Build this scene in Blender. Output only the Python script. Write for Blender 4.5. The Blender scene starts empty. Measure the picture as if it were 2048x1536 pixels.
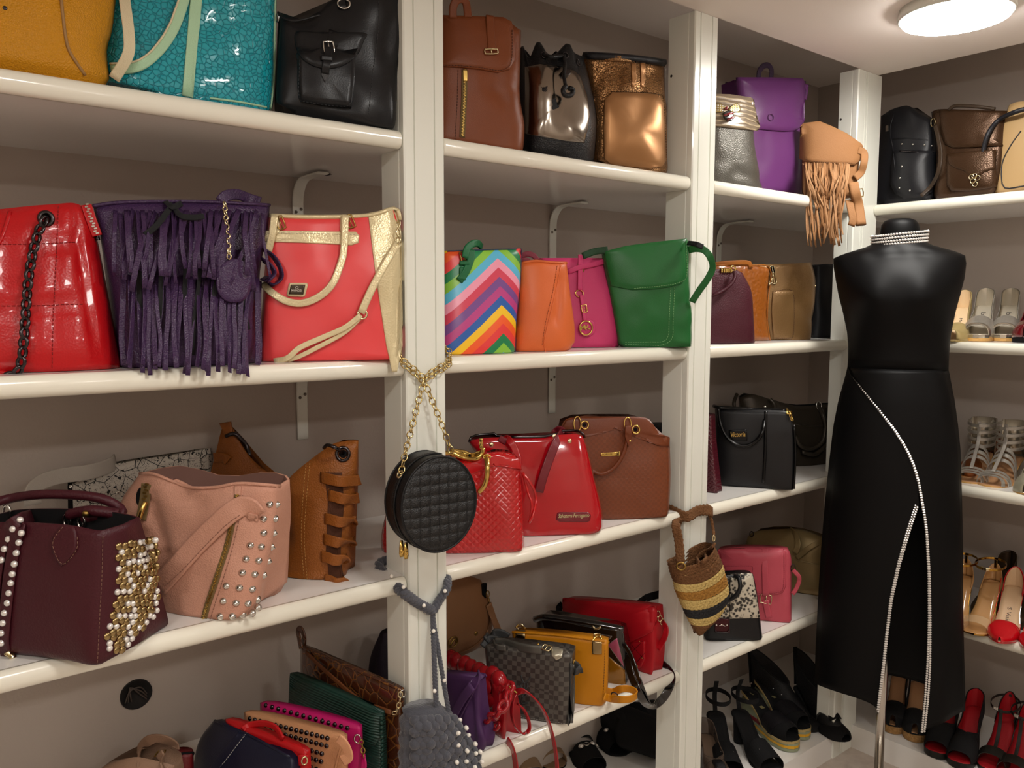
import bpy, math, random
from math import sin, cos, pi, sqrt, radians
from mathutils import Vector as V, Matrix
from mathutils.bvhtree import BVHTree
from mathutils import noise

random.seed(7)
SC = bpy.context.scene
COL = SC.collection

# ------------------------------------------------------------------ camera
FPX, YAW, PIT, ROLL = 1653.65, 0.681841, 0.0914308, 0.0017076
CAM = V((0, -1.3, 1.42))
_F = V((sin(YAW) * cos(PIT), cos(YAW) * cos(PIT), -sin(PIT)))
_r = V((cos(YAW), -sin(YAW), 0))
_u = _r.cross(_F)
_R = _r * cos(ROLL) + _u * sin(ROLL)
_U = -_r * sin(ROLL) + _u * cos(ROLL)
cd = bpy.data.cameras.new('camera')
cam = bpy.data.objects.new('camera', cd)
COL.objects.link(cam)
cam.matrix_world = Matrix(((_R.x, _U.x, -_F.x, CAM.x), (_R.y, _U.y, -_F.y, CAM.y), (_R.z, _U.z, -_F.z, CAM.z), (0, 0, 0, 1)))
cd.sensor_width = 36
cd.lens = FPX / 2048 * 36
cd.clip_start = 0.02
SC.camera = cam

# ------------------------------------------------------------------ world, exposure
W = bpy.data.worlds.new('world')
SC.world = W
W.use_nodes = True
W.node_tree.nodes['Background'].inputs[0].default_value = (1, 0.95, 0.9, 1)
W.node_tree.nodes['Background'].inputs[1].default_value = 0.05
SC.view_settings.view_transform = 'Standard'
SC.view_settings.look = 'None'
SC.view_settings.gamma = 1
SC.view_settings.use_curve_mapping = False
SC.view_settings.exposure = 0.0
LAMP_GLOW = 73.0          # radiance of every ceiling lamp diffuser
LAMP_COL = (1.0, 0.965, 0.91)

# room measures (metres)
WALL_Y, XR, XW, CEIL = 0.44, 2.478, 2.88, 2.122
SHELF_Z = {'A': 1.738, 'B': 1.327, 'C': 0.915, 'D': 0.500, 'E': 0.078}

# ------------------------------------------------------------------ pixel rays
def ray(x, y):
    return _F + _R * ((x - 1024) / FPX) - _U * ((y - 768) / FPX)

def onax(x, y, ax, val):
    d = ray(x, y)
    i = 'xyz'.index(ax)
    return CAM + d * ((val - CAM[i]) / d[i])

def colpt(px, ax, val, z):
    """point at height z on the plane ax=val whose image column is px"""
    n = _R * FPX - _F * (px - 1024)
    if ax == 'y':
        y = val
        x = (-(n.y * (y - CAM.y) + n.z * (z - CAM.z))) / n.x + CAM.x
    else:
        x = val
        y = (-(n.x * (x - CAM.x) + n.z * (z - CAM.z))) / n.y + CAM.y
    return V((x, y, z))

# ------------------------------------------------------------------ materials
def lin(h):
    if isinstance(h, str):
        h = h.lstrip('#')
        c = [int(h[i:i + 2], 16) / 255 for i in (0, 2, 4)]
    else:
        c = [v / 255 for v in h]
    return tuple((v / 12.92 if v <= 0.04045 else ((v + 0.055) / 1.055) ** 2.4) for v in c) + (1,)

MATS = {}

def mat(name, color, rough=0.5, metal=0.0, bump=0.0, scale=400, coat=0.0, pat='noise', color2=None, spec=0.5, emit=0, alpha=1, sheen=0):
    if name in MATS:
        return MATS[name]
    m = bpy.data.materials.new(name)
    m.use_nodes = True
    nt = m.node_tree
    N, L = nt.nodes, nt.links
    b = N['Principled BSDF']
    b.inputs['Base Color'].default_value = lin(color)
    b.inputs['Roughness'].default_value = rough
    b.inputs['Metallic'].default_value = metal
    b.inputs['Coat Weight'].default_value = coat
    b.inputs['Coat Roughness'].default_value = 0.06
    b.inputs['Specular IOR Level'].default_value = spec
    b.inputs['Alpha'].default_value = alpha
    if sheen:
        b.inputs['Sheen Weight'].default_value = sheen
    if emit:
        b.inputs['Emission Color'].default_value = lin(color)
        b.inputs['Emission Strength'].default_value = emit
    tc = N.new('ShaderNodeTexCoord')

    def tex(kind, sc, **kw):
        t = N.new(kind)
        L.new(tc.outputs['Object'], t.inputs['Vector'])
        t.inputs['Scale'].default_value = sc
        for k, v in kw.items():
            setattr(t, k, v)
        return t

    def ramp(src, stops, interp='LINEAR'):
        r = N.new('ShaderNodeValToRGB')
        r.color_ramp.interpolation = interp
        e = r.color_ramp.elements
        while len(e) < len(stops):
            e.new(0.5)
        for el, (p, c) in zip(e, stops):
            el.position = p
            el.color = lin(c)
        L.new(src, r.inputs[0])
        return r
    h = None
    if pat == 'noise' and bump:
        h = tex('ShaderNodeTexNoise', scale).outputs['Fac']
    elif pat == 'grain':
        h = tex('ShaderNodeTexVoronoi', scale).outputs['Distance']
    elif pat == 'scales':
        t = tex('ShaderNodeTexVoronoi', scale, feature='DISTANCE_TO_EDGE')
        h = ramp(t.outputs['Distance'], [(0, '#000000'), (0.12, '#ffffff')]).outputs[0]
        if color2:
            r = ramp(t.outputs['Distance'], [(0, color2), (0.045, color)])
            L.new(r.outputs[0], b.inputs['Base Color'])
    elif pat == 'snake':
        t = tex('ShaderNodeTexVoronoi', scale)
        n = tex('ShaderNodeTexNoise', 14)
        mx = N.new('ShaderNodeMath'); mx.operation = 'MULTIPLY_ADD'
        L.new(t.outputs['Distance'], mx.inputs[0]); mx.inputs[1].default_value = 0.9
        L.new(n.outputs['Fac'], mx.inputs[2])
        r = ramp(mx.outputs[0], [(0.80, color), (1.0, color2)])
        L.new(r.outputs[0], b.inputs['Base Color'])
        h = t.outputs['Distance']
    elif pat == 'weave':
        t = tex('ShaderNodeTexChecker', scale)
        t.inputs['Color1'].default_value = lin(color)
        t.inputs['Color2'].default_value = lin(color2)
        L.new(t.outputs[0], b.inputs['Base Color'])
        h = t.outputs['Fac']
    elif pat == 'bands':
        t = tex('ShaderNodeTexWave', scale, bands_direction='Z')
        t.inputs['Distortion'].default_value = 3
        t.inputs['Detail'].default_value = 3
        r = ramp(t.outputs['Fac'], [(0.72, color), (1.0, color2)])
        L.new(r.outputs[0], b.inputs['Base Color'])
        h = t.outputs['Fac']
    elif pat == 'ribs':
        h = tex('ShaderNodeTexWave', scale, bands_direction='Z', wave_profile='SIN').outputs['Fac']
    elif pat == 'lattice':
        sp = N.new('ShaderNodeSeparateXYZ')
        L.new(tc.outputs['Object'], sp.inputs[0])
        o = []
        for op in ('ADD', 'SUBTRACT'):
            a = N.new('ShaderNodeMath'); a.operation = op
            L.new(sp.outputs['X'], a.inputs[0]); L.new(sp.outputs['Z'], a.inputs[1])
            k = N.new('ShaderNodeMath'); k.operation = 'MULTIPLY'; k.inputs[1].default_value = scale
            L.new(a.outputs[0], k.inputs[0])
            q = N.new('ShaderNodeMath'); q.operation = 'SINE'
            L.new(k.outputs[0], q.inputs[0])
            r = N.new('ShaderNodeMath'); r.operation = 'ABSOLUTE'
            L.new(q.outputs[0], r.inputs[0])
            o.append(r.outputs[0])
        mm = N.new('ShaderNodeMath'); mm.operation = 'MINIMUM'
        L.new(o[0], mm.inputs[0]); L.new(o[1], mm.inputs[1])
        h = mm.outputs[0]
    elif pat == 'embossed':
        h = tex('ShaderNodeTexVoronoi', scale, feature='SMOOTH_F1').outputs['Distance']
    elif pat == 'comic':
        t = tex('ShaderNodeTexVoronoi', 30, feature='DISTANCE_TO_EDGE')
        n = tex('ShaderNodeTexNoise', 95)
        n.inputs['Detail'].default_value = 1
        n.inputs['Distortion'].default_value = 1.5
        r1 = ramp(t.outputs['Distance'], [(0.012, '#101010'), (0.02, '#ffffff')])
        r2 = ramp(n.outputs['Fac'], [(0.36, '#101010'), (0.38, '#ffffff'), (0.49, '#ffffff'), (0.495, '#101010'), (0.51, '#101010'), (0.515, '#ffffff')])
        mx = N.new('ShaderNodeMixRGB'); mx.blend_type = 'DARKEN'; mx.inputs[0].default_value = 1
        L.new(r1.outputs[0], mx.inputs[1]); L.new(r2.outputs[0], mx.inputs[2])
        m2 = N.new('ShaderNodeMixRGB'); m2.blend_type = 'MULTIPLY'; m2.inputs[0].default_value = 1
        L.new(mx.outputs[0], m2.inputs[1]); m2.inputs[2].default_value = lin(color)
        L.new(m2.outputs[0], b.inputs['Base Color'])
    elif pat == 'glitter':
        t = tex('ShaderNodeTexVoronoi', scale)
        h = t.outputs['Color']
        r = ramp(t.outputs['Distance'], [(0.1, color2 or color), (0.5, color)])
        L.new(r.outputs[0], b.inputs['Base Color'])
    elif pat == 'mottle':
        n = tex('ShaderNodeTexNoise', scale)
        n.inputs['Detail'].default_value = 6
        r = ramp(n.outputs['Fac'], [(0.35, color), (0.65, color2 or color)])
        L.new(r.outputs[0], b.inputs['Base Color'])
        h = n.outputs['Fac']
    if h is not None and bump:
        bp = N.new('ShaderNodeBump')
        bp.inputs['Strength'].default_value = bump
        bp.inputs['Distance'].default_value = 0.002
        L.new(h, bp.inputs['Height'])
        L.new(bp.outputs[0], b.inputs['Normal'])
    MATS[name] = m
    return m

def leather(name, color, rough=0.42, bump=0.25, scale=700, **k):
    k.setdefault('pat', 'grain')
    k.setdefault('spec', .32)
    return mat(name, color, rough=rough, bump=bump, scale=scale, **k)

GOLD = mat('gold metal', '#d9b768', 0.22, 1.0)
PALEGOLD = mat('pale gold metal', '#d8c9a0', 0.25, 1.0)
SILVER = mat('silver metal', '#d6d4cf', 0.18, 1.0)
BRASS = mat('antique brass', '#9c7f45', 0.35, 1.0)
GUN = mat('gunmetal', '#4a4648', 0.22, 1.0)
DARK = mat('dark lining', '#0c0a0b', 0.9, spec=.2)
CRYSTAL = mat('crystal', '#f0ede8', 0.1, 0.45, spec=1.0)
PEARL = mat('pearl', '#efeae0', 0.2, 0.0, coat=0.6)
WHITE = mat('white laminate', '#f0ede8', 0.22, bump=0.03, scale=60, coat=0.35)
PVC = mat('white plastic profile', '#e6e7dd', 0.25, coat=0.3)
NOSE = mat('cream plastic nosing', '#efebdc', 0.22, coat=0.4)
PAINT = mat('off white wall paint', '#b6aaa0', 0.75, bump=0.15, scale=180)
CEILP = mat('white ceiling paint', '#f0e6de', 0.7, bump=0.12, scale=220)
TILE = mat('beige floor tile', '#cdbfb2', 0.35, bump=0.05, scale=30, pat='mottle', color2='#bfb0a4')

# ------------------------------------------------------------------ mesh helpers
def mk(name, vs, fs, m, parent=None, smooth=True, mi=None, kind=None, label=None):
    me = bpy.data.meshes.new(name)
    me.from_pydata([tuple(v) for v in vs], [], fs)
    for mm in (m if isinstance(m, (list, tuple)) else [m]):
        me.materials.append(mm)
    if smooth:
        me.polygons.foreach_set('use_smooth', [True] * len(me.polygons))
    if mi:
        me.polygons.foreach_set('material_index', mi)
    me.update()
    o = bpy.data.objects.new(name, me)
    COL.objects.link(o)
    if parent:
        o.parent = parent
    if kind:
        o['kind'] = kind
    if label:
        o['label'] = label
    return o

def tag(o, label, cat, group=None):
    o['label'] = label
    o['category'] = cat
    if group:
        o['group'] = group
    return o

class MB:
    """collects geometry for one mesh"""
    def __init__(s):
        s.v, s.f, s.mi = [], [], []
    def add(s, vs, fs, mi=0):
        n = len(s.v)
        s.v += [V(v) for v in vs]
        s.f += [tuple(i + n for i in f) for f in fs]
        s.mi += [mi] * len(fs)
        return s
    def box(s, a, b, mi=0):
        (x0, y0, z0), (x1, y1, z1) = a, b
        vs = [(x0, y0, z0), (x1, y0, z0), (x1, y1, z0), (x0, y1, z0), (x0, y0, z1), (x1, y0, z1), (x1, y1, z1), (x0, y1, z1)]
        return s.add(vs, [(0, 3, 2, 1), (4, 5, 6, 7), (0, 1, 5, 4), (1, 2, 6, 5), (2, 3, 7, 6), (3, 0, 4, 7)], mi)
    def obj(s, name, m, parent=None, smooth=True, **k):
        return mk(name, s.v, s.f, m, parent, smooth, s.mi, **k)

def loft(rings, closed=True, cap0=True, cap1=True):
    n = len(rings[0])
    vs, fs = [], []
    for r in rings:
        vs += list(r)
    for i in range(len(rings) - 1):
        for j in range(n if closed else n - 1):
            a, b = i * n + j, i * n + (j + 1) % n
            fs.append((a, b, b + n, a + n))
    if closed and cap0:
        fs.append(tuple(range(n - 1, -1, -1)))
    if closed and cap1:
        k = (len(rings) - 1) * n
        fs.append(tuple(range(k, k + n)))
    return vs, fs

def catmull(pts, n, closed=False):
    pts = [V(p) for p in pts]
    if len(pts) == 2 and not closed:
        return [pts[0].lerp(pts[1], i / (n - 1)) for i in range(n)]
    m = len(pts)
    seg = m if closed else m - 1
    dense = []
    for i in range(seg):
        if closed:
            p0, p1, p2, p3 = pts[(i - 1) % m], pts[i], pts[(i + 1) % m], pts[(i + 2) % m]
        else:
            p1, p2 = pts[i], pts[i + 1]
            p0 = pts[i - 1] if i else p1 * 2 - p2
            p3 = pts[i + 2] if i + 2 < m else p2 * 2 - p1
        for k in range(12):
            t = k / 12
            dense.append(0.5 * (2 * p1 + (p2 - p0) * t + (2 * p0 - 5 * p1 + 4 * p2 - p3) * t * t + (3 * p1 - p0 - 3 * p2 + p3) * t ** 3))
    dense.append(pts[0] if closed else pts[-1])
    return resample(dense, n + (1 if closed else 0))[:n]

def resample(pts, n):
    d = [0]
    for a, b in zip(pts, pts[1:]):
        d.append(d[-1] + (b - a).length)
    tot = d[-1] or 1e-9
    out, j = [], 0
    for i in range(n):
        t = tot * i / (n - 1)
        while j < len(d) - 2 and d[j + 1] < t:
            j += 1
        w = (t - d[j]) / max(d[j + 1] - d[j], 1e-9)
        out.append(pts[j].lerp(pts[j + 1], min(max(w, 0), 1)))
    return out

def plen(pts):
    return sum((b - a).length for a, b in zip(pts, pts[1:]))

def sweep(path, section, normal=V((0, -1, 0)), normals=None, closed=False, scale=None):
    """section: list of (a,b): a across the ribbon, b along the normal"""
    n = len(path)
    rings = []
    pn = None
    for i in range(n):
        a = path[i - 1] if (i or closed) else path[i]
        b = path[(i + 1) % n] if (i < n - 1 or closed) else path[i]
        t = (b - a)
        t = t.normalized() if t.length > 1e-9 else V((0, 0, 1))
        nn = normals[i] if normals else normal
        side = t.cross(nn)
        if side.length < 1e-3:
            side = pn if pn else t.orthogonal()
        side = side.normalized()
        if pn and side.dot(pn) < -0.2 and not normals:
            side = -side
        pn = side
        up = side.cross(t).normalized()
        k = scale[i] if scale else 1
        rings.append([path[i] + side * (p * k) + up * (q * k) for p, q in section])
    if closed:
        rings.append(rings[0])
    return loft(rings, True, not closed, not closed)

def circ(r, n=8):
    return [(r * cos(2 * pi * i / n), r * sin(2 * pi * i / n)) for i in range(n)]

def rect(w, t):
    h, t = w / 2, t * .6
    e = min(t * 0.7, w * 0.12)
    i = min(e * 2.2, w * .3)
    return [(-h, t * .3), (-h + e, t), (-h + i, t), (h - i, t), (h - e, t), (h, t * .3), (h, -t * .3), (h - e, -t), (h - i, -t), (-h + i, -t), (-h + e, -t), (-h, -t * .3)]

def torus(c, ax, up, rx, ry, r, n=16, k=7):
    """elliptic wire ring in the plane spanned by ax, up"""
    path = [c + ax * (rx * cos(2 * pi * i / n)) + up * (ry * sin(2 * pi * i / n)) for i in range(n)]
    nn = ax.cross(up).normalized()
    return sweep(path, circ(r, k), nn, closed=True)

def rectring(c, ax, up, w, h, r, k=6):
    p = [(-1, -1), (0, -1.0), (1, -1), (1, 0), (1, 1), (0, 1.0), (-1, 1), (-1, 0)]
    path = []
    for x, y in p:
        e = 0.93 if abs(x) == 1 and abs(y) == 1 else 1
        path.append(c + ax * (x * w / 2 * e) + up * (y * h / 2 * e))
    return sweep(path, circ(r, k), ax.cross(up).normalized(), closed=True)

def dome(r, h, n=12, cone=False):
    vs, fs = [], []
    rr = [1, 1, .55, 0.12] if cone else [1, 1, .9, .62, .25]
    zz = [-.3, .12, .55, 1] if cone else [-.3, .15, .6, .9, 1]
    rings = [[V((r * a * cos(2 * pi * i / n), r * a * sin(2 * pi * i / n), h * z)) for i in range(n)] for a, z in zip(rr, zz)]
    return loft(rings)

_shared = {}

def shared(key, geo, m, smooth=True):
    if key not in _shared:
        me = bpy.data.meshes.new(key)
        me.from_pydata([tuple(v) for v in geo[0]], [], geo[1])
        for mm in (m if isinstance(m, (list, tuple)) else [m]):
            me.materials.append(mm)
        if smooth:
            me.polygons.foreach_set('use_smooth', [True] * len(me.polygons))
        me.update()
        _shared[key] = me
    return _shared[key]

def inst(name, me, parent, M):
    o = bpy.data.objects.new(name, me)
    COL.objects.link(o)
    o.parent = parent
    o.matrix_local = M
    return o

def basis(loc, x, y, z):
    return Matrix(((x.x, y.x, z.x, loc.x), (x.y, y.y, z.y, loc.y), (x.z, y.z, z.z, loc.z), (0, 0, 0, 1)))

def nbasis(loc, n, roll=0):
    n = n.normalized()
    x = V((0, 0, 1)).cross(n)
    x = x.normalized() if x.length > 1e-3 else V((1, 0, 0))
    y = n.cross(x)
    c, s = cos(roll), sin(roll)
    return basis(loc, x * c + y * s, y * c - x * s, n)

# ------------------------------------------------------------------ a thing with its own frame
class T:
    """a thing standing on a shelf; local x runs along its front, y into depth, z up"""
    def __init__(s, name, label, cat, z, a, b, lean=0.0, group=None, roll=0.0):
        def pt(q):
            if q[1] == 'z':                      # (px, 'z', py): foot seen at this pixel
                return onax(q[0], q[2], 'z', z)
            if q[1] == 'Z':                      # (px, 'Z', py, height): seen at this height, foot plumb below
                p = onax(q[0], q[2], 'z', q[3]); p.z = z
                return p
            return colpt(q[0], q[1], q[2], z)
        p0, p1 = pt(a), pt(b)
        o = (p0 + p1) / 2
        ux = (p1 - p0); s.width = ux.length; ux.normalize()
        uz = V((0, 0, 1))
        uy = uz.cross(ux).normalized()
        if lean:
            uz2 = uz * cos(lean) + uy * sin(lean)
            uy = uy * cos(lean) - uz * sin(lean)
            uz = uz2
        s.e = bpy.data.objects.new(name, None)
        s.e.empty_display_size = 0.05
        COL.objects.link(s.e)
        s.M = basis(o, ux, uy, uz)
        s.e.matrix_world = s.M
        s.Mi = s.M.inverted()
        s.C = s.Mi @ CAM
        s.R3 = s.Mi.to_3x3()
        s.bvh = []
        s.cen = None
        s.z = z
        s.name = name
        tag(s.e, label, cat, group)
    def at(s, px, py, w=0.0):
        """local point where this pixel's ray meets the plane w in front of the base plane"""
        d = s.R3 @ ray(px, py)
        k = (-w - s.C.y) / d.y
        return s.C + d * k
    def foot(s):
        """pixels of the two ends of the base line"""
        out = []
        for u in (-.5, .5):
            d = s.M @ V((u * s.width, 0, 0)) - CAM
            z = d.dot(_F)
            out.append((1024 + FPX * d.dot(_R) / z, 768 - FPX * d.dot(_U) / z))
        return out
    def hit(s, px, py, off=0.0, w=None, nrm=False):
        d = (s.R3 @ ray(px, py)).normalized()
        best = s.cast(d)
        if w is not None or best is None:
            # free pieces: w metres in front of the nearest piece of surface
            if best is None:
                for k in range(1, 15):
                    f = k / 16
                    best = s.cast((s.R3 @ ray(px + (s.cen0(0) - px) * f, py + (s.cen0(1) - py) * f)).normalized())
                    if best:
                        break
            p, n = s.at(px, py, (w or 0.0) - (best[0].y if best else 0.0)), V((0, -1, 0))
        else:
            p, n = best[0], best[1]
            if n.dot(d) > 0:
                n = -n
            # keep grazing normals from throwing details sideways
            n = (n + V((0, -1, 0)) * 0.25).normalized()
        p = p + n * off
        return (p, n) if nrm else p
    def cen0(s, i):
        if s.cen is None:
            a, b = s.foot()
            return ((a[0] + b[0]) / 2, (a[1] + b[1]) / 2 - 80)[i]
        return s.cen[i]
    def cast(s, d):
        best = None
        for t in s.bvh:
            h = t.ray_cast(s.C, d)
            if h[0] is not None and (best is None or h[3] < best[3]):
                best = h
        return best
    def pxm(s, px, py, d):
        """metres covered by d pixels around this pixel"""
        p = s.hit(px, py)
        return d * (p - s.C).length / FPX
    def reg(s, vs, fs):
        s.bvh.append(BVHTree.FromPolygons([tuple(v) for v in vs], fs))

    # ---- main volume
    def body(s, bot, right, top, left, db, dt, m, n=5, bulge=0.0, rows=16, nf=30, nb=10, open=True, inner=None, amp=0.003,
             nsc=9, creases=(), rb=0.012, sl=0.5, k=1.0, name='body', parent=None, w0=0.0, wall=0.004, deep=0.10, smooth_edges=True, reg=True):
        P = lambda l: [V((x, y, 0)) for x, y in l]
        if reg:
            q = list(bot) + list(top)
            s.cen = (sum(p[0] for p in q) / len(q), sum(p[1] for p in q) / len(q))
        # when an edge is given with just corners it is a straight line
        B = resample(P(bot), 41) if len(bot) < 3 or not smooth_edges else catmull(P(bot), 41)
        Tt = resample(P(top), 41) if len(top) < 3 or not smooth_edges else catmull(P(top), 41)
        Rr = P([bot[-1]] + list(right) + [top[-1]])
        Ll = P([bot[0]] + list(left) + [top[0]])
        Rr = catmull(Rr, 41) if len(Rr) > 2 else resample(Rr, 41)
        Ll = catmull(Ll, 41) if len(Ll) > 2 else resample(Ll, 41)
        def smp(l, t):
            f = min(max(t, 0), 1) * 40
            i = min(int(f), 39)
            return l[i].lerp(l[i + 1], f - i)
        def coons(t, q):
            return (smp(B, t) * (1 - q) + smp(Tt, t) * q + smp(Ll, q) * (1 - t) + smp(Rr, q) * t
                    - (B[0] * (1 - t) * (1 - q) + B[40] * t * (1 - q) + Tt[0] * (1 - t) * q + Tt[40] * t * q))
        H = max((s.at(*coons(.5, 1).xy) - s.at(*coons(.5, 0).xy)).length, 0.02)
        qs = [0.0, 0.0, min(rb * .35 / H, .05), min(rb / H, .12)]
        q0 = qs[-1]
        qs += [q0 + (1 - q0) * i / rows for i in range(1, rows + 1)]
        ins = [1.0, .42, .1] + [0] * 40
        ts = []
        for i in range(nf + 1):
            f = i / nf
            ts.append(0.55 * f + 0.45 * (0.5 - 0.5 * cos(pi * f)))
        tb = [0.5 - 0.5 * cos(pi * (nb - i) / nb) for i in range(1, nb)]
        rings = []
        seed = random.random() * 50
        for ri, q in enumerate(qs):
            D = db + (dt - db) * (q ** k)
            yf = (db - D) * sl - w0
            ym = yf + D / 2
            ring = []
            for side, tl in ((1, ts), (-1, tb)):
                for t in tl:
                    c = coons(t, q)
                    e = max(0.0, 1 - abs(2 * t - 1) ** n) ** (1 / n)
                    p = s.at(c.x, c.y, -(yf if n >= 8 else ym - D / 2 * e))
                    p.y = ym - side * D / 2 * e
                    if side > 0:
                        g = e * sin(pi * min(1, q * 1.02 + .0)) ** .6 * (4 * t * (1 - t)) ** .5 if 0 < q < 1 else 0
                        p.y -= bulge * g
                        if amp:
                            p.y += amp * 2 * (noise.noise(V((p.x * nsc + seed, seed, p.z * nsc))) + .5 * noise.noise(V((p.x * nsc * 2.3, seed, p.z * nsc * 2.3 + seed)))) * e
                        for (x0, y0, x1, y1, dep, wd) in creases:
                            ab = V((x1 - x0, y1 - y0)); ap = V((c.x - x0, c.y - y0))
                            h = min(max(ap.dot(ab) / max(ab.dot(ab), 1e-6), 0), 1)
                            dd = (ap - ab * h).length / wd
                            if dd < 3:
                                p.y += dep * math.exp(-dd * dd)
                    else:
                        p.y += bulge * .5 * e * (sin(pi * q) if q < 1 else 0)
                    p.z = max(p.z, 0.0008)
                    ring.append(p)
            if ins[ri]:
                cx = sum((p.x for p in ring)) / len(ring)
                for p in ring:
                    wv = V((cx - p.x, ym - p.y, 0))
                    ln = wv.length
                    if ln > 1e-6:
                        p += wv * (min(rb * ins[ri], ln * .6) / ln)
            if ri == 0:
                for p in ring:
                    p.z = min(p.z, 0.0008) if p.z < .02 else p.z
            rings.append(ring)
        nr = len(rings)
        if open:
            last = rings[-1]
            cx = sum(p.x for p in last) / len(last)
            cy = sum(p.y for p in last) / len(last)
            def inset(p, d):
                wv = V((cx - p.x, cy - p.y, 0)); ln = wv.length
                return p + wv * (min(d, ln * .45) / max(ln, 1e-6))
            rings.append([inset(p, wall) for p in last])
            rings.append([inset(p, wall * 1.6) - V((0, 0, deep)) for p in last])
        vs, fs = loft(rings)
        m_in = inner or DARK
        nn = len(rings[0])
        mi = [0] * len(fs)
        if open:
            for i in range((nr) * nn, (nr + 1) * nn):
                mi[i] = 1
            mi[-1] = 1
        o = mk(name, vs, fs, [m, m_in], parent or s.e, True, mi)
        if reg:
            s.reg(vs, fs)
        return o

    # ---- sheets lying on the surface
    def panel(s, pts, m, name='panel', th=0.003, parent=None, smooth=True, w=None, off=0.0, puff=0.0, reg=True, label=None, dens=6, rings=None, flat=False):
        P = [V((x, y, 0)) for x, y in pts]
        per = plen(P + [P[0]])
        n = max(12, min(72, int(per / dens)))
        if smooth:
            O = catmull(P, n, True)
        else:
            O = []
            for a, b in zip(P, P[1:] + [P[0]]):
                kk = max(1, round((b - a).length / per * n))
                O += [a.lerp(b, i / kk) for i in range(kk)]
        n = len(O)
        c = sum(O, V((0, 0, 0))) / n
        fr = rings or [(1, -.0015), (1, .55), (.975, 1), (.8, 1), (.55, 1), (.25, 1)]
        base_n = None
        R = []
        if flat:
            pc, base_n = s.hit(c.x, c.y, w=w, nrm=True)
        for f, t in fr:
            ring = []
            for q in O:
                x = c + (q - c) * f
                p, nn = s.hit(x.x, x.y, w=w, nrm=True)
                if flat:
                    # keep the sheet a flat plate through its centre
                    d = (s.R3 @ ray(x.x, x.y)).normalized()
                    kk = (pc - s.C).dot(base_n) / d.dot(base_n)
                    p, nn = s.C + d * kk, base_n
                h = (t if t < 0 else t * th) + off
                if puff and t > 0:
                    h += puff * (1 - f * f)
                ring.append(p + nn * h)
            R.append(ring)
        vs, fs = loft(R, True, True, True)
        o = mk(name, vs, fs, m, parent or s.e, True, label=label)
        if reg:
            s.reg(vs, fs)
        return o

    def path(s, pts, n, off=0.0):
        """pts: (px,py) on the surface or (px,py,w) on plane w"""
        out = []
        loc = [s.Mi @ onax(p[0], p[1], p[2], p[3]) if len(p) == 4 else s.hit(p[0], p[1], off) if len(p) == 2 else s.hit(p[0], p[1], w=p[2]) for p in pts]
        return catmull(loc, n)

    def strap(s, pts, width, m, name='strap', th=0.0022, n=None, parent=None, off=0.002, normal=None, edge=False, reg=False, label=None, normals=None, kind=None, stand=False):
        n = n or max(8, len(pts) * 5)
        pa = s.path(pts, n, off)
        nr = normal or V((0, -1, 0))
        if stand:                                 # ribbon lying on its edge on the shelf
            normals = []
            for i in range(n):
                tt = pa[min(i + 1, n - 1)] - pa[max(i - 1, 0)]
                q = tt.cross(V((0, 0, 1)))
                q = q.normalized() if q.length > 1e-6 else V((0, -1, 0))
                if normals and q.dot(normals[-1]) < 0:
                    q = -q
                normals.append(q)
        if edge:                                  # ribbon standing on edge: its broad side faces sideways
            nr = None
        if edge:
            nl = []
            for i in range(n):
                t = (pa[min(i + 1, n - 1)] - pa[max(i - 1, 0)]).normalized()
                q = t.cross(V((0, 1, 0)))
                nl.append(q.normalized() if q.length > 1e-4 else V((1, 0, 0)))
            vs, fs = sweep(pa, rect(width, th), normals=nl)
        else:
            vs, fs = sweep(pa, rect(width, th), nr, normals)
        o = mk(name, vs, fs, m, parent or s.e, True, label=label, kind=kind)
        if reg:
            s.reg(vs, fs)
        return o

    def tube(s, pts, r, m, name='handle', n=None, parent=None, off=0.0, label=None, seg=9, closed=False):
        n = n or max(10, len(pts) * 6)
        pa = s.path(pts, n, off)
        vs, fs = sweep(pa, circ(r, seg), V((0, -1, 0)), closed=closed)
        return mk(name, vs, fs, m, parent or s.e, True, label=label)

    def stitch(s, pts, m, step=0.006, r=0.0006, off=0.0008, parent=None, closed=False, smooth=True):
        q = [V((x, y, 0)) for x, y in pts]
        if closed:
            q = q + [q[0]]
        nn = max(6, int(plen(q) / 5))
        q = catmull(q, nn) if smooth and len(q) > 2 else resample(q, nn)
        pa = [s.hit(p.x, p.y, off) for p in q]
        L = plen(pa)
        k = max(4, int(L / step))
        pa = resample(pa, k * 3)
        mb = MB()
        for i in range(k):
            a, b = pa[i * 3], pa[min(i * 3 + 2, len(pa) - 1)]
            if (a - b).length < 1e-5 or (a - b).length > .05:
                continue
            mb.add(*sweep([a, b], circ(r, 4)))
        return mb.obj('stitching', m, parent or s.e, kind='stuff')

    def seam(s, pts, m, r=0.0018, name='piping', off=0.0, parent=None, smooth=True, closed=False):
        q = [V((x, y, 0)) for x, y in pts]
        if closed:
            q.append(q[0])
        nn = max(8, int(plen(q) / 9))
        q = catmull(q, nn) if smooth and len(q) > 2 else resample(q, nn)
        pa = [s.hit(p.x, p.y, off) for p in q]
        return mk(name, *sweep(pa, circ(r, 6)), m, parent or s.e)

    def stud(s, px, py, r, m, h=None, cone=False, name='stud', parent=None, key=None, off=0.0):
        p, nn = s.hit(px, py, off, nrm=True)
        h = h or r * .8
        me = shared('%s_%s_%.4f_%.4f_%d' % (name, m.name, r, h, cone), dome(r, h, 12, cone), m)
        return inst(name, me, parent or s.e, nbasis(p, nn))

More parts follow.
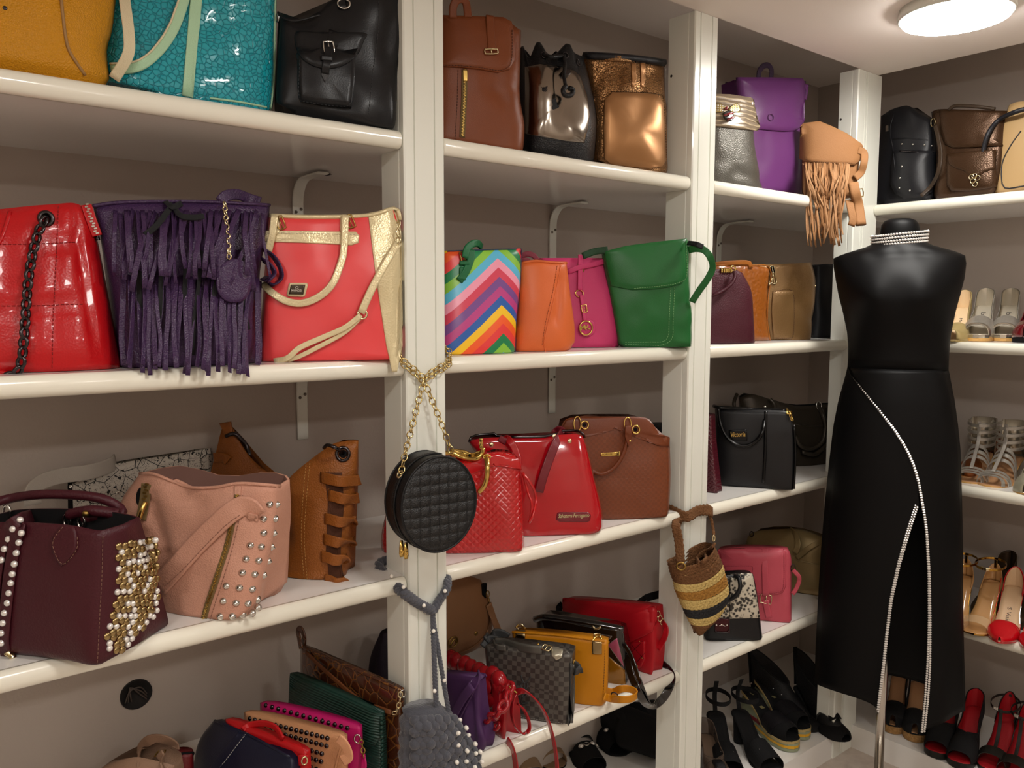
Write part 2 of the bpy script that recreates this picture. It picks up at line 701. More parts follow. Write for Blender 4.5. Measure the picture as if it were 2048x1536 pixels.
    def ring(s, px, py, rx, ry, wire, m, name='ring', parent=None, off=0.003, n=18, flat=True, normal=None):
        p, nn = s.hit(px, py, off, nrm=True)
        if normal:
            nn = normal
        k = (p - s.C).length / FPX
        M = nbasis(p, nn)
        ax, up = V(M.col[0].xyz), V(M.col[1].xyz)
        return mk(name, *torus(p, ax, up, rx * k, ry * k, wire, n), m, parent or s.e)

    def buckle(s, px, py, w, h, m, ang=0, wire=0.0016, parent=None, name='buckle', off=0.004):
        p, nn = s.hit(px, py, off, nrm=True)
        k = (p - s.C).length / FPX
        M = nbasis(p, nn, radians(ang))
        ax, up = V(M.col[0].xyz), V(M.col[1].xyz)
        mb = MB()
        mb.add(*rectring(p, ax, up, w * k, h * k, wire))
        mb.add(*sweep([p - up * (h * k * .5), p + up * (h * k * .45) + nn * .001], circ(wire * .8, 6)))
        return mb.obj(name, m, parent or s.e)

    def zip(s, pts, width, m, tape=None, parent=None, off=0.001, name='zip'):
        pa = s.path(pts, max(12, len(pts) * 8), off)
        if tape:
            mk(name + '_tape', *sweep(pa, rect(width * 2.4, .0012)), tape, parent or s.e)
        L = plen(pa)
        k = max(6, int(L / (width * .55)))
        pa = resample(pa, k)
        mb = MB()
        for i in range(k - 1):
            t = (pa[i + 1] - pa[i]).normalized()
            sd = t.cross(V((0, -1, 0))).normalized()
            nn = sd.cross(t)
            c = pa[i] + sd * (width * (.16 if i % 2 else -.16)) + nn * .0012
            a, b, d = sd * width * .36, t * width * .2, nn * .0012
            q = [c - a - b - d, c + a - b - d, c + a + b - d, c - a + b - d, c - a - b + d, c + a - b + d, c + a + b + d, c - a + b + d]
            mb.add(q, [(4, 5, 6, 7), (0, 1, 5, 4), (1, 2, 6, 5), (2, 3, 7, 6), (3, 0, 4, 7)])
        return mb.obj(name, m, parent or s.e, smooth=False, kind='stuff')

    def chain(s, pts, link, wire, m, name='chain_link', parent=None, n=None, off=0.004, squash=.72):
        pa = s.path(pts, 60, off)
        k = max(2, int(plen(pa) / (link * .68)))
        pa = resample(pa, k + 1)
        ax = V((1, 0, 0)); up = V((0, 1, 0))
        me = shared('link_%s_%.4f_%.4f' % (m.name, link, wire), torus(V((0, 0, 0)), ax, up, link / 2 - wire, (link / 2 - wire) * squash, wire, 14, 6), m)
        out = []
        for i in range(k):
            c = (pa[i] + pa[i + 1]) / 2
            t = (pa[i + 1] - pa[i]).normalized()
            nn = V((0, -1, 0))
            y = nn.cross(t)
            y = y.normalized() if y.length > 1e-3 else t.orthogonal().normalized()
            nn = t.cross(y)
            a = radians(38 if i % 2 else -38)
            y2, z2 = y * cos(a) + nn * sin(a), nn * cos(a) - y * sin(a)
            out.append(inst(name, me, parent or s.e, basis(c, t, y2, z2)))
        return out

    def text(s, txt, p0, p1, h, m, parent=None, name='lettering', off=0.001, ext=0.0004, shear=0, label=None):
        """lettering from pixel p0 to pixel p1 (baseline), h pixels tall"""
        cu = bpy.data.curves.new(name, 'FONT')
        cu.body = txt
        cu.extrude = 0.02
        cu.shear = shear
        cu.resolution_u = 3
        cu.offset = .012
        tmp = bpy.data.objects.new(name, cu)
        COL.objects.link(tmp)
        dg = bpy.context.evaluated_depsgraph_get()
        dg.update()
        me = bpy.data.meshes.new_from_object(tmp.evaluated_get(dg))
        bpy.data.objects.remove(tmp)
        bpy.data.curves.remove(cu)
        xs = [v.co.x for v in me.vertices]; ys = [v.co.y for v in me.vertices]
        x0, x1, y0, y1 = min(xs), max(xs), min(ys), max(ys)
        a, na = s.hit(*p0, off=off, nrm=True)
        b = s.hit(*p1, off=off)
        X = (b - a); wd = X.length; X.normalize()
        Y = na.cross(X).normalized()
        Z = X.cross(Y)
        k = (a - s.C).length / FPX
        for v in me.vertices:
            q = a + X * ((v.co.x - x0) / (x1 - x0) * wd) + Y * ((v.co.y - y0) / (y1 - y0) * h * k) + Z * (v.co.z / 0.02 * ext)
            v.co = q
        me.materials.clear()
        me.materials.append(m)
        o = bpy.data.objects.new(name, me)
        COL.objects.link(o)
        o.parent = parent or s.e
        return o
# ------------------------------------------------------------------ room shell
def struct(name, a, b, m, bevel=0):
    o = MB().box(a, b).obj(name, m, None, smooth=False)
    o['kind'] = 'structure'
    return o

RECESS = 2.24
struct('floor', (-1.4, -3.2, -0.06), (2.98, 0.54, 0), TILE)
struct('wall_back', (-1.4, WALL_Y, 0), (2.98, 0.54, RECESS), PAINT)
struct('wall_right', (XW, -3.2, 0), (2.98, WALL_Y, RECESS), PAINT)
BROWN = mat('cream painted wall', '#c4b7aa', .8)
struct('wall_left', (-1.4, -3.2, 0), (-1.3, WALL_Y, RECESS), BROWN)
struct('wall_front', (-1.3, -3.2, 0), (XW, -3.1, RECESS), BROWN)
ce = MB().box((-1.3, -3.1, CEIL), (XR, 0, CEIL + .10))
ce.box((-1.3, 0, RECESS), (XW, WALL_Y, RECESS + .06)).box((XR, -3.1, RECESS), (XW, 0, RECESS + .06))
ce = ce.obj('ceiling', CEILP, None, smooth=False)
ce['kind'] = 'structure'
struct('trim_1', (-1.3, 0.004, 0), (XW, WALL_Y, 0.076), WHITE)
struct('trim_2', (XR, -3.1, 0), (XW, 0.004, 0.0765), WHITE)

# thin tile of brown inlay on the floor
struct('trim_3', (2.30, -0.52, 0.0), (2.44, -0.26, 0.0012), mat('brown floor inlay', '#5b463c', 0.4))

def post_at(x0, x1, d, label, flat=False):
    w = x1 - x0
    g = .0018
    P = [(x0, d), (x0, .020), (x0 + .0015, .019), (x0 + .0015, .0175), (x0, .0165), (x0, .003), (x0 + .003, 0)]
    for f in ((.24, .74) if not flat else (.30, .40)):
        c = x0 + w * f
        P += [(c - g, 0), (c - g * .6, .003), (c + g * .6, .003), (c + g, 0)]
    P += [(x1 - .003, 0), (x1, .003), (x1, d)]
    z1 = CEIL - .0005
    vs, fs = loft([[V((x, y, .0 if z == 0 else z1)) for x, y in P] for z in (0, 1)])
    e = bpy.data.objects.new('shelf_post', None)
    COL.objects.link(e)
    e.location = ((x0 + x1) / 2, d / 2, 0)
    bpy.context.view_layer.update()
    off = V(e.location)
    mk('column', [v - off for v in vs], fs, PVC, e, smooth=False)
    sc = shared('screw_hole', dome(.0035, .001, 10), mat('screw hole', '#2a2520', .6))
    for zz in (1.985, .62):
        inst('screw', sc, e, nbasis(V((x0 - .0002, d * .88, zz)) - off, V((-1, 0, 0))))
    tag(e, label, 'post', 'white uprights of the shelving')
    return e

post_at(.805, .893, .080, 'white plastic upright with the round black bag hung on it')
post_at(1.612, 1.700, .080, 'tall white plastic upright with the striped crochet bag hung on it')
post_at(2.366, 2.503, .060, 'white corner upright behind the dressed mannequin', True)

def shelf(level, bay, a, b, nose, label, along='x'):
    z = SHELF_Z[level]
    e = bpy.data.objects.new('shelf', None)
    COL.objects.link(e)
    c = V(((a[0] + b[0]) / 2, (a[1] + b[1]) / 2, z))
    e.location = c
    t, r = .033, .0165
    n0, n1 = nose
    mb = MB()
    if along == 'x':
        mb.box(V((n0, a[1], z - t + .001)) - c, V((n1, .0805, z)) - c)
        mb.box(V((a[0], .0805, z - t + .001)) - c, V((b[0], b[1], z)) - c)
    else:
        mb.box(V((a[0], a[1], z - t + .001)) - c, V((b[0], -.0005, z)) - c)
        mb.box(V((2.5035, -.0005, z - t + .001)) - c, V((b[0], .0165, z)) - c)
    mb.obj('board', WHITE, e, smooth=False)
    prof = []
    for i in range(13):
        an = pi / 2 + pi * i / 12
        prof.append((r * .95 * cos(an) , r * sin(an)))
    rings = []
    for k, (s0, sh) in enumerate(((n0, .75), (n0 + .004, 1), (n1 - .004, 1), (n1, .75))):
        ring = []
        for (d, h) in prof:
            d = d * sh
            if along == 'x':
                ring.append(V((s0, .0165 + d, z - r + h * (sh * .25 + .75))) - c)
            else:
                ring.append(V((XR + .0165 + d, s0, z - r + h * (sh * .25 + .75))) - c)
        rings.append(ring)
    vs, fs = loft(rings)
    mk('edge_nosing', vs, fs, NOSE, e)
    tag(e, label, 'shelf', 'white wall shelves')

tier = {'A': 'top', 'B': 'second', 'C': 'third', 'D': 'fourth'}
bayd = {1: 'left bay', 2: 'middle bay', 3: 'corner bay left of the mannequin', 4: 'right wall bay behind the mannequin'}
hold = {'A1': 'the yellow and turquoise bags', 'B1': 'the red quilted, purple fringed and coral bags', 'C1': 'the studded burgundy and pink bags', 'D1': 'the clutches filed in a row',
        'A2': 'three backpacks', 'B2': 'the chevron, orange, pink and green bags', 'C2': 'two red bags and a brown one', 'D2': 'the checkered grey and mustard bags',
        'A3': 'the purple backpack and tan fringed bag', 'B3': 'the burgundy, orange and bronze bags', 'C3': 'two black handbags', 'D3': 'the snakeskin and coral pink bags',
        'A4': 'the black studded and bronze backpacks', 'B4': 'the silver peep toe shoes', 'C4': 'the silver strappy sandals', 'D4': 'the red pointed pumps'}
for lv in 'ABCD':
    for bay in (1, 2, 3, 4):
        lb = 'white %s shelf holding %s' % (tier[lv], hold['%s%d' % (lv, bay)])
        if bay < 4:
            a, b = {1: (-1.3, .849), 2: (.849, 1.656), 3: (1.656, XW)}[bay]
            nz = {1: (-1.29, .8045), 2: (.8935, 1.6115), 3: (1.7005, 2.3655)}[bay]
            shelf(lv, bay, (a, .0165), (b, WALL_Y), nz, lb)
        else:
            shelf(lv, bay, (XR + .0165, -2.6), (XW, .0165), (-2.5, .0), lb, 'y')

# brackets screwed to the wall under the shelves
crossm = mat('black bracket slot', '#15110f', .6)
def bracket(x, lv, label):
    z = SHELF_Z[lv] - .033
    e = bpy.data.objects.new('shelf_bracket', None)
    COL.objects.link(e)
    e.location = (x, WALL_Y, z)
    pts = [V((0, -.004, -.17)), V((0, -.004, -.07)), V((0, -.008, -.035)), V((0, -.03, -.010)), V((0, -.07, -.005)), V((0, -.13, -.005))]
    pa = catmull(pts, 22)
    nl = []
    for i in range(22):
        t = (pa[min(i + 1, 21)] - pa[max(i - 1, 0)]).normalized()
        nl.append(V((1, 0, 0)).cross(t).normalized())
    mk('bracket_strip', *sweep(pa, rect(.026, .0035), normals=nl), PVC, e)
    mb = MB()
    for ang in (0.2, 1.75):
        d = V((cos(ang), sin(ang), 0)) * .016
        q = V((-sin(ang), cos(ang), 0)) * .0025
        c = V((.022, -.10, -.0015))
        mb.add([c - d, c + q - V((0, 0, .004)), c + d, c - q - V((0, 0, .004)), c + V((0, 0, .0012))], [(0, 3, 2, 1), (0, 1, 4), (1, 2, 4), (2, 3, 4), (3, 0, 4)])
    mb.obj('cross_clip', crossm, e, smooth=False)
    sm = shared('bracket_screw', dome(.0035, .002, 10), mat('steel screw', '#6d665e', .4, .8))
    for dx, zz in ((-.006, -.075), (.006, -.068)):
        inst('screw', sm, e, nbasis(V((dx, -.0075, zz)), V((0, -1, 0))))
    tag(e, label, 'bracket')
for x, lv, lb in ((.80, 'A', 'white curved wall bracket under the shelf of the black buckled bag'), (.80, 'B', 'white wall bracket under the shelf of the coral tote'),
                  (1.555, 'A', 'white curved wall bracket under the shelf of the three backpacks'), (1.555, 'B', 'white wall bracket under the chevron and orange bags'),
                  (2.30, 'A', 'white wall bracket under the purple backpack shelf')):
    bracket(x, lv, lb)

# round cable hole in the wall
e = bpy.data.objects.new('cable_hole', None)
COL.objects.link(e)
e.location = onax(272, 1388, 'y', WALL_Y)
rg = [[V((r * cos(2 * pi * i / 24), y, r * sin(2 * pi * i / 24))) for i in range(24)] for r, y in ((.031, 0), (.031, -.003), (.029, -.003), (.028, -.001), (.001, -.0008))]
mk('hole_ring', *loft(rg), mat('cable hole', '#120d0b', .8), e)
wm = mat('cable sheath', '#4a3f38', .5)
for k in range(3):
    pa = catmull([V((-.022 + .006 * k, -.003, -.012)), V((-.012, -.006, .012 + .004 * k)), V((.008, -.006, .014 - .008 * k)), V((.02, -.003, -.004 - .006 * k))], 14)
    mk('cable', *sweep(pa, circ(.0016, 6)), wm, e)
tag(e, 'round dark cable hole in the wall under the studded bags', 'hole')

# ceiling lamps
def lamp(x, y, label):
    e = bpy.data.objects.new('ceiling_lamp', None)
    COL.objects.link(e)
    e.location = (x, y, CEIL)
    n = 40
    def rr(r, z):
        return [V((r * cos(2 * pi * i / n), r * sin(2 * pi * i / n), z)) for i in range(n)]
    mk('lamp_housing', *loft([rr(.122, -.0002), rr(.124, -.018), rr(.122, -.024), rr(.117, -.024)], cap1=True), PVC, e)
    dm = MATS.get('lamp diffuser')
    if not dm:
        dm = mat('lamp diffuser', '#ffffff', .5)
        bs = dm.node_tree.nodes['Principled BSDF']
        bs.inputs['Emission Color'].default_value = LAMP_COL + (1,)
        bs.inputs['Emission Strength'].default_value = LAMP_GLOW
    mk('diffuser', *loft([rr(.117, -.0245), rr(.114, -.031), rr(.02, -.034)][::1]), dm, e)
    tag(e, label, 'lamp', 'round ceiling lamps')
lamp(2.06, -.40, 'round white ceiling lamp glowing above the mannequin')
for x, y, lb in ((.72, -1.08, 'round ceiling lamp in front of the left bay'), (-.62, -1.08, 'round ceiling lamp at the far left, above the frame'),
                 (.72, -2.5, 'round ceiling lamp behind the viewpoint'), (2.06, -2.5, 'round ceiling lamp at the back right of the room'), (-.62, -2.5, 'round ceiling lamp at the back left of the room')):
    lamp(x, y, lb)
# ================================================================== LEFT BAY, TOP SHELF
Z = SHELF_Z['A']
m = leather('mustard leather', '#c98a0e', .42, bump=.5, scale=420)
t = T('handbag', 'mustard yellow pebbled leather bag at the top left corner', 'bag', Z, (-150, 'y', .05), (222, 'y', .05))
t.body([(-150, 100), (222, 165)], [(214, 100), (228, 50)], [(-120, -95), (100, -90), (238, -90)], [], .13, .10, m, n=4, bulge=.012, amp=.004, open=False)
t.tube([(118, -60), (124, 20), (134, 90), (150, 122), (170, 150)], .0022, mat('tan cord piping', '#a07846', .6), 'piping', off=.001)
t.stud(10, 16, .003, GUN, .001, name='rivet')

m = mat('turquoise snake leather', '#17a3b4', .22, bump=.7, scale=115, pat='scales', color2='#0c6f83', coat=.6)
mint = leather('mint trim', '#b4d9b4', .45)
crm = leather('cream trim', '#e3d6b4', .5)
t = T('handbag', 'glossy turquoise snakeskin tote with mint handle, right of the yellow bag', 'bag', Z, (196, 'y', .10), (545, 'y', .05))
t.body([(196, 160), (545, 225)], [(550, 150)], [(215, -90), (400, -90), (556, -90)], [], .14, .10, m, n=4, bulge=.008, amp=.005, open=False,
       creases=[(400, 60, 540, 20, .006, 12), (420, 130, 545, 110, .005, 10), (430, 30, 470, 120, .004, 9)])
t.panel([(388, -80), (412, -80), (404, 0), (394, 100), (386, 196), (364, 190), (372, 100), (380, 0)], mint, 'trim_strip', .003, smooth=False)
t.strap([(376, -40), (368, 0), (345, 62), (312, 108), (272, 136), (226, 140)], .016, mint, 'handle', .004, off=.006)
t.seam([(368, -40), (358, 0), (336, 58), (305, 102), (268, 128), (226, 132)], crm, .0016, 'handle_edge', off=.010)
t.strap([(244, -40), (252, 20, .02), (258, 70, .025), (256, 110, .025), (228, 158, .02)], .016, crm, 'strap', .002)
t.seam([(551, -60), (549, 60), (548, 150), (541, 218)], mint, .0022)
t.seam([(420, 196), (480, 204), (541, 216)], mint, .0018, 'piping')

m = leather('black smooth leather', '#141518', .33, bump=.06, scale=500)
blkst = mat('black thread', '#3a3a3d', .7)
t = T('backpack', 'black leather backpack with buckled front pocket on the top left shelf', 'bag', Z, (548, 'y', .07), (792, 'y', .0))
t.body([(548, 207), (600, 222), (792, 258)], [(800, 150), (808, 60)], [(556, 24), (575, 30), (600, 40), (628, 32), (652, 10), (680, -8), (812, -40)], [(552, 120)], .10, .07, m, n=5, bulge=.01,
       open=False, amp=.006, creases=[(735, 235, 770, 245, .006, 8), (600, 40, 660, 60, .004, 12), (790, 20, 770, 100, .008, 16)])
pk = t.panel([(600, 112), (700, 116), (708, 130), (704, 208), (690, 216), (610, 206), (597, 192), (596, 125)], m, 'front_pocket', .016, puff=.004)
t.panel([(593, 64), (640, 66), (728, 66), (727, 84), (716, 108), (694, 128), (662, 138), (630, 134), (606, 120), (592, 96)], m, 'pocket_flap', .004, puff=.002, smooth=True)
t.strap([(666, 62), (660, 90), (653, 125), (650, 148)], .013, m, 'strap', .002, off=.002)
t.panel([(644, 126), (659, 126), (658, 150), (650, 166), (642, 150)], leather('grey strap tip', '#3b3c3e', .4), 'strap_tip', .002, smooth=False)
t.buckle(657, 97, 19, 22, SILVER, 6)
t.strap([(642, 117), (664, 119)], .008, m, 'strap_keeper', .0025, off=.003)
t.stitch([(757, -10), (756, 60), (745, 150), (737, 228)], blkst)
t.stitch([(600, 120), (598, 190), (612, 203), (690, 212), (703, 200)], blkst)
t.strap([(672, -60), (678, -20), (686, 18)], .014, m, 'handle', .003, off=.002)
t.ring(688, 10, 11, 9, .0016, SILVER, off=.004)
t.tube([(556, 24, .01), (563, 34, .012), (590, 42, .012), (640, 30, .012)], .002, m, 'zip_piping')
t.ring(559, 36, 4, 8, .0012, SILVER)

# ================================================================== LEFT BAY, SECOND SHELF
Z = SHELF_Z['B']
m = leather('bright red leather', '#b90f16', .30, bump=.12, scale=300, coat=.25)
rst = mat('red thread', '#8e0a0e', .6)
t = T('handbag', 'bright red quilted leather bag with gunmetal chain strap', 'bag', Z, (-70, 'y', .05), (240, 'y', .03))
t.body([(-70, 752), (100, 750), (247, 742)], [(226, 640), (207, 540), (192, 470)], [(-60, 424), (60, 412), (110, 408), (148, 406), (168, 414)], [], .15, .05, m, n=2.6, bulge=.012, open=False, amp=.005,
       creases=[(-60, 490, 150, 484, .010, 5), (-60, 611, 165, 610, .010, 5), (-60, 745, 200, 735, .006, 6), (116, 410, 104, 740, .003, 4), (152, 412, 160, 520, .006, 6), (160, 520, 190, 700, .006, 8),
                (160, 523, 195, 510, .006, 5), (180, 645, 226, 634, .006, 5), (150, 490, 190, 500, .005, 6), (110, 430, 80, 460, .003, 6), (60, 420, 70, 460, .003, 8)])
t.stitch([(117, 412), (112, 520), (106, 640), (104, 735)], rst)
t.stitch([(-40, 490), (60, 488), (150, 484)], rst)
t.stitch([(-40, 612), (60, 611), (165, 609)], rst)
t.seam([(20, 424), (6, 470), (-10, 500)], m, .003, 'piping')
t.ring(92, 438, 10, 11, .0032, GUN, 'grommet')
t.stud(92, 438, .007, DARK, .001, name='grommet_hole')
t.chain([(92, 440), (78, 465), (66, 500), (57, 560), (53, 620), (50, 680), (44, 725), (34, 742), (8, 752)], .0205, .0027, GUN, off=.012)
t.zip([(172, 410), (182, 440), (194, 472)], .006, SILVER, m, off=.004)
t.panel([(186, 460), (196, 462), (200, 480), (190, 481)], GUN, 'zip_stop', .005, smooth=False)
t.ring(12, 758, 14, 9, .0022, SILVER, 'ring', off=.012)
t.panel([(-30, 742), (10, 740), (22, 752), (-10, 764)], m, 'strap_end', .006)

m = leather('dark purple leather', '#3d2749', .34, bump=.35, scale=380)
pst = mat('purple thread', '#5b4566', .6)
suede = mat('black suede cord', '#121214', .9)
t = T('handbag', 'dark purple fringed leather shoulder bag between the red and coral bags', 'bag', Z, (240, 'y', .036), (528, 'y', .030))
t.body([(240, 742), (528, 730)], [(519, 560), (534, 470)], [(186, 411), (250, 404), (400, 403), (500, 405), (540, 409)], [(224, 600), (200, 470)], .13, .03, m, n=3, bulge=.02, open=False, amp=.006, inner=m)
t.seam([(186, 412), (250, 405), (400, 404), (538, 410)], m, .003, 'top_hem', off=.001)
t.stitch([(232, 550), (380, 553), (520, 560)], pst)
rnd = random.Random(3)
def fringe(t, y0, y1, n, x0, x1, l0, l1, m, wd, dx=20, back=0.004):
    for i in range(n):
        f = (i + .5) / n
        x = x0 + (x1 - x0) * f + rnd.uniform(-3, 3)
        ya = y0 + (y1 - y0) * f + rnd.uniform(-4, 4)
        ln = rnd.uniform(l0, l1)
        sl = rnd.uniform(-dx, dx) - dx * .3
        w0 = .006 + rnd.uniform(0, .010) + back
        p = [(x, ya), (x + sl * .3 + rnd.uniform(-4, 4), ya + ln * .35, w0), (x + sl * .7 + rnd.uniform(-5, 5), ya + ln * .7, w0 + rnd.uniform(0, .008)), (x + sl, ya + ln, w0 + rnd.uniform(.0, .006) + (.022 if ya + ln > 728 else 0))]
        a = rnd.uniform(-.5, .5)
        t.strap(p, wd * rnd.uniform(.8, 1.15), m, 'fringe_strip', .0011, n=9, off=.004, normal=V((sin(a), -cos(a), 0)))
fringe(t, 548, 560, 30, 246, 522, 172, 198, m, .0075, 12, .012)
fringe(t, 425, 425, 34, 228, 524, 110, 160, m, .0075, 40, .016)
fringe(t, 500, 500, 6, 262, 500, 130, 220, suede, .008, 24, .004)
t.panel([(432, 556), (440, 532), (462, 518), (486, 522), (502, 546), (500, 580), (484, 602), (456, 604), (436, 586)], m, 'leather_tag', .004, w=.024)
t.chain([(449, 404, .018), (452, 440, .022), (456, 480, .026), (458, 518, .03)], .012, .0014, PALEGOLD)
for pts in ([(345, 410), (330, 430, .024), (312, 452, .026), (290, 470, .03)], [(345, 410), (360, 430, .024), (385, 435, .024), (408, 432, .024)], [(330, 404), (345, 414, .02), (362, 408)]):
    t.strap(pts, .009, suede, 'cord', .002)
t.strap([(440, 405), (452, 392, 0), (475, 389, -.02), (500, 398, -.03), (520, 404, -.02)], .018, m, 'shoulder_strap', .003)
t.strap([(524, 498), (545, 512, .02), (560, 535, .02), (562, 556, .02), (548, 568, .02), (528, 562)], .015, m, 'strap_loop', .003, edge=True)
t.strap([(524, 520), (540, 530, .03), (548, 545, .03), (540, 558, .03), (526, 556)], .014, m, 'strap_loop', .003, edge=True)

m = mat('coral embossed leather', '#e34245', .40, bump=.25, scale=46, pat='embossed')
ch = leather('champagne leather', '#d9c9a0', .32, bump=.2, scale=300, metal=.25)
t = T('handbag', 'coral red tote with champagne trim and long handles beside the first upright', 'bag', Z, (517, 'y', .07), (793, 'y', -.02))
t.body([(517, 728), (650, 731), (793, 745)], [(803, 690), (803, 560), (800, 450)], [(538, 430), (620, 433), (735, 430), (790, 416)], [(528, 560)], .09, .035, m, n=4, bulge=.008, open=True, amp=.004, inner=ch, deep=.03)
t.panel([(736, 426), (790, 416), (801, 440), (803, 560), (805, 690), (794, 744), (784, 744), (772, 690), (752, 560), (742, 480)], ch, 'side_gusset', .0025, smooth=False)
t.seam([(538, 431), (620, 434), (735, 431), (790, 417), (800, 440)], ch, .004, 'top_trim')
t.panel([(524, 461), (600, 462), (712, 464), (719, 472), (717, 486), (704, 491), (600, 486), (520, 484)], ch, 'pocket_band', .003, smooth=False)
t.stitch([(526, 466), (620, 467), (712, 470)], mat('cream thread', '#e9dfc4', .6))
t.strap([(690, 431), (688, 500), (681, 530), (664, 568), (640, 592), (606, 606), (575, 603), (548, 588), (532, 568)], .0125, ch, 'handle', .003, off=.006)
t.strap([(551, 433), (546, 470), (540, 505)], .0125, ch, 'handle', .003, off=.006)
t.panel([(681, 430), (696, 432), (697, 462), (686, 474), (680, 460)], ch, 'handle_tab', .003, smooth=False)
t.panel([(545, 432), (559, 434), (559, 464), (550, 474), (543, 464)], ch, 'handle_tab', .003, smooth=False)
for x, y in ((700, 444), (561, 446)):
    t.buckle(x, y, 14, 26, BRASS, 20, .0013, name='square_ring')
t.panel([(580, 566), (614, 566), (616, 570), (610, 592), (606, 594), (576, 593), (574, 589), (578, 568)], ch, 'badge_frame', .003, smooth=False)
t.panel([(582, 569.5), (610.5, 569.5), (606.5, 589), (578, 588.5)], mat('dark steel badge', '#4a4238', .25, .9), 'badge', .002, smooth=False, off=.002)
t.text('O', (591, 578), (597, 578), 5, SILVER, off=.0008)
t.text('MARNOZI', (583, 583.2), (603, 583.6), 4.2, SILVER, off=.0008)
t.ring(797, 452, 5, 8, .0016, PALEGOLD)
t.chain([(797, 456, .012), (795, 490, .014)], .016, .0016, PALEGOLD)
t.strap([(796, 486, .012), (775, 520, .014), (745, 575, .014), (722, 626, .014)], .0135, ch, 'shoulder_strap', .004)
t.strap([(722, 630, .014), (690, 655, .014), (645, 675, .016), (600, 695, .02), (575, 716, .02), (548, 722, .012)], .0095, ch, 'shoulder_strap', .002)
t.strap([(722, 634, .010), (690, 664, .010), (640, 692, .010), (590, 716, .010), (550, 724, .006)], .008, ch, 'shoulder_strap', .002)
t.ring(722, 629, 9, 9, .002, PALEGOLD, 'slider', off=.012)

# ================================================================== LEFT BAY, THIRD SHELF
Z = SHELF_Z['C']
m = leather('burgundy leather', '#42141d', .45, bump=.2, scale=320)
bst = mat('tan thread', '#7d5a4a', .7)
t = T('handbag', 'burgundy leather handbag with jewelled end and crystal studded straps', 'bag', Z, (-70, 'z', 1305), (200, 'z', 1338))
t.body([(-70, 1300), (60, 1312), (200, 1338)], [(203, 1200)], [(-70, 1046), (20, 1044), (130, 1050), (208, 1064)], [], .17, .085, m, n=9, bulge=.006, open=True, amp=.002, sl=.15, deep=.06)
t.stitch([(206, 1072), (204, 1150), (199, 1240), (195, 1325)], bst)
t.tube([(-40, 1035, .0), (-20, 1010, .0), (20, 997, .0), (80, 989, .0), (150, 990, -.01), (205, 998, -.02), (240, 1016, -.03), (242, 1030, -.02), (215, 1032, -.01), (165, 1036, .0)], .0075, m, 'handle', 40)
t.tube([(138, 1030, .004), (160, 1024, .004), (190, 1022, .004), (236, 1028, -.01)], .0085, m, 'handle_roll', 16)
for x, y in ((138, 1040), (166, 1042), (18, 1022)):
    t.ring(x, y, 7, 11, .0022, SILVER, off=.004)
t.stud(190, 1022, .005, BRASS, .004, name='rivet', off=.02)
t.panel([(124, 1050), (152, 1052), (156, 1075), (154, 1100), (140, 1118), (125, 1132), (112, 1116), (105, 1096), (108, 1072)], m, 'drop_tab', .0035, smooth=False)
t.stitch([(126, 1054), (109, 1076), (107, 1096), (125, 1128), (152, 1100), (154, 1074)], bst, off=.0006)
t.strap([(62, 1040), (45, 1052), (34, 1080), (24, 1140), (16, 1210), (10, 1280), (18, 1316)], .020, m, 'studded_strap', .003, off=.003, reg=True)
t.strap([(70, 1030, -.03), (40, 1040, .0), (18, 1060), (4, 1100), (-6, 1160), (-12, 1240)], .020, m, 'studded_strap', .003, off=.003, reg=True)
for x, y in ((43, 1066), (38, 1085), (33, 1106), (29, 1128), (25, 1148), (22, 1166), (18, 1186), (15, 1206), (9, 1226), (6, 1246), (3, 1266), (3, 1286), (40, 1040), (26, 1058), (17, 1078), (9, 1098), (3, 1120)):
    t.stud(x, y, .0048, CRYSTAL, .004, name='crystal')
t.panel([(14, 1302), (22, 1300), (36, 1322), (28, 1326)], PALEGOLD, 'strap_tip', .006, smooth=False)
# the jewelled end: coin studs and crystals on the gusset
goldcoin = mat('champagne gold stud', '#ab9468', .22, 1.0)
rr = random.Random(5)
row = 0
y = 1092
while y < 1318:
    xl = 236 if y < 1180 else 236 - (y - 1180) * .22
    xl = max(xl, 212)
    if y > 1290:
        xl = 212 + (y - 1290) * .8
    f = (y - 1090) / 225
    xr = 316 if y < 1225 else 316 - (y - 1225) * .95
    x = xl + (7 if row % 2 else 0)
    while x < xr:
        k = .62 + .38 * (316 - x) / 90
        yy = y + (x - 236) * (-.16 + .016 * row) + rr.uniform(-1.8, 1.8)
        c = rr.random() < .45
        t.stud(x + rr.uniform(-1.5, 1.5), yy, .0058 if not c else .0046, CRYSTAL if c else goldcoin, .0035 if not c else .0045, name='crystal' if c else 'coin_stud', off=.0005)
        x += 12 * k
    y += 11.5
    row += 1

m = mat('comic print', '#c9c2b6', .4, pat='comic')
t = T('handbag', 'white flat bag with black ink cartoon print leaning on the wall behind the studded bags', 'bag', Z, (140, 'y', .36), (432, 'y', .40))
t.body([(140, 1130), (432, 1110)], [], [(134, 958), (220, 930), (330, 912), (424, 896)], [], .03, .02, m, n=3, bulge=.005, open=False, amp=.001)
wl = leather('off white strap leather', '#b9b2a8', .5)
t.strap([(66, 1010, .03), (66, 985, .03), (80, 966, .03), (120, 952, .03), (180, 944, .03), (222, 930, .01), (230, 922, .004)], .028, wl, 'strap', .003, n=30)
t.strap([(66, 1000, .03), (78, 975, .0), (110, 958, -.01), (160, 950, -.01)], .020, wl, 'strap', .003, n=20)
t.panel([(136, 958), (144, 955), (148, 1060), (138, 1060)], DARK, 'side_band', .002, smooth=False)
for x, y in ((142, 973), (236, 985), (360, 950), (372, 972)):
    t.stud(x, y, .004, SILVER, .003, name='snap_stud')

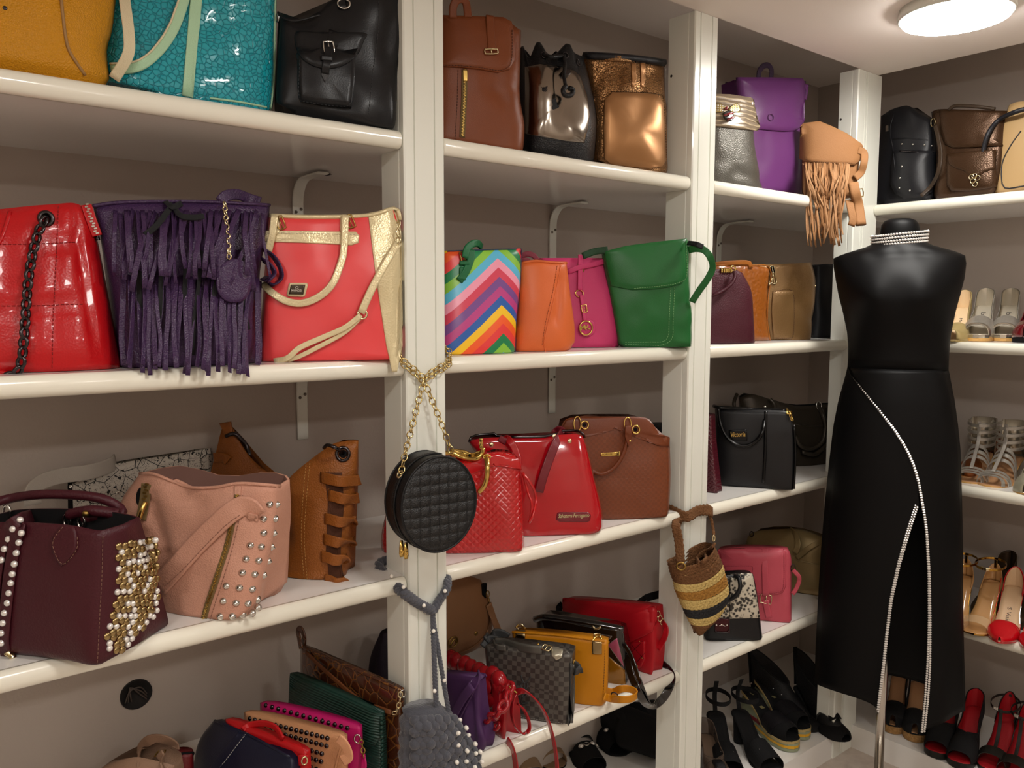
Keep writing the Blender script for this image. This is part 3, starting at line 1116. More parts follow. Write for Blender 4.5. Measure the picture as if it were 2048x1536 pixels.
m = leather('blush pink leather', '#c4907a', .45, bump=.3, scale=420)
pks = mat('pink thread', '#8d604f', .7)
t = T('handbag', 'blush pink bucket bag with silver cone studs and brass zip', 'bag', Z, (292, 'y', .115), (500, 'z', 1243))
t.body([(292, 1232), (350, 1244), (410, 1258), (470, 1240), (524, 1205)], [(545, 1110), (557, 1040)], [(280, 946), (310, 948), (345, 962), (380, 974), (430, 974), (480, 966), (560, 971)], [(250, 1080), (240, 1010)], .17, .10, m, n=2.8, bulge=.01, open=True, amp=.004,
       inner=mat('pink lining', '#6b4a40', .8), deep=.05, creases=[(345, 965, 400, 1010, .012, 14), (300, 1000, 330, 1100, .012, 14)])
t.seam([(280, 947), (310, 949), (345, 963), (380, 975), (430, 975), (480, 967), (560, 972)], m, .003, 'top_hem')
t.panel([(470, 972), (483, 972), (482, 1000), (470, 1000)], m, 'zip_guard', .003, smooth=False)
t.zip([(476, 990), (468, 1030), (455, 1090), (436, 1150), (416, 1210), (404, 1256)], .0045, GOLD, mat('olive zip tape', '#6b5530', .8), off=.0012)
t.stitch([(486, 990), (478, 1040), (464, 1100), (446, 1160), (428, 1215), (416, 1252)], pks)
t.strap([(322, 1172), (350, 1140), (390, 1096), (430, 1055), (462, 1026), (484, 1013), (502, 1015), (515, 1032)], .034, m, 'strap', .004, off=.006, reg=True, n=30)
t.stitch([(330, 1172), (365, 1140), (410, 1092), (450, 1052), (480, 1030)], pks, off=.0005)
t.panel([(497, 1024), (516, 1030), (516, 1044), (496, 1036)], m, 'strap_anchor', .003, smooth=False)
for x, y in ((1294, 549), (1264, 619), (1322, 619), (1265, 686), (1316, 688), (1201, 746), (1254, 753), (1305, 755), (1181, 811), (1240, 819), (1163, 877), (1222, 885), (1268, 890), (1086, 941), (1149, 950), (1211, 957),
             (1071, 1013), (1133, 1023), (1190, 1025), (1056, 1087), (1115, 1087), (1165, 1080), (1210, 1072), (1238, 1005), (1330, 550), (1290, 822), (1238, 1045)):
    t.stud(x / 2.4, 780 + y / 2.4, .0062, SILVER, .006, cone=True, name='cone_stud')
t.zip([(296, 968), (291, 1000), (284, 1040)], .008, BRASS, mat('olive zip tape', '#6b5530', .8), off=.003)
t.panel([(280, 975), (286, 978), (286, 994), (279, 1012), (273, 1004), (274, 986)], DARK, 'finger_hole', .001)
t.tube([(291, 1004, .01), (284, 1020, .012), (279, 1036, .012)], .004, GOLD, 'tassel_cap', 10)
for k in range(5):
    t.strap([(279 - k, 1036, .012), (274 - k * 2, 1060, .016), (268 - k * 2.5, 1080, .016)], .005, m, 'tassel_strip', .0012, n=6)

m = leather('cognac leather', '#8a4f1d', .40, bump=.35, scale=360)
dk = leather('cognac inside', '#4a2610', .7)
t = T('handbag', 'cognac brown slouchy hobo bag with cut out bands and ringed corners', 'bag', Z, (530, 'y', .17), (698, 'y', .05))
bk = t.body([(440, 1150), (560, 1160)], [(585, 1050), (590, 985)], [(420, 948), (432, 900), (446, 848), (462, 852), (490, 905), (530, 945), (575, 985)], [(425, 1050)], .05, .02, m, n=2.5, bulge=.01, open=False, w0=-.12, name='back_panel', amp=.003)
t.tube([(452, 872, .004), (470, 868, .008), (492, 890, .008), (500, 912, .006)], .004, GUN, 'ring_hook', 16)
t.panel([(440, 846), (462, 843), (466, 866), (452, 872)], m, 'corner_tab', .004, w=.002, smooth=False)
t.strap([(428, 915, .004), (448, 916, .006), (456, 922, .004)], .02, m, 'cut_band', .003)
t.body([(530, 1165), (565, 1176), (600, 1183), (640, 1184), (695, 1166)], [(703, 1060), (712, 960)], [(560, 985), (585, 950), (620, 920), (650, 898), (676, 884), (717, 882)], [(535, 1120), (545, 1050)], .12, .03, m, n=2.6, bulge=.014, open=False, amp=.004,
       creases=[(560, 985, 575, 1080, .01, 14)])
t.stitch([(612, 930), (606, 1000), (603, 1080), (610, 1175)], mat('tan stitch', '#b98a4c', .6))
t.stitch([(620, 926), (613, 1000), (609, 1080), (616, 1178)], mat('tan stitch', '#b98a4c', .6))
t.panel([(648, 945), (684, 945), (688, 1010), (682, 1080), (680, 1150), (690, 1172), (660, 1172), (652, 1100), (656, 1000)], dk, 'cut_out', .001, smooth=False)
for x0, x1, y0, y1 in ((642, 722, 947, 972), (658, 719, 982, 1009), (650, 712, 1026, 1057), (648, 710, 1067, 1099), (643, 696, 1103, 1132), (650, 694, 1150, 1178)):
    c = (y0 + y1) / 2
    t.strap([(x0, c - 5), (x0 + 12, c - 2, .008), ((x0 + x1) / 2, c + 3, .016), (x1 - 10, c + 2, .018), (x1 - 3, c, .010), (x1 - 8, c - 1, .002)], .021, m, 'cut_band', .0025, n=16)
t.ring(686, 908, 12, 13, .0032, GUN, 'grommet', off=.002)
t.stud(686, 908, .008, DARK, .001, name='grommet_hole')
t.tube([(686, 906), (672, 896, .03), (655, 890, .03), (648, 896, .02)], .0035, GUN, 'ring_hook', 14)
# ================================================================== LEFT BAY, FOURTH SHELF: bags filed face to the left
Z = SHELF_Z['D']
def filed(t, tl, tr, d, m, dt=None, **k):
    b0, b1 = t.foot()
    kw = dict(n=5, bulge=.004, open=False, amp=.002)
    kw.update(k)
    return t.body([b0, b1], [], [tl, tr], [], d, dt or d * .7, m, **kw)

m = mat('brown crocodile leather', '#4a2412', .22, bump=.6, scale=42, pat='scales', color2='#8a5a22', coat=.7)
t = T('clutch_bag', 'dark brown crocodile clutch with wrist strap standing behind the green one', 'bag', Z, (600, 'Z', 1290, .70), (805, 'Z', 1380, .70))
filed(t, (600, 1290), (806, 1381), .018, m)
t.strap([(604, 1296), (598, 1275, .0), (596, 1262, .0), (602, 1258, -.005), (608, 1272, -.008), (608, 1292, -.008)], .014, m, 'wrist_strap', .003)
t.seam([(600, 1292), (700, 1335), (806, 1382)], m, .003, 'top_edge')
t.strap([(612, 1305, .006), (660, 1350, .010), (720, 1400, .012), (782, 1425, .012)], .010, leather('tobacco leather', '#6a3c1e', .45), 'strap', .003)
t.chain([(801, 1384, .01), (800, 1400, .012), (795, 1420, .014), (786, 1428, .014)], .014, .0014, PALEGOLD)
t.ring(805, 1386, 5, 7, .0014, SILVER)

m = mat('bottle green ribbed fabric', '#16382f', .45, bump=.8, scale=60, pat='ribs')
t = T('clutch_bag', 'bottle green ribbed fold over clutch between the brown crocodile and magenta ones', 'bag', Z, (582, 'Z', 1345, .66), (765, 'Z', 1425, .66))
filed(t, (582, 1345), (766, 1426), .022, m)
t.panel([(582, 1346), (650, 1376), (764, 1427), (764, 1470), (752, 1490), (735, 1492), (660, 1475), (578, 1420)], m, 'fold_flap', .005, smooth=False)
for k in range(12):
    t.stud(764 - k * .1, 1436 + k * 9, .004, m, .003, name='braid_knot', off=.001)

m = leather('magenta leather', '#b3135f', .4, bump=.15)
t = T('clutch_bag', 'magenta pink bag with a row of dark metal studs along its top', 'bag', Z, (520, 'Z', 1405, .645), (722, 'Z', 1455, .645))
filed(t, (520, 1405), (722, 1456), .026, m, .024, n=3)
for i in range(14):
    f = i / 13
    t.stud(531.6 + 163.4 * f, 1408.8 + 45 * f + 2, .0045, GUN, .0035, name='oval_stud')
t.ring(716, 1476, 6, 8, .0015, SILVER)
t.chain([(722, 1480, .01), (726, 1500, .012), (728, 1515, .012)], .013, .0014, BRASS)
t.strap([(726, 1510, .014), (728, 1530, .014), (724, 1560, .014)], .012, m, 'strap', .003)

m = leather('peach tan leather', '#c08a62', .45)
t = T('clutch_bag', 'tan bag covered with rows of round dark studs, left of the magenta one', 'bag', Z, (490, 'Z', 1425, .64), (690, 'Z', 1475, .64))
filed(t, (488, 1424), (692, 1476), .026, m, .024, n=3)
for r in range(6):
    for i in range(16):
        f = i / 15
        x, y = 500 - r * 4 + (155 - r * 1.5) * f, 1437 + r * 13.5 + (39 + r * 2) * f
        t.stud(x + (r % 2) * 4, y, .0046, GUN, .004, name='dark_stud')
t.seam([(693, 1478), (680, 1500), (670, 1540)], m, .003, 'flap_edge')
t.strap([(676, 1476, .014), (690, 1490, .02), (697, 1512, .016), (684, 1522, .012)], .020, leather('peach strap', '#d99e77', .5), 'strap', .003)

m = leather('poppy red leather', '#b5161b', .35, bump=.15)
t = T('clutch_bag', 'small red satchel with a top handle just behind the navy bag', 'bag', Z, (450, 'Z', 1440, .635), (612, 'Z', 1505, .635))
filed(t, (450, 1438), (614, 1506), .024, m, .02, n=4)
t.strap([(488, 1458), (500, 1450, .004), (530, 1447, .004), (552, 1456, .006), (566, 1478, .006)], .012, m, 'handle', .004, off=.003)
t.panel([(598, 1508), (614, 1508), (612, 1530), (600, 1530)], m, 'side_tab', .004, smooth=False)
t.ring(608, 1520, 5, 7, .0014, PALEGOLD)

m = leather('midnight navy leather', '#15172c', .38, bump=.15)
t = T('clutch_bag', 'midnight navy flap bag with a white stitched band, nearest in the filed row', 'bag', Z, (430, 'Z', 1440, .645), (580, 'Z', 1515, .645), lean=.12)
b0, b1 = t.foot()
t.body([(b0[0] - 55, b0[1]), (b1[0], b1[1])], [(590, 1540)], [(428, 1440), (500, 1470), (582, 1514)], [(395, 1490)], .03, .02, m, n=4, bulge=.012, open=False, amp=.003)
t.panel([(484, 1458), (496, 1463), (446, 1530), (432, 1545), (418, 1540), (430, 1522)], m, 'band', .003, smooth=False)
t.stitch([(494, 1464), (445, 1528)], mat('white thread', '#b9b6b0', .6))
t.seam([(430, 1441), (500, 1471), (580, 1514)], m, .0025, 'top_edge')

m = leather('taupe leather', '#8d6f5a', .5)
t = T('handbag', 'taupe shoulder bag with curled strap at the bottom of the left bay', 'bag', Z, (205, 'Z', 1536, .60), (345, 'Z', 1530, .62))
b0, b1 = t.foot()
t.body([b0, b1], [], [(200, 1538), (262, 1514), (300, 1518), (352, 1532)], [], .09, .05, m, n=3, bulge=.01, open=False, amp=.003)
t.strap([(276, 1536, .0), (282, 1500, .0), (300, 1480, .0), (330, 1480, -.01), (350, 1492, -.02), (342, 1504, -.02), (318, 1506, -.01)], .020, m, 'strap', .003, n=30)
t.strap([(318, 1506, .01), (326, 1520, .01), (324, 1536, .01)], .018, m, 'strap', .003)
t.buckle(322, 1510, 14, 14, BRASS, 30)
m = leather('dark red leather', '#5a0f12', .4)
t = T('clutch_bag', 'black edged dark red pouch lying between the taupe and navy bags', 'bag', Z, (320, 'Z', 1520, .60), (385, 'Z', 1512, .60))
b0, b1 = t.foot()
t.body([b0, b1], [], [(318, 1524), (345, 1512), (386, 1508)], [], .05, .03, m, n=3, bulge=.005, open=False)
t.seam([(318, 1524), (345, 1511), (386, 1507)], DARK, .004, 'zip_edge')
m = leather('aubergine leather', '#1c1220', .6)
t = T('handbag', 'very dark aubergine bag standing in shadow behind the first upright', 'bag', Z, (752, 'y', .30), (830, 'y', .30))
t.body([(752, 1400), (830, 1400)], [], [(764, 1270), (800, 1262), (830, 1275)], [(750, 1330)], .08, .03, m, n=2.5, bulge=.01, open=False)

# ================================================================== MIDDLE BAY, TOP SHELF
Z = SHELF_Z['A']
m = leather('saddle brown leather', '#7a3f1f', .42, bump=.12)
sst = mat('brown thread', '#4a2412', .7)
t = T('backpack', 'saddle brown flap backpack with a vertical brass zip', 'bag', Z, (866, 'y', .105), (1045, 'y', .045))
t.body([(866, 280), (1046, 305)], [(1049, 250), (1040, 190)], [(880, 36), (1000, 38), (1042, 60)], [], .12, .09, m, n=6, bulge=.006, open=False, amp=.003, creases=[(975, 168, 1010, 200, .006, 10), (990, 170, 1030, 175, .008, 8)])
t.panel([(880, 31), (950, 33), (1005, 35), (1022, 44), (1030, 90), (1028, 122), (1018, 140), (995, 146), (960, 140), (920, 136), (880, 134)], m, 'flap', .006, smooth=False, puff=.003)
t.stitch([(880, 130), (950, 134), (994, 141), (1014, 136), (1023, 120), (1024, 60)], sst)
t.strap([(979, 32), (980, 60), (983, 102)], .017, m, 'flap_strap', .004, off=.002)
t.buckle(981, 104, 27, 9, PALEGOLD, 8, .0018)
t.zip([(929, 140), (928, 200), (924, 275)], .005, BRASS, mat('olive zip tape', '#6b5530', .8))
t.panel([(925, 140), (934, 140), (934, 164), (926, 164)], BRASS, 'zip_pull', .004, smooth=False)
t.strap([(906, 36, .0), (906, 16, .0), (912, 2, .0), (922, -2, .0), (932, 6, .0), (936, 34, .0)], .016, m, 'top_handle', .004, n=26)
t.stitch([(916, 140), (914, 210), (910, 280)], sst)

m = leather('black pebbled leather', '#111113', .4, bump=.35, scale=380)
t = T('backpack', 'black drawstring backpack with a shiny silver front panel', 'bag', Z, (1046, 'y', .09), (1186, 'y', .045))
t.body([(1046, 300), (1188, 325)], [(1193, 235), (1180, 165)], [(1044, 92), (1058, 116), (1076, 82), (1096, 108), (1116, 106), (1138, 86), (1150, 104), (1166, 112)], [], .14, .07, m, n=2.6, bulge=.022, open=True, amp=.006, deep=.05)
t.panel([(1050, 134), (1080, 128), (1115, 132), (1148, 141), (1160, 152), (1173, 190), (1179, 228), (1174, 262), (1168, 286), (1130, 282), (1090, 275), (1050, 268)], mat('silver foil leather', '#9d948a', .16, 1.0, bump=.5, scale=14), 'silver_panel', .002, smooth=False)
t.tube([(1086, 111), (1105, 114, .03), (1128, 112)], .004, m, 'drawstring')
t.tube([(1128, 112), (1130, 130, .034), (1128, 150, .036), (1132, 178, .036)], .004, m, 'drawstring')
t.panel([(1124, 142), (1136, 142), (1137, 152), (1125, 152)], GUN, 'cord_stop', .008)
t.tube([(1132, 172, .036), (1126, 180, .036), (1130, 190, .036), (1142, 190, .036), (1146, 180, .036), (1138, 176, .036)], .0055, m, 'cord_knot', 20)
for x, y in ((1087, 111), (1130, 112), (1154, 126)):
    t.ring(x, y, 5, 6, .0014, GUN)

m = mat('bronze snake foil', '#a87c50', .34, .75, bump=.9, scale=190, pat='scales', color2='#3c2512')
bz = mat('bronze smooth foil', '#a8794d', .38, .6, bump=.05, scale=30)
t = T('backpack', 'metallic bronze backpack with black zipped top beside the second upright', 'bag', Z, (1194, 'y', .085), (1336, 'y', .04))
t.body([(1194, 320), (1338, 346)], [(1334, 260), (1330, 190)], [(1172, 112), (1250, 116), (1329, 126)], [(1186, 200)], .13, .10, m, n=5, bulge=.012, open=False, amp=.005, creases=[(1215, 150, 1320, 152, .008, 6), (1200, 140, 1190, 180, .006, 8)])
t.panel([(1222, 185), (1265, 184), (1312, 190), (1325, 206), (1330, 260), (1331, 320), (1322, 334), (1300, 336), (1222, 328), (1208, 318), (1206, 260), (1208, 200)], bz, 'front_pocket', .006, smooth=False, puff=.004)
t.stitch([(1222, 183), (1312, 188), (1327, 206), (1333, 320)], DARK)
t.strap([(1172, 112), (1215, 116), (1265, 120), (1328, 128)], .014, m, 'zip_band', .004, n=24, off=.002)
t.seam([(1170, 111), (1215, 113), (1265, 117), (1328, 125)], leather('black trim', '#15151a', .4), .009, 'zip_cover')
for x in (1267, 1285):
    t.panel([(x - 5, 126), (x + 4, 126), (x + 5, 160), (x, 175), (x - 4, 172)], bz, 'zip_pull', .003, smooth=False, w=.028)
    t.ring(x, 123, 4, 6, .0014, GUN)

# ================================================================== MIDDLE BAY, SECOND SHELF
Z = SHELF_Z['B']
t = T('handbag', 'tote with rainbow chevron stripes beside the first upright', 'bag', Z, (878, 'y', .055), (1032, 'y', .025))
# chevron stripes: bands of colour folded about a line near the right edge
cm = bpy.data.materials.new('rainbow chevron')
cm.use_nodes = True
nt = cm.node_tree; N = nt.nodes; L = nt.links
b = N['Principled BSDF']; b.inputs['Roughness'].default_value = .38
tc = N.new('ShaderNodeTexCoord'); sp = N.new('ShaderNodeSeparateXYZ'); L.new(tc.outputs['Object'], sp.inputs[0])
def mth(op, a, c=None, d=None):
    n = N.new('ShaderNodeMath'); n.operation = op
    for i, q in enumerate((a, c, d)):
        if q is None: continue
        if isinstance(q, (int, float)): n.inputs[i].default_value = q
        else: L.new(q, n.inputs[i])
    return n.outputs[0]
ap = t.at(1009, 515)
dx = mth('SUBTRACT', sp.outputs['X'], ap.x)
lf = mth('MULTIPLY', mth('ABSOLUTE', dx), .80)
cc = mth('ADD', sp.outputs['Z'], lf)
cols = ['#57b5d8', '#86bf3c', '#1d7d4c', '#e23b3b', '#ee5a24', '#f2c01d', '#1d5aa8', '#b83a80', '#74468c', '#d23c56', '#ef9ab2']   # upward from the light blue
st = .0193
fr = mth('FRACT', mth('ADD', mth('DIVIDE', mth('SUBTRACT', cc, ap.z), st * 11), 5))
rp = N.new('ShaderNodeValToRGB'); rp.color_ramp.interpolation = 'CONSTANT'
el = rp.color_ramp.elements
while len(el) < 11: el.new(.5)
for i in range(11):
    el[i].position = i / 11
    el[i].color = lin(cols[i])
L.new(fr, rp.inputs[0]); L.new(rp.outputs[0], b.inputs['Base Color'])
t.body([(878, 714), (960, 716), (1031, 713)], [(1033, 650), (1041, 570)], [(885, 502), (960, 499), (1043, 497)], [], .13, .06, cm, n=4, bulge=.008, open=True, amp=.002, deep=.08)
gl = leather('emerald leather', '#176339', .4)
t.strap([(942, 500), (940, 520), (930, 545), (918, 562)], .016, gl, 'handle_tab', .003, off=.003)
t.strap([(925, 535), (924, 560)], .014, gl, 'handle_tab', .003, off=.003)
t.strap([(930, 516, .012), (934, 498, .012), (945, 488, .004), (956, 487, -.01), (963, 494, -.03)], .015, gl, 'handle', .004)
t.buckle(927, 514, 16, 20, BRASS, 10)
t.strap([(918, 527), (936, 527)], .008, gl, 'strap_keeper', .004, off=.005)
t.seam([(886, 503), (960, 500), (1042, 498)], leather('navy edge', '#2a3050', .5), .0014)
t.seam([(1043, 500), (1040, 570), (1033, 650), (1030, 710)], leather('navy edge', '#2a3050', .5), .0014)

m = leather('tangerine leather', '#cf6430', .42, bump=.08)
ost = mat('orange thread', '#8d3c14', .7)
t = T('handbag', 'plain tangerine orange soft leather bag between the chevron and pink bags', 'bag', Z, (1026, 'y', .06), (1146, 'y', .025))
t.body([(1026, 704), (1060, 711), (1098, 722), (1125, 712), (1150, 688)], [(1149, 650), (1141, 590)], [(1040, 526), (1070, 521), (1105, 524), (1133, 524)], [], .075, .03, m, n=2.6, bulge=.014, open=False, amp=.003, creases=[(1118, 560, 1108, 640, .008, 8)])
t.seam([(1121, 532), (1112, 580), (1099, 635), (1089, 680), (1090, 700), (1098, 721)], m, .0018)
t.stitch([(1114, 532), (1105, 585), (1092, 640), (1084, 690)], ost)
t.seam([(1040, 527), (1070, 522), (1105, 525), (1133, 526)], m, .003, 'top_hem')
dkr = leather('wine strap leather', '#7a2638', .45)
t.strap([(1042, 512, -.03), (1056, 508, -.03), (1068, 512, -.03), (1075, 521, -.03)], .012, dkr, 'handle', .003)
t.strap([(1030, 530, -.01), (1044, 520, -.01), (1060, 522, -.01)], .010, dkr, 'handle', .003)

m = leather('raspberry pink leather', '#c63a6c', .42, bump=.1)
kst = mat('pale pink thread', '#e39ab0', .6)
t = T('handbag', 'raspberry pink tote with a gold monogram charm on a strap', 'bag', Z, (1120, 'y', .13), (1238, 'y', .075))
t.body([(1120, 702), (1180, 704), (1232, 705)], [(1252, 672), (1263, 590)], [(1078, 516), (1160, 516), (1273, 516)], [(1100, 600)], .10, .05, m, n=4, bulge=.008, open=True, amp=.002, creases=[(1215, 700, 1235, 690, .006, 6)])
t.strap([(1159, 510), (1159, 530), (1158, 581)], .0125, m, 'charm_strap', .003, off=.006)
t.buckle(1160, 537, 13, 13, BRASS)
t.ring(1158, 587, 8, 7, .0014, GOLD)
t.strap([(1162, 590, .006), (1166, 615, .006), (1170, 643, .006)], .0085, m, 'charm_strap', .003)
t.buckle(1166.5, 618, 11, 15, GOLD, 8, .0014, off=.007)
t.panel([(1173 + 17 * cos(a), 656 + 17 * sin(a)) for a in [i * pi / 6 for i in range(12)]], m, 'charm_disc', .004, off=.003)
t.ring(1171, 656, 13.5, 14, .0019, GOLD, 'charm_ring', off=.003)
t.text('M', (1160.5, 661), (1171, 658), 9.5, GOLD, off=.0022, ext=.001)
t.text('K', (1171, 661), (1180, 658), 10, GOLD, off=.0022, ext=.001)
t.strap([(1135, 544), (1158, 535, .008), (1200, 525, .008), (1235, 512, .006), (1259, 502, .0)], .0125, m, 'shoulder_strap', .003)
t.stitch([(1262, 522), (1255, 590), (1243, 665)], kst)

m = leather('forest green leather', '#1f5f2d', .36, bump=.1)
gst = mat('pale green thread', '#7fae74', .6)
t = T('handbag', 'forest green flap satchel touching the second upright', 'bag', Z, (1238, 'y', .06), (1381, 'y', -.022))
t.body([(1238, 690), (1310, 699), (1382, 707)], [(1384, 640), (1378, 560)], [(1205, 506), (1280, 488), (1374, 479)], [(1222, 600)], .05, .035, m, n=4, bulge=.008, open=False, amp=.004, creases=[(1355, 610, 1382, 600, .006, 8), (1355, 670, 1382, 660, .006, 6)])
t.strap([(1165, 512), (1190, 503), (1215, 500)], .016, leather('dark green leather', '#123a1e', .5), 'strap_end', .004)
t.panel([(1208, 503), (1250, 492), (1310, 484), (1373, 477), (1375, 520), (1373, 552), (1362, 568), (1335, 575), (1300, 579), (1262, 580), (1222, 572)], m, 'flap', .006, smooth=False, puff=.003)
t.stitch([(1372, 482), (1373, 550), (1360, 564), (1330, 571), (1268, 577)], gst)
for dx in (0, 8):
    t.stitch([(1341 + dx, 575), (1338 + dx, 640), (1336 + dx, 672 + dx * .5), (1326, 683 + dx * .8), (1300, 684 + dx * .8), (1250, 684 + dx * .6)], gst)
t.strap([(1377, 500, .012), (1392, 497, .03), (1408, 500, .04), (1420, 514, .045), (1425, 536, .045), (1415, 558, .04), (1398, 582, .03), (1384, 604, .012)], .017, m, 'shoulder_strap', .003, edge=False, n=34)
t.ring(1388, 492, 9, 5, .0015, SILVER, off=.01)
t.strap([(1376, 486, .02), (1392, 488, .035), (1406, 494, .04)], .012, leather('black trim', '#15151a', .4), 'strap_end', .003)

# ================================================================== MIDDLE BAY, THIRD SHELF
Z = SHELF_Z['C']
m = mat('red embossed patent', '#b80d12', .18, bump=.8, scale=210, pat='lattice', coat=.8)
t = T('handbag', 'red embossed patent bag with a gold jewelled clasp behind the round black bag', 'bag', Z, (766, 'y', .155), (1048, 'z', 1105))
t.body([(766, 1130), (900, 1118), (1049, 1106)], [(1046, 1000), (1042, 945)], [(800, 935), (895, 928), (945, 925), (972, 906), (1020, 906), (1036, 918)], [(764, 1060)], .06, .04, m, n=4, bulge=.006, open=False, amp=.002)
plain = leather('red patent leather', '#b50a10', .15, coat=.8, bump=.03)
t.panel([(967, 906), (1000, 902), (1026, 906), (1038, 918), (1044, 940), (1020, 930), (985, 932), (966, 938), (940, 950), (900, 950), (900, 930), (945, 926)], plain, 'yoke', .003, smooth=False)
t.tube([(850, 912), (900, 905), (918, 912), (935, 920), (955, 918), (964, 906), (966, 895)], .005, GOLD, 'clasp_frame', 34, off=.004)
t.panel([(900, 896), (930, 900), (945, 908), (958, 906), (965, 898), (966, 910), (956, 920), (938, 924), (918, 916), (900, 912)], GOLD, 'clasp_plate', .006, smooth=False)
for x, y in ((908, 907), (939, 912), (963, 901), (962, 882)):
    t.stud(x, y, .0026, DARK, .002, name='clasp_gem')
t.panel([(958, 876), (965, 876), (967, 896), (959, 896)], GOLD, 'clasp_knob', .008, smooth=False, w=.006)
t.tube([(973, 912), (975, 935, .02), (973, 958, .02), (967, 974, .018), (958, 984, .012)], .0058, GOLD, 'gold_handle', 30)
t.ring(974, 914, 7, 5, .0016, GOLD, off=.006)
t.tube([(1046, 948, .01), (1062, 968, .012), (1072, 995, .012), (1066, 1030, .012), (1058, 1045, .01)], .003, plain, 'shoulder_cord', 24)
t.tube([(1046, 945, .0), (1056, 985, .006), (1064, 1010, .008), (1060, 1040, .008)], .003, plain, 'shoulder_cord', 24)

m = leather('crimson patent leather', '#ab0716', .12, coat=.9, bump=.02)
dp = leather('dark crimson leather', '#6d1420', .3, coat=.3)
t = T('handbag', 'crimson patent flared handbag with gold script plaque', 'bag', Z, (1030, 'y', .085), (1207, 'z', 1067))
t.body([(1030, 1084), (1110, 1077), (1180, 1072), (1207, 1062)], [(1204, 1015), (1188, 950), (1176, 900)], [(938, 886), (965, 876), (1030, 874), (1100, 872), (1150, 868), (1168, 874)], [(1000, 985)], .12, .05, m, n=5, bulge=.008, open=False, amp=.002)
t.seam([(938, 884), (946, 872), (985, 868), (1000, 874), (1100, 872), (1130, 862), (1158, 862), (1168, 874)], GUN, .003, 'clasp_frame', off=.002)
t.strap([(1006, 872, -.01), (1018, 880, .012), (1030, 900, .016), (1036, 930, .016), (1030, 960, .014)], .016, m, 'handle', .003, off=.004)
t.strap([(998, 876), (1012, 884)], .015, dp, 'handle_tab', .004)
t.strap([(1124, 868), (1112, 886, .016), (1098, 920, .018), (1086, 955, .016), (1078, 984, .012)], .020, dp, 'handle', .003, off=.004)
t.strap([(1100, 885, -.03), (1108, 866, -.02), (1120, 858, -.01), (1128, 866, .0)], .016, dp, 'handle', .003)
for x, y in ((1139, 882), (983, 889), (1108, 872)):
    t.stud(x, y, .0055, PALEGOLD, .003, name='snap_stud')
t.panel([(1114, 1026), (1120, 1024), (1176, 1024), (1181, 1029), (1180, 1041), (1174, 1044), (1118, 1043), (1112, 1039)], dp, 'plaque', .003, smooth=False)
t.text('Salvatore Ferragamo', (1116, 1038.5), (1178, 1036.5), 10.5, PALEGOLD, off=.0016, ext=.001, shear=.35)

m = mat('chestnut woven leather', '#6b3519', .38, bump=.5, scale=150, pat='weave', color2='#73391b')
cs = leather('chestnut leather', '#6a3318', .4, bump=.1)
t = T('handbag', 'chestnut brown structured handbag with brass eyelets and nameplate', 'bag', Z, (1196, 'y', .075), (1336, 'z', 1036))
t.body([(1196, 1047), (1270, 1041), (1337, 1036)], [(1341, 960), (1340, 900)], [(1120, 866), (1130, 840), (1160, 834), (1230, 833), (1290, 835), (1306, 848), (1318, 868), (1339, 874)], [(1150, 960)], .09, .05, m, n=5, bulge=.006, open=False, amp=.002)
t.panel([(1124, 856), (1132, 840), (1160, 835), (1230, 834), (1290, 836), (1306, 849), (1318, 868), (1339, 875), (1338, 894), (1316, 892), (1296, 878), (1268, 872), (1250, 862), (1228, 857), (1200, 868), (1170, 874), (1126, 884)], cs, 'top_yoke', .0025, smooth=False)
for x, y in ((1169, 850), (1271, 859)):
    t.ring(x, y, 7.5, 8, .0022, GOLD, 'eyelet')
    t.stud(x, y, .005, DARK, .0008, name='eyelet_hole')
t.ring(1154, 848, 7, 15, .0016, GOLD, off=.006)
t.ring(1254, 848, 7, 13, .0016, GOLD, off=.006)
t.tube([(1256, 862, .014), (1252, 890, .018), (1240, 920, .018), (1222, 940, .018), (1200, 948, .018), (1180, 940, .014)], .0052, cs, 'handle', 36)
t.panel([(1250, 850), (1262, 852), (1263, 874), (1256, 894), (1249, 872)], cs, 'handle_tab', .004, smooth=False, w=.022)
t.stud(1255, 880, .003, GOLD, .002, name='rivet', off=.02)
t.panel([(1201, 906), (1240, 903), (1240, 911), (1201, 913)], GOLD, 'nameplate', .002, smooth=False)
t.text('FIORELLI', (1204, 911.5), (1224, 910), 4, BRASS, off=.0003)
m = leather('black smooth leather', '#141518', .33, bump=.06, scale=500)
t = T('clutch_bag', 'black pouch barely visible behind the chestnut handbag', 'bag', Z, (1290, 'y', .24), (1345, 'y', .24))
t.body([(1290, 1000), (1348, 1000)], [], [(1290, 850), (1348, 846)], [], .05, .04, m, n=4, open=False)
# ================================================================== MIDDLE BAY, FOURTH SHELF
Z = SHELF_Z['D']
m = leather('milk chocolate leather', '#8a6242', .42, bump=.08)
t = T('handbag', 'taupe brown round bottomed saddle bag at the back, left of the checkered bag', 'bag', Z, (862, 'y', .34), (985, 'y', .36))
t.body([(862, 1330), (905, 1322), (952, 1300)], [(980, 1270), (986, 1235), (978, 1200)], [(862, 1140), (905, 1140), (962, 1160)], [], .06, .03, m, n=3, bulge=.012, open=False, amp=.002)
t.seam([(962, 1166), (976, 1200), (980, 1236), (970, 1268), (944, 1294), (905, 1310)], m, .002, 'flap_edge', off=.002)
t.stud(952, 1267, .006, BRASS, .003, name='snap_stud')
t.ring(905, 1283, 11, 10, .0018, BRASS, 'clasp_ring')
t.tube([(900, 1292), (908, 1278), (914, 1286)], .003, BRASS, 'clasp_bar', 8)
t.panel([(962, 1166), (972, 1166), (970, 1196), (964, 1190)], DARK, 'side_gap', .004, smooth=False)
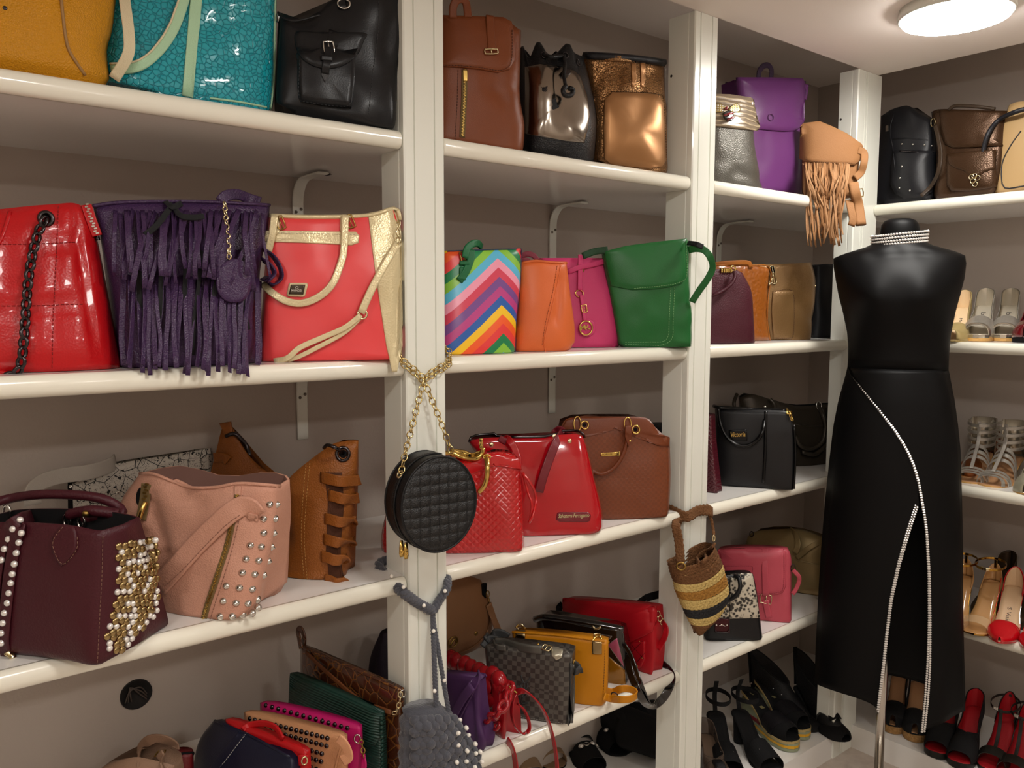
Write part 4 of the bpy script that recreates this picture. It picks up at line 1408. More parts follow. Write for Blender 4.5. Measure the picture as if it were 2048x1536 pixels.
t.ring(974, 1188, 4, 7, .0014, BRASS)
t.ring(976, 1202, 3, 6, .0014, BRASS)
t.strap([(977, 1208, .01), (984, 1228, .02), (993, 1252, .03), (1002, 1275, .03)], .020, m, 'strap', .003)

m = leather('plum leather', '#4a2a55', .5, bump=.1)
t = T('handbag', 'small plum purple bag with white stitched strap, behind the grey crochet bag', 'bag', Z, (880, 'y', .14), (964, 'z', 1509))
t.body([(880, 1465), (966, 1513)], [(974, 1480), (964, 1430)], [(880, 1345), (920, 1352), (962, 1354)], [], .05, .03, m, n=3, bulge=.006, open=False, creases=[(945, 1400, 950, 1480, .006, 6)])
t.strap([(910, 1440, .006), (930, 1400, .008), (950, 1362, .010), (962, 1348, .008), (968, 1356, .0)], .022, m, 'strap', .003, reg=True)
t.strap([(898, 1470, .006), (908, 1430, .008), (926, 1396, .008), (944, 1372, .008)], .020, m, 'strap', .003)
t.stitch([(906, 1434), (926, 1396), (944, 1362), (956, 1348)], mat('lilac thread', '#9a86a6', .6), off=.002)

m = leather('scarlet faux leather', '#960f18', .25, coat=.35, bump=.05)
t = T('handbag', 'scarlet red bag with puffy braided handle and red plastic chain', 'bag', Z, (925, 'y', .20), (1008, 'z', 1484))
t.body([(925, 1442), (970, 1465), (1012, 1486)], [(1016, 1430)], [(895, 1330), (935, 1345), (985, 1362), (1016, 1376)], [], .055, .03, m, n=5, bulge=.008, open=False, amp=.003, rb=.006)
puff = shared('braid_puff', loft([[V((r * cos(2 * pi * i / 16), r * sin(2 * pi * i / 16) * .8, z)) for i in range(16)] for r, z in ((.004, -.024), (.016, -.019), (.021, -.008), (.021, .006), (.015, .018), (.004, .023))]), m)
for x, y, a in ((902, 1318, .5), (913, 1324, -.7), (930, 1330, .6), (944, 1338, -.6), (958, 1344, .5), (970, 1352, -.6), (985, 1352, .5), (998, 1362, -.5)):
    p = t.hit(x, y, w=.010)
    inst('braid_puff', puff, t.e, Matrix.Translation(p) @ Matrix.Rotation(a, 4, 'Y'))
for x, y, r, hgt in ((972, 1376, 13, .008), (960, 1398, 12, .008), (982, 1402, 12, .008)):
    t.panel([(x + r * cos(a), y + r * 1.3 * sin(a)) for a in [i * pi / 5 for i in range(10)]], m, 'ruffle', .004, puff=hgt, reg=False)
t.panel([(988, 1362), (1010, 1358), (1016, 1372), (1004, 1380), (1000, 1440), (988, 1432)], m, 'front_tab', .006, smooth=False)
t.chain([(1020, 1366, .03), (1020, 1385, .034), (1012, 1405, .036), (998, 1424, .038), (980, 1436, .038), (962, 1440, .034)], .034, .0046, m, 'plastic_link', squash=.7)
t.chain([(968, 1448, .022), (982, 1454, .022), (998, 1452, .022)], .028, .0038, m, 'plastic_link')
t.tube([(1014, 1368, .026), (1024, 1378, .026), (1034, 1386, .026)], .0016, GOLD, 'clip_hook')
t.strap([(1030, 1386, 'y', .02), (1042, 1382, 'y', .005), (1058, 1388, 'y', -.005), (1078, 1408, 'y', -.012), (1093, 1434, 'y', -.018), (1104, 1468, 'y', -.022), (1112, 1510, 'y', -.024), (1116, 1560, 'y', -.024)], .014, m, 'shoulder_strap', .003, n=44)
t.strap([(1033, 1388, 'y', .015), (1025, 1408, 'y', .004), (1024, 1432, 'y', .0), (1032, 1454, 'y', -.004), (1046, 1467, 'y', -.008), (1058, 1460, 'y', -.010), (1057, 1440, 'y', -.008), (1048, 1420, 'y', -.004), (1036, 1408, 'y', .0)], .012, m, 'strap_loop', .003, n=50)
t.strap([(1014, 1480, 'y', .002), (1023, 1494, 'y', -.012), (1030, 1520, 'y', -.014), (1035, 1575, 'y', -.014)], .020, m, 'hanging_strap', .003, n=24)

m = mat('checkered pewter leather', '#55514b', .36, .2, bump=.5, scale=92, pat='weave', color2='#3c3633')
pw = leather('pewter leather', '#58554f', .36, metal=.3, bump=.06)
dpw = leather('dark grey leather', '#3a3b3c', .45)
t = T('handbag', 'dark pewter checkered satchel with monogram, beside the red braided bag', 'bag', Z, (985, 'z', 1428), (1137, 'z', 1452))
t.body([(982, 1428), (1060, 1441), (1137, 1453)], [], [(969, 1292), (1050, 1299), (1145, 1310)], [], .075, .06, m, n=7, bulge=.004, open=False, amp=.001, rb=.003)
t.seam([(1142, 1316), (1140, 1380), (1136, 1448)], pw, .002, 'edge_piping', off=.001)
t.stitch([(986, 1424), (1060, 1436), (1130, 1447)], mat('grey thread', '#8d8a84', .6))
t.panel([(1140, 1325), (1147, 1330), (1146, 1438), (1137, 1452)], dpw, 'gusset', .004, smooth=False)
t.tube([(1146, 1330, .0), (1147, 1390, .0), (1143, 1445, .0)], .0035, pw, 'gusset_fold')
t.strap([(990, 1284, .0), (1010, 1285, .004), (1035, 1293, .010), (1060, 1298, .012), (1084, 1300, .010)], .020, pw, 'handle', .006, n=26)
t.strap([(988, 1284, .006), (994, 1294, .010), (1012, 1296, .010)], .014, pw, 'handle', .004)
t.panel([(1102, 1297), (1118, 1299), (1127, 1304), (1124, 1314), (1114, 1319), (1104, 1310)], mat('bright pewter', '#b7b2a0', .25, .7), 'handle_tab', .004, smooth=False, off=.003)
t.buckle(1094, 1303, 18, 15, PALEGOLD, -8, .0018, off=.010)
t.stud(1077, 1299, .0032, GOLD, .002, name='rivet', off=.014)
t.strap([(974, 1282, -.01), (984, 1270, -.02), (1000, 1268, -.03), (1015, 1276, -.04)], .026, dpw, 'shoulder_strap', .005)
t.strap([(966, 1294, -.01), (980, 1278, -.01), (998, 1280, -.02)], .018, dpw, 'shoulder_strap', .005)
t.strap([(1146, 1326, -.004), (1156, 1334, -.004), (1160, 1340, -.006), (1150, 1344, -.004)], .018, dpw, 'shoulder_strap', .005)
t.ring(1146, 1328, 3, 9, .0014, GOLD)
for nm, pts in (('letter_y', [(1043, 1350), (1044.5, 1357), (1049, 1365), (1055, 1362), (1062, 1353)]), ('letter_s', [(1047, 1363), (1042, 1370), (1046, 1377), (1053, 1382), (1052, 1390), (1045, 1394)]),
                ('letter_y', [(1050, 1364), (1049, 1380), (1047, 1396)]), ('letter_s', [(1055, 1366), (1055, 1374), (1050, 1378)]), ('letter_l', [(1046, 1388), (1044, 1405), (1050, 1406), (1058, 1405)])):
    t.tube(pts, .0016, dpw, nm, off=.002)

m = leather('mustard smooth leather', '#bd790c', .42, bump=.06)
t = T('handbag', 'mustard yellow flap bag with two gold corner clips, behind the checkered satchel', 'bag', Z, (1036, 'y', .165), (1206, 'z', 1415))
t.body([(1036, 1395), (1120, 1408), (1196, 1417)], [(1212, 1404), (1216, 1340)], [(1024, 1264), (1120, 1271), (1217, 1284)], [], .05, .035, m, n=6, bulge=.004, open=False, amp=.001, rb=.004)
t.stitch([(1210, 1300), (1208, 1350), (1206, 1395)], mat('brown thread', '#4a2412', .7))
t.seam([(1024, 1264), (1120, 1271), (1217, 1284)], m, .003, 'top_edge')
for x, y in ((1041, 1272), (1194, 1293)):
    t.panel([(x - 9, y - 12), (x + 10, y - 10), (x + 10, y + 15), (x - 9, y + 14)], mat('brushed gold', '#a6926c', .2, 1.0), 'corner_clip', .004, smooth=False)
    t.ring(x + 1, y - 19, 7, 6, .0016, PALEGOLD, off=.004)
    t.tube([(x - 8, y - 13), (x, y - 16), (x + 10, y - 11)], .002, GOLD, 'clip_bar', 8, off=.006)
t.strap([(1210, 1381, -.03), (1226, 1384, -.03), (1242, 1378, -.02), (1258, 1378, -.01), (1272, 1384, .0), (1272, 1392, .01), (1260, 1398, .02), (1240, 1399, .03), (1220, 1397, .03), (1208, 1393, .02)], .017, m, 'shoulder_strap', .003, n=50, stand=True)
t.ring(1229, 1388, 6, 4, .0014, GUN)

m = mat('black patent leather', '#08080a', .10, coat=1.0, bump=.03, scale=30)
t = T('handbag', 'black patent bag with pink and gold triangle panels, between the mustard and red bags', 'bag', Z, (1084, 'y', .24), (1256, 'z', 1372))
t.body([(1084, 1395), (1170, 1390), (1256, 1373)], [(1258, 1330)], [(1070, 1236), (1090, 1232), (1170, 1246), (1248, 1258)], [], .07, .05, m, n=5, bulge=.004, open=False, amp=.002, rb=.004)
t.tube([(1072, 1238), (1095, 1234), (1170, 1246), (1246, 1259)], .009, m, 'rolled_top', 30, off=.002)
tri = [('gold', '#8a5c12', [(1216, 1312), (1250, 1340), (1252, 1368), (1216, 1374)], .3), ('pink foil', '#a8506c', [(1216, 1290), (1234, 1276), (1248, 1334)], .3), ('dark gold', '#5a3a16', [(1076, 1256), (1165, 1265), (1160, 1280), (1080, 1285)], .2), ('umber foil', '#3f2a1e', [(1176, 1266), (1225, 1272), (1212, 1284), (1168, 1276)], .2)]
for nm, c, pts, me_ in tri:
    t.panel(pts, mat(nm + ' facet', c, .15, me_, coat=.5), 'facet', .0015, smooth=False)
    t.seam(pts, mat('facet edge', '#6e6258', .4), .0009, 'facet_edge', smooth=False, closed=True)
t.tube([(1188, 1250), (1195, 1256), (1205, 1252)], .003, PALEGOLD, 'clasp', 8, off=.012)
t.strap([(1248, 1288, 'y', .05), (1262, 1312, 'y', .03), (1272, 1340, 'y', .01), (1284, 1375, 'y', -.01), (1296, 1404, 'y', -.014), (1304, 1412, 'y', -.012)], .012, m, 'shoulder_strap', .003, n=30)
t.strap([(1252, 1306, 'y', .05), (1262, 1350, 'y', .02), (1280, 1390, 'y', -.008), (1292, 1408, 'y', -.012), (1308, 1411, 'y', -.012), (1326, 1396, 'y', -.010), (1338, 1376, 'y', -.004), (1344, 1355, 'y', .01), (1338, 1340, 'y', .03), (1318, 1322, 'y', .06)], .020, m, 'shoulder_strap', .003, n=60)

m = leather('cherry red leather', '#a80f1c', .42, bump=.06)
t = T('handbag', 'cherry red flap satchel with cut diamond pattern pocket, rightmost on its shelf', 'bag', Z, (1128, 'y', .33), (1302, 'z', 1352))
t.body([(1128, 1330), (1220, 1355), (1290, 1358), (1306, 1348)], [(1313, 1300)], [(1126, 1198), (1220, 1206), (1313, 1216)], [], .055, .045, m, n=6, bulge=.005, open=False, amp=.002, rb=.006)
t.panel([(1126, 1197), (1220, 1205), (1313, 1215), (1312, 1240), (1306, 1262), (1290, 1272), (1262, 1284), (1240, 1290), (1130, 1285)], m, 'flap', .005, smooth=False)
t.panel([(1240, 1290), (1291, 1282), (1290, 1320), (1284, 1334), (1270, 1340), (1250, 1320)], m, 'front_pocket', .004, smooth=False)
for a, b in (((1258, 1284), (1288, 1318)), ((1246, 1300), (1276, 1334)), ((1285, 1283), (1256, 1312)), ((1289, 1306), (1268, 1332)), ((1262, 1286), (1246, 1304))):
    t.stitch([a, b], DARK, step=.005)
for x, y in ((1279, 1283), (1284, 1316), (1275, 1332)):
    t.stud(x, y, .002, GOLD, .0015, name='rivet')
for x, y in ((1315, 1227), (1319, 1236), (1324, 1243)):
    t.ring(x, y, 4, 6, .0014, PALEGOLD)
t.strap([(1326, 1246, .004), (1332, 1256, .01), (1330, 1272, .01), (1322, 1288, .004), (1316, 1298, .0)], .016, m, 'shoulder_strap', .003, n=24)
t.strap([(1122, 1222, -.006), (1116, 1218, -.02), (1126, 1208, -.03)], .02, DARK, 'strap_end', .006)
t.strap([(1168, 1203, -.03), (1195, 1200, -.05), (1226, 1207, -.03)], .012, DARK, 'back_strap', .004)
t.strap([(1272, 1212, -.05), (1285, 1200, -.07), (1302, 1193, -.09), (1330, 1186, -.1)], .02, DARK, 'back_strap', .004)

# ================================================================== BAGS HUNG ON THE UPRIGHTS
t = T('handbag', 'round black quilted bag hanging by a gold chain on the first upright', 'bag', 0.0, (770, 'y', -.085), (930, 'y', -.105))
m = leather('matte black leather', '#0e0e10', .42, bump=.2, scale=420)
qm = mat('black quilted leather', '#0c0c0e', .45, bump=.5, scale=500, pat='grain')
c = t.at(877, 1008)
nr = 48
R0 = t.pxm(877, 1008, 86)
R0 = 83 * (c - t.C).length / FPX
def disc(r, y):
    return [V((c.x + r * cos(2 * pi * i / nr), y, c.z + r * 1.155 * sin(2 * pi * i / nr))) for i in range(nr)]
D = .062
vs, fs = loft([disc(R0 * .985, -.004), disc(R0, 0.002), disc(R0, D - .002), disc(R0 * .985, D + .004)])
mk('side_wall', vs, fs, m, t.e)
t.reg(vs, fs)
# quilted front: puffed squares
for nm, y0, sg in (('quilted_front', -.004, -1), ('back_panel', D + .004, 1)):
    vs, fs = [], []
    G = 96
    idx = {}
    for i in range(G + 1):
        for j in range(G + 1):
            u, v = 2 * i / G - 1, 2 * j / G - 1
            # map square to disc
            x = u * sqrt(1 - v * v / 2); z = v * sqrt(1 - u * u / 2)
            X, ZZ = x * R0 * .985, z * R0 * .985 * 1.155
            q = abs(sin(pi * X / .0185)) * abs(sin(pi * ZZ / .0185)) if sg < 0 else 0
            e = 1 - (x * x + z * z) ** 4
            vs.append(V((c.x + X, y0 + sg * (.004 * q ** .5 + .002) * max(e, 0), c.z + ZZ)))
    for i in range(G):
        for j in range(G):
            a = i * (G + 1) + j
            fs.append((a, a + 1, a + G + 2, a + G + 1) if sg > 0 else (a, a + G + 1, a + G + 2, a + 1))
    mk(nm, vs, fs, qm, t.e)
    t.reg(vs, fs)
mk('piping', *torus(V((c.x, -.004, c.z)), V((1, 0, 0)), V((0, 0, 1)), R0 * .99, R0 * .99 * 1.155, .0022, 48), m, t.e)
mk('piping', *torus(V((c.x, D + .002, c.z)), V((1, 0, 0)), V((0, 0, 1)), R0 * .99, R0 * .99 * 1.155, .0022, 48), m, t.e)
# zip round the left of the wall
pa = [V((c.x + (R0 + .0012) * cos(a), D * .42, c.z + (R0 * 1.155 + .0012) * sin(a))) for a in [pi * .42 + i * pi * 1.02 / 50 for i in range(51)]]
nl = [(p - V((c.x, p.y, c.z))).normalized() for p in pa]
mk('zip_tape', *sweep(pa, rect(.012, .0012), normals=nl), mat('black zip tape', '#161616', .8), t.e)
mb = MB()
pb = resample(pa, 120)
for i, p in enumerate(pb[:-1]):
    tt = (pb[i + 1] - p).normalized(); nn = (p - V((c.x, p.y, c.z))).normalized()
    a, b_, d = V((0, 1, 0)) * .0022, tt * .0005, nn * .0012
    o = V((0, .0008 if i % 2 else -.0008, 0))
    mb.add([p + o - a - b_, p + o + a - b_, p + o + a + b_, p + o - a + b_, p + o - a - b_ + d, p + o + a - b_ + d, p + o + a + b_ + d, p + o - a + b_ + d], [(4, 5, 6, 7), (0, 1, 5, 4), (1, 2, 6, 5), (2, 3, 7, 6), (3, 0, 4, 7)])
mb.obj('zip', GUN, t.e, smooth=False, kind='stuff')
for k, (x, y) in enumerate(((803, 1094), (812, 1098))):
    p = t.at(x, y, -.02)
    mk('zip_pull', *loft([[p + V((a * w, b, -dz)) for a, b in ((-1, -.001), (1, -.001), (1, .001), (-1, .001))] for w, dz in ((.0025, -.012), (.004, .0), (.0045, .012), (.003, .018))]), GOLD, t.e)
    mk('zip_pull_ring', *torus(p + V((0, -.001, -.008)), V((1, 0, 0)), V((0, 0, 1)), .003, .003, .001, 12), GOLD, t.e)
t.ring(802, 950, 6, 7, .0022, PALEGOLD, 'chain_eyelet')
paleg = mat('light gold chain', '#cdb77e', .22, 1.0)
# chain: two drops, a cross, and the wrap round the upright
yw = -.105
def wp(x, y, Y):
    return t.Mi @ onax(x, y, 'y', Y)
xL, xR_ = .800, .898
def chain_pts(pts, link=.0175):
    k = max(2, int(plen(pts) / (link * .66)))
    pp = resample(pts, k + 1)
    me = shared('gold_link', torus(V((0, 0, 0)), V((1, 0, 0)), V((0, 1, 0)), link / 2 - .0013, (link / 2 - .0013) * .7, .0013, 14, 6), paleg)
    for i in range(k):
        cc_ = (pp[i] + pp[i + 1]) / 2
        tt = (pp[i + 1] - pp[i]).normalized()
        y = V((0, -1, 0)).cross(tt)
        y = y.normalized() if y.length > .2 else tt.orthogonal().normalized()
        nn = tt.cross(y)
        a = radians(40 if i % 2 else -40)
        inst('chain_link', me, t.e, basis(cc_, tt, y * cos(a) + nn * sin(a), nn * cos(a) - y * sin(a)))
X0 = wp(848, 760, -.014)
chain_pts(catmull([wp(802, 946, -.075), wp(812, 900, -.06), wp(828, 838, -.035), X0], 30))
chain_pts(catmull([wp(903, 905, -.05), wp(884, 850, -.04), wp(866, 806, -.025), X0], 30))
for dz in (0, 8):
    chain_pts(catmull([wp(848, 764 - dz, -.012), wp(826, 744 - dz, -.011), wp(804, 727 - dz, -.009), t.Mi @ V((.794, .02, 1.336 + dz * .001)), t.Mi @ V((.794, .09, 1.338 + dz * .001)), t.Mi @ V((.85, .094, 1.338)), t.Mi @ V((.905, .09, 1.338 + dz * .001)), t.Mi @ V((.905, .015, 1.336 + dz * .001)), wp(898, 730 - dz, -.009), wp(874, 744 - dz, -.011), wp(850, 762 - dz, -.012)], 60))

# grey crochet bag with pearls, tied on the first upright
t = T('handbag', 'grey crochet drawstring bag with pearl beads tied on the first upright', 'bag', 0.0, (820, 'y', -.06), (960, 'y', -.085))
gm = mat('charcoal yarn', '#494a52', .95, bump=.9, scale=260, sheen=.3)
pts_o = [(822, 1580), (828, 1500), (838, 1462), (850, 1440), (876, 1432), (905, 1440), (930, 1462), (948, 1500), (958, 1540), (964, 1600)]
vs, fs = [], []
b_l = t.at(818, 1640); b_r = t.at(968, 1640)
# body of revolution-like sack covered with bobbles
rings = []
for q in range(22):
    f = q / 21
    py = 1640 - f * 212
    xl = 818 + (1 if f < .5 else 0) * ((f - .5) * 2) ** 2 * 42 + 4 * f
    xr = 970 - (1 if f < .4 else 1) * (max(0, f - .25) / .75) ** 1.8 * 78
    a, b_ = t.at(xl, py), t.at(xr, py)
    w = (b_ - a).length / 2
    mid = (a + b_) / 2
    dd = min(.035, w * .7)
    ring = []
    for i in range(48):
        an = 2 * pi * i / 48
        bob = .0045 * abs(sin(an * 7 + (q // 2) * .5)) * (1 if q < 20 else .3) + .003 * sin(q * 2.1)
        ring.append(V((mid.x + (w + bob) * cos(an), .035 - (dd + bob) * sin(an), mid.z)))
    rings.append(ring)
vs, fs = loft(rings)
mk('body', vs, fs, gm, t.e)
t.reg(vs, fs)
bob = shared('bobble', loft([[V((r * cos(2 * pi * i / 10), r * sin(2 * pi * i / 10), z)) for i in range(10)] for r, z in ((.009, -.003), (.011, .001), (.008, .006), (.002, .0085))]), gm)
rq = random.Random(9)
for r in range(10):
    for k in range(9):
        x, y = 830 + k * 15.5 + (8 if r % 2 else 0), 1440 + r * 12
        h = t.cast((t.R3 @ ray(x, y)).normalized())
        if h:
            inst('bobble', bob, t.e, nbasis(h[0], -h[1] if h[1].dot(h[0] - t.C) > 0 else h[1], rq.random() * 6))
for x, y in ((912, 1441), (929, 1452), (911, 1468), (931, 1473), (947, 1484), (912, 1491), (930, 1497), (946, 1507), (910, 1519), (928, 1523), (944, 1530), (957, 1500), (960, 1519)):
    t.stud(x, y, .0042, PEARL, .0065, name='pearl', off=.007)
def yarn(pts, r, name='cord', n=None):
    n = n or len(pts) * 10
    pa = catmull(pts, n)
    rings = []
    for k in range(3):
        ph = k * 2 * pi / 3
        off = []
        for i, p in enumerate(pa):
            tt = (pa[min(i + 1, n - 1)] - pa[max(i - 1, 0)]).normalized()
            sd = tt.cross(V((0, -1, 0)))
            sd = sd.normalized() if sd.length > .1 else tt.orthogonal().normalized()
            up = sd.cross(tt)
            an = ph + i * 1.1
            off.append(p + sd * (r * .55 * cos(an)) + up * (r * .4 * sin(an)))
        rings.append(sweep(off, circ(r * .62, 6)))
    mb = MB()
    for q in rings:
        mb.add(*q)
    return mb.obj(name, gm, t.e)
wq = lambda x, y, Y: t.Mi @ onax(x, y, 'y', Y)
zz0 = onax(775, 1143, 'y', .06).z
K = wq(866, 1222, -.012)
yarn([t.Mi @ V((.85, .095, zz0 + .01)), t.Mi @ V((.798, .095, zz0 + .006)), t.Mi @ V((.791, .05, zz0 - .01)), wq(803, 1182, -.012), wq(836, 1206, -.013), K], .0095, n=60)
yarn([t.Mi @ V((.85, .095, zz0 + .01)), t.Mi @ V((.900, .095, zz0 + .004)), t.Mi @ V((.905, .03, zz0 - .01)), wq(895, 1172, -.012), wq(880, 1198, -.010), K], .0085, n=60)
yarn([K, wq(866, 1250, -.014), wq(868, 1300, -.03), wq(870, 1360, -.045), wq(874, 1436, -.055)], .005, n=60)
yarn([K, wq(868, 1250, -.014), wq(880, 1320, -.035), wq(890, 1380, -.045), wq(900, 1438, -.055)], .0045, n=60)
pme = shared('pearl_bead', loft([[V((r * cos(2 * pi * i / 12), r * sin(2 * pi * i / 12), z)) for i in range(12)] for r, z in ((.0005, -.004), (.0028, -.0028), (.004, 0), (.0028, .0028), (.0005, .004))]), PEARL)
for x, y, Y in ((783, 1152, .02), (807, 1174, -.018), (848, 1211, -.022), (867, 1262, -.022), (890, 1182, -.018), (869, 1382, -.06), (889, 1361, -.055)):
    inst('pearl', pme, t.e, Matrix.Translation(wq(x, y, Y - .004)))

# striped straw crochet bag on the second upright
t = T('handbag', 'striped straw crochet bag hanging on the second upright', 'bag', 0.0, (1358, 'y', -.045), (1462, 'y', -.075))
straw = {}
for nm, c in (('brown', '#6b4523'), ('cream', '#c9ad6a'), ('honey', '#a0702a'), ('black', '#1c1c1e')):
    straw[nm] = mat(nm + ' straw yarn', c, .85, bump=1.0, scale=230, pat='grain', color2=None)
# rows follow the sagging bands: left edge and right edge pixels with the colour of each row
edgeL = [(1352, 1132), (1356, 1152), (1362, 1170), (1364, 1186), (1370, 1202), (1378, 1222), (1386, 1240), (1393, 1254), (1400, 1266)]
edgeR = [(1432, 1090), (1440, 1106), (1450, 1128), (1455, 1145), (1462, 1168), (1465, 1186), (1462, 1206), (1450, 1228), (1410, 1266)]
cols_ = ['brown', 'brown', 'cream', 'honey', 'cream', 'black', 'cream', 'brown']
for r in range(8):
    nsub = 6
    rings = []
    for q in range(nsub + 1):
        f = q / nsub
        a = V((*edgeL[r], 0)).lerp(V((*edgeL[r + 1], 0)), f)
        b_ = V((*edgeR[r], 0)).lerp(V((*edgeR[r + 1], 0)), f)
        fr_ = (r + f) / 8
        D = .028 * (1 - fr_) ** .6 + .008
        ring = []
        for side in (1, -1):
            for i in range(60):
                tq = i / 59 if side > 0 else 1 - i / 59
                if side < 0 and i in (0, 59):
                    continue
                x = a.x + (b_.x - a.x) * tq
                y = a.y + (b_.y - a.y) * tq + 9 * sin(pi * tq)
                e = (1 - abs(2 * tq - 1) ** 2.6) ** (1 / 2.6)
                p = t.at(x, y)
                p.y = .02 - side * D * e - (.0032 * abs(sin(tq * 36 + (q // 2) * 1.57)) if side > 0 else 0) + .0016 * cos(q * pi)
                ring.append(p)
        rings.append(ring)
    vs, fs = loft(rings, True, False, r == 7)
    mk('crochet_row', vs, fs, straw[cols_[r]], t.e)
    t.reg(vs, fs)
stb = straw['brown']
t.strap([(1398, 1128, .004), (1394, 1118, .01), (1404, 1108, .012), (1418, 1098, .012), (1428, 1090, .006)], .014, stb, 'rim', .005, n=18)
t.strap([(1402, 1126, .006), (1412, 1118, .010), (1410, 1110, .012)], .010, stb, 'rim_tuck', .005)
t.ring(1362, 1132, 8, 7, .0022, BRASS, 'strap_ring')
t.ring(1426, 1076, 3, 6, .0016, PALEGOLD, 'strap_ring')
wt = lambda x, y, Y: t.Mi @ onax(x, y, 'y', Y)
def cstrap(pts, w, n, nrm=None):
    pa = catmull(pts, n)
    nl = []
    for i in range(n):
        tt = (pa[min(i + 1, n - 1)] - pa[max(i - 1, 0)]).normalized()
        out = (t.Mi @ V((1.656, .04, 0))) - pa[i]; out.z = 0
        q = -out.normalized()
        nl.append(q - tt * q.dot(tt))
    sec = rect(w, .006)
    return mk('strap', *sweep(pa, sec, normals=nl, scale=[1 + .10 * sin(i * 2.2) for i in range(n)]), stb, t.e)
zb = onax(1345, 1010, 'y', .07).z
cstrap([t.Mi @ V((1.605, .09, zb)), t.Mi @ V((1.602, .04, zb)), t.Mi @ V((1.604, -.010, zb - .008)), wt(1395, 1022, -.010), wt(1416, 1020, -.010), t.Mi @ V((1.708, -.006, zb - .012)), t.Mi @ V((1.709, .04, zb + .004)), t.Mi @ V((1.705, .09, zb + .01))], .027, 70)
cstrap([t.Mi @ V((1.603, .06, zb - .005)), t.Mi @ V((1.600, .01, zb - .018)), wt(1352, 1050, -.012), wt(1358, 1085, -.020), wt(1361, 1126, -.03)], .022, 46)
cstrap([t.Mi @ V((1.706, .02, zb + .004)), wt(1421, 1035, -.008), wt(1426, 1056, -.014), wt(1428, 1072, -.022)], .008, 24)
# ================================================================== SHOES
def smooth01(x):
    x = min(max(x, 0), 1)
    return x * x * (3 - 2 * x)

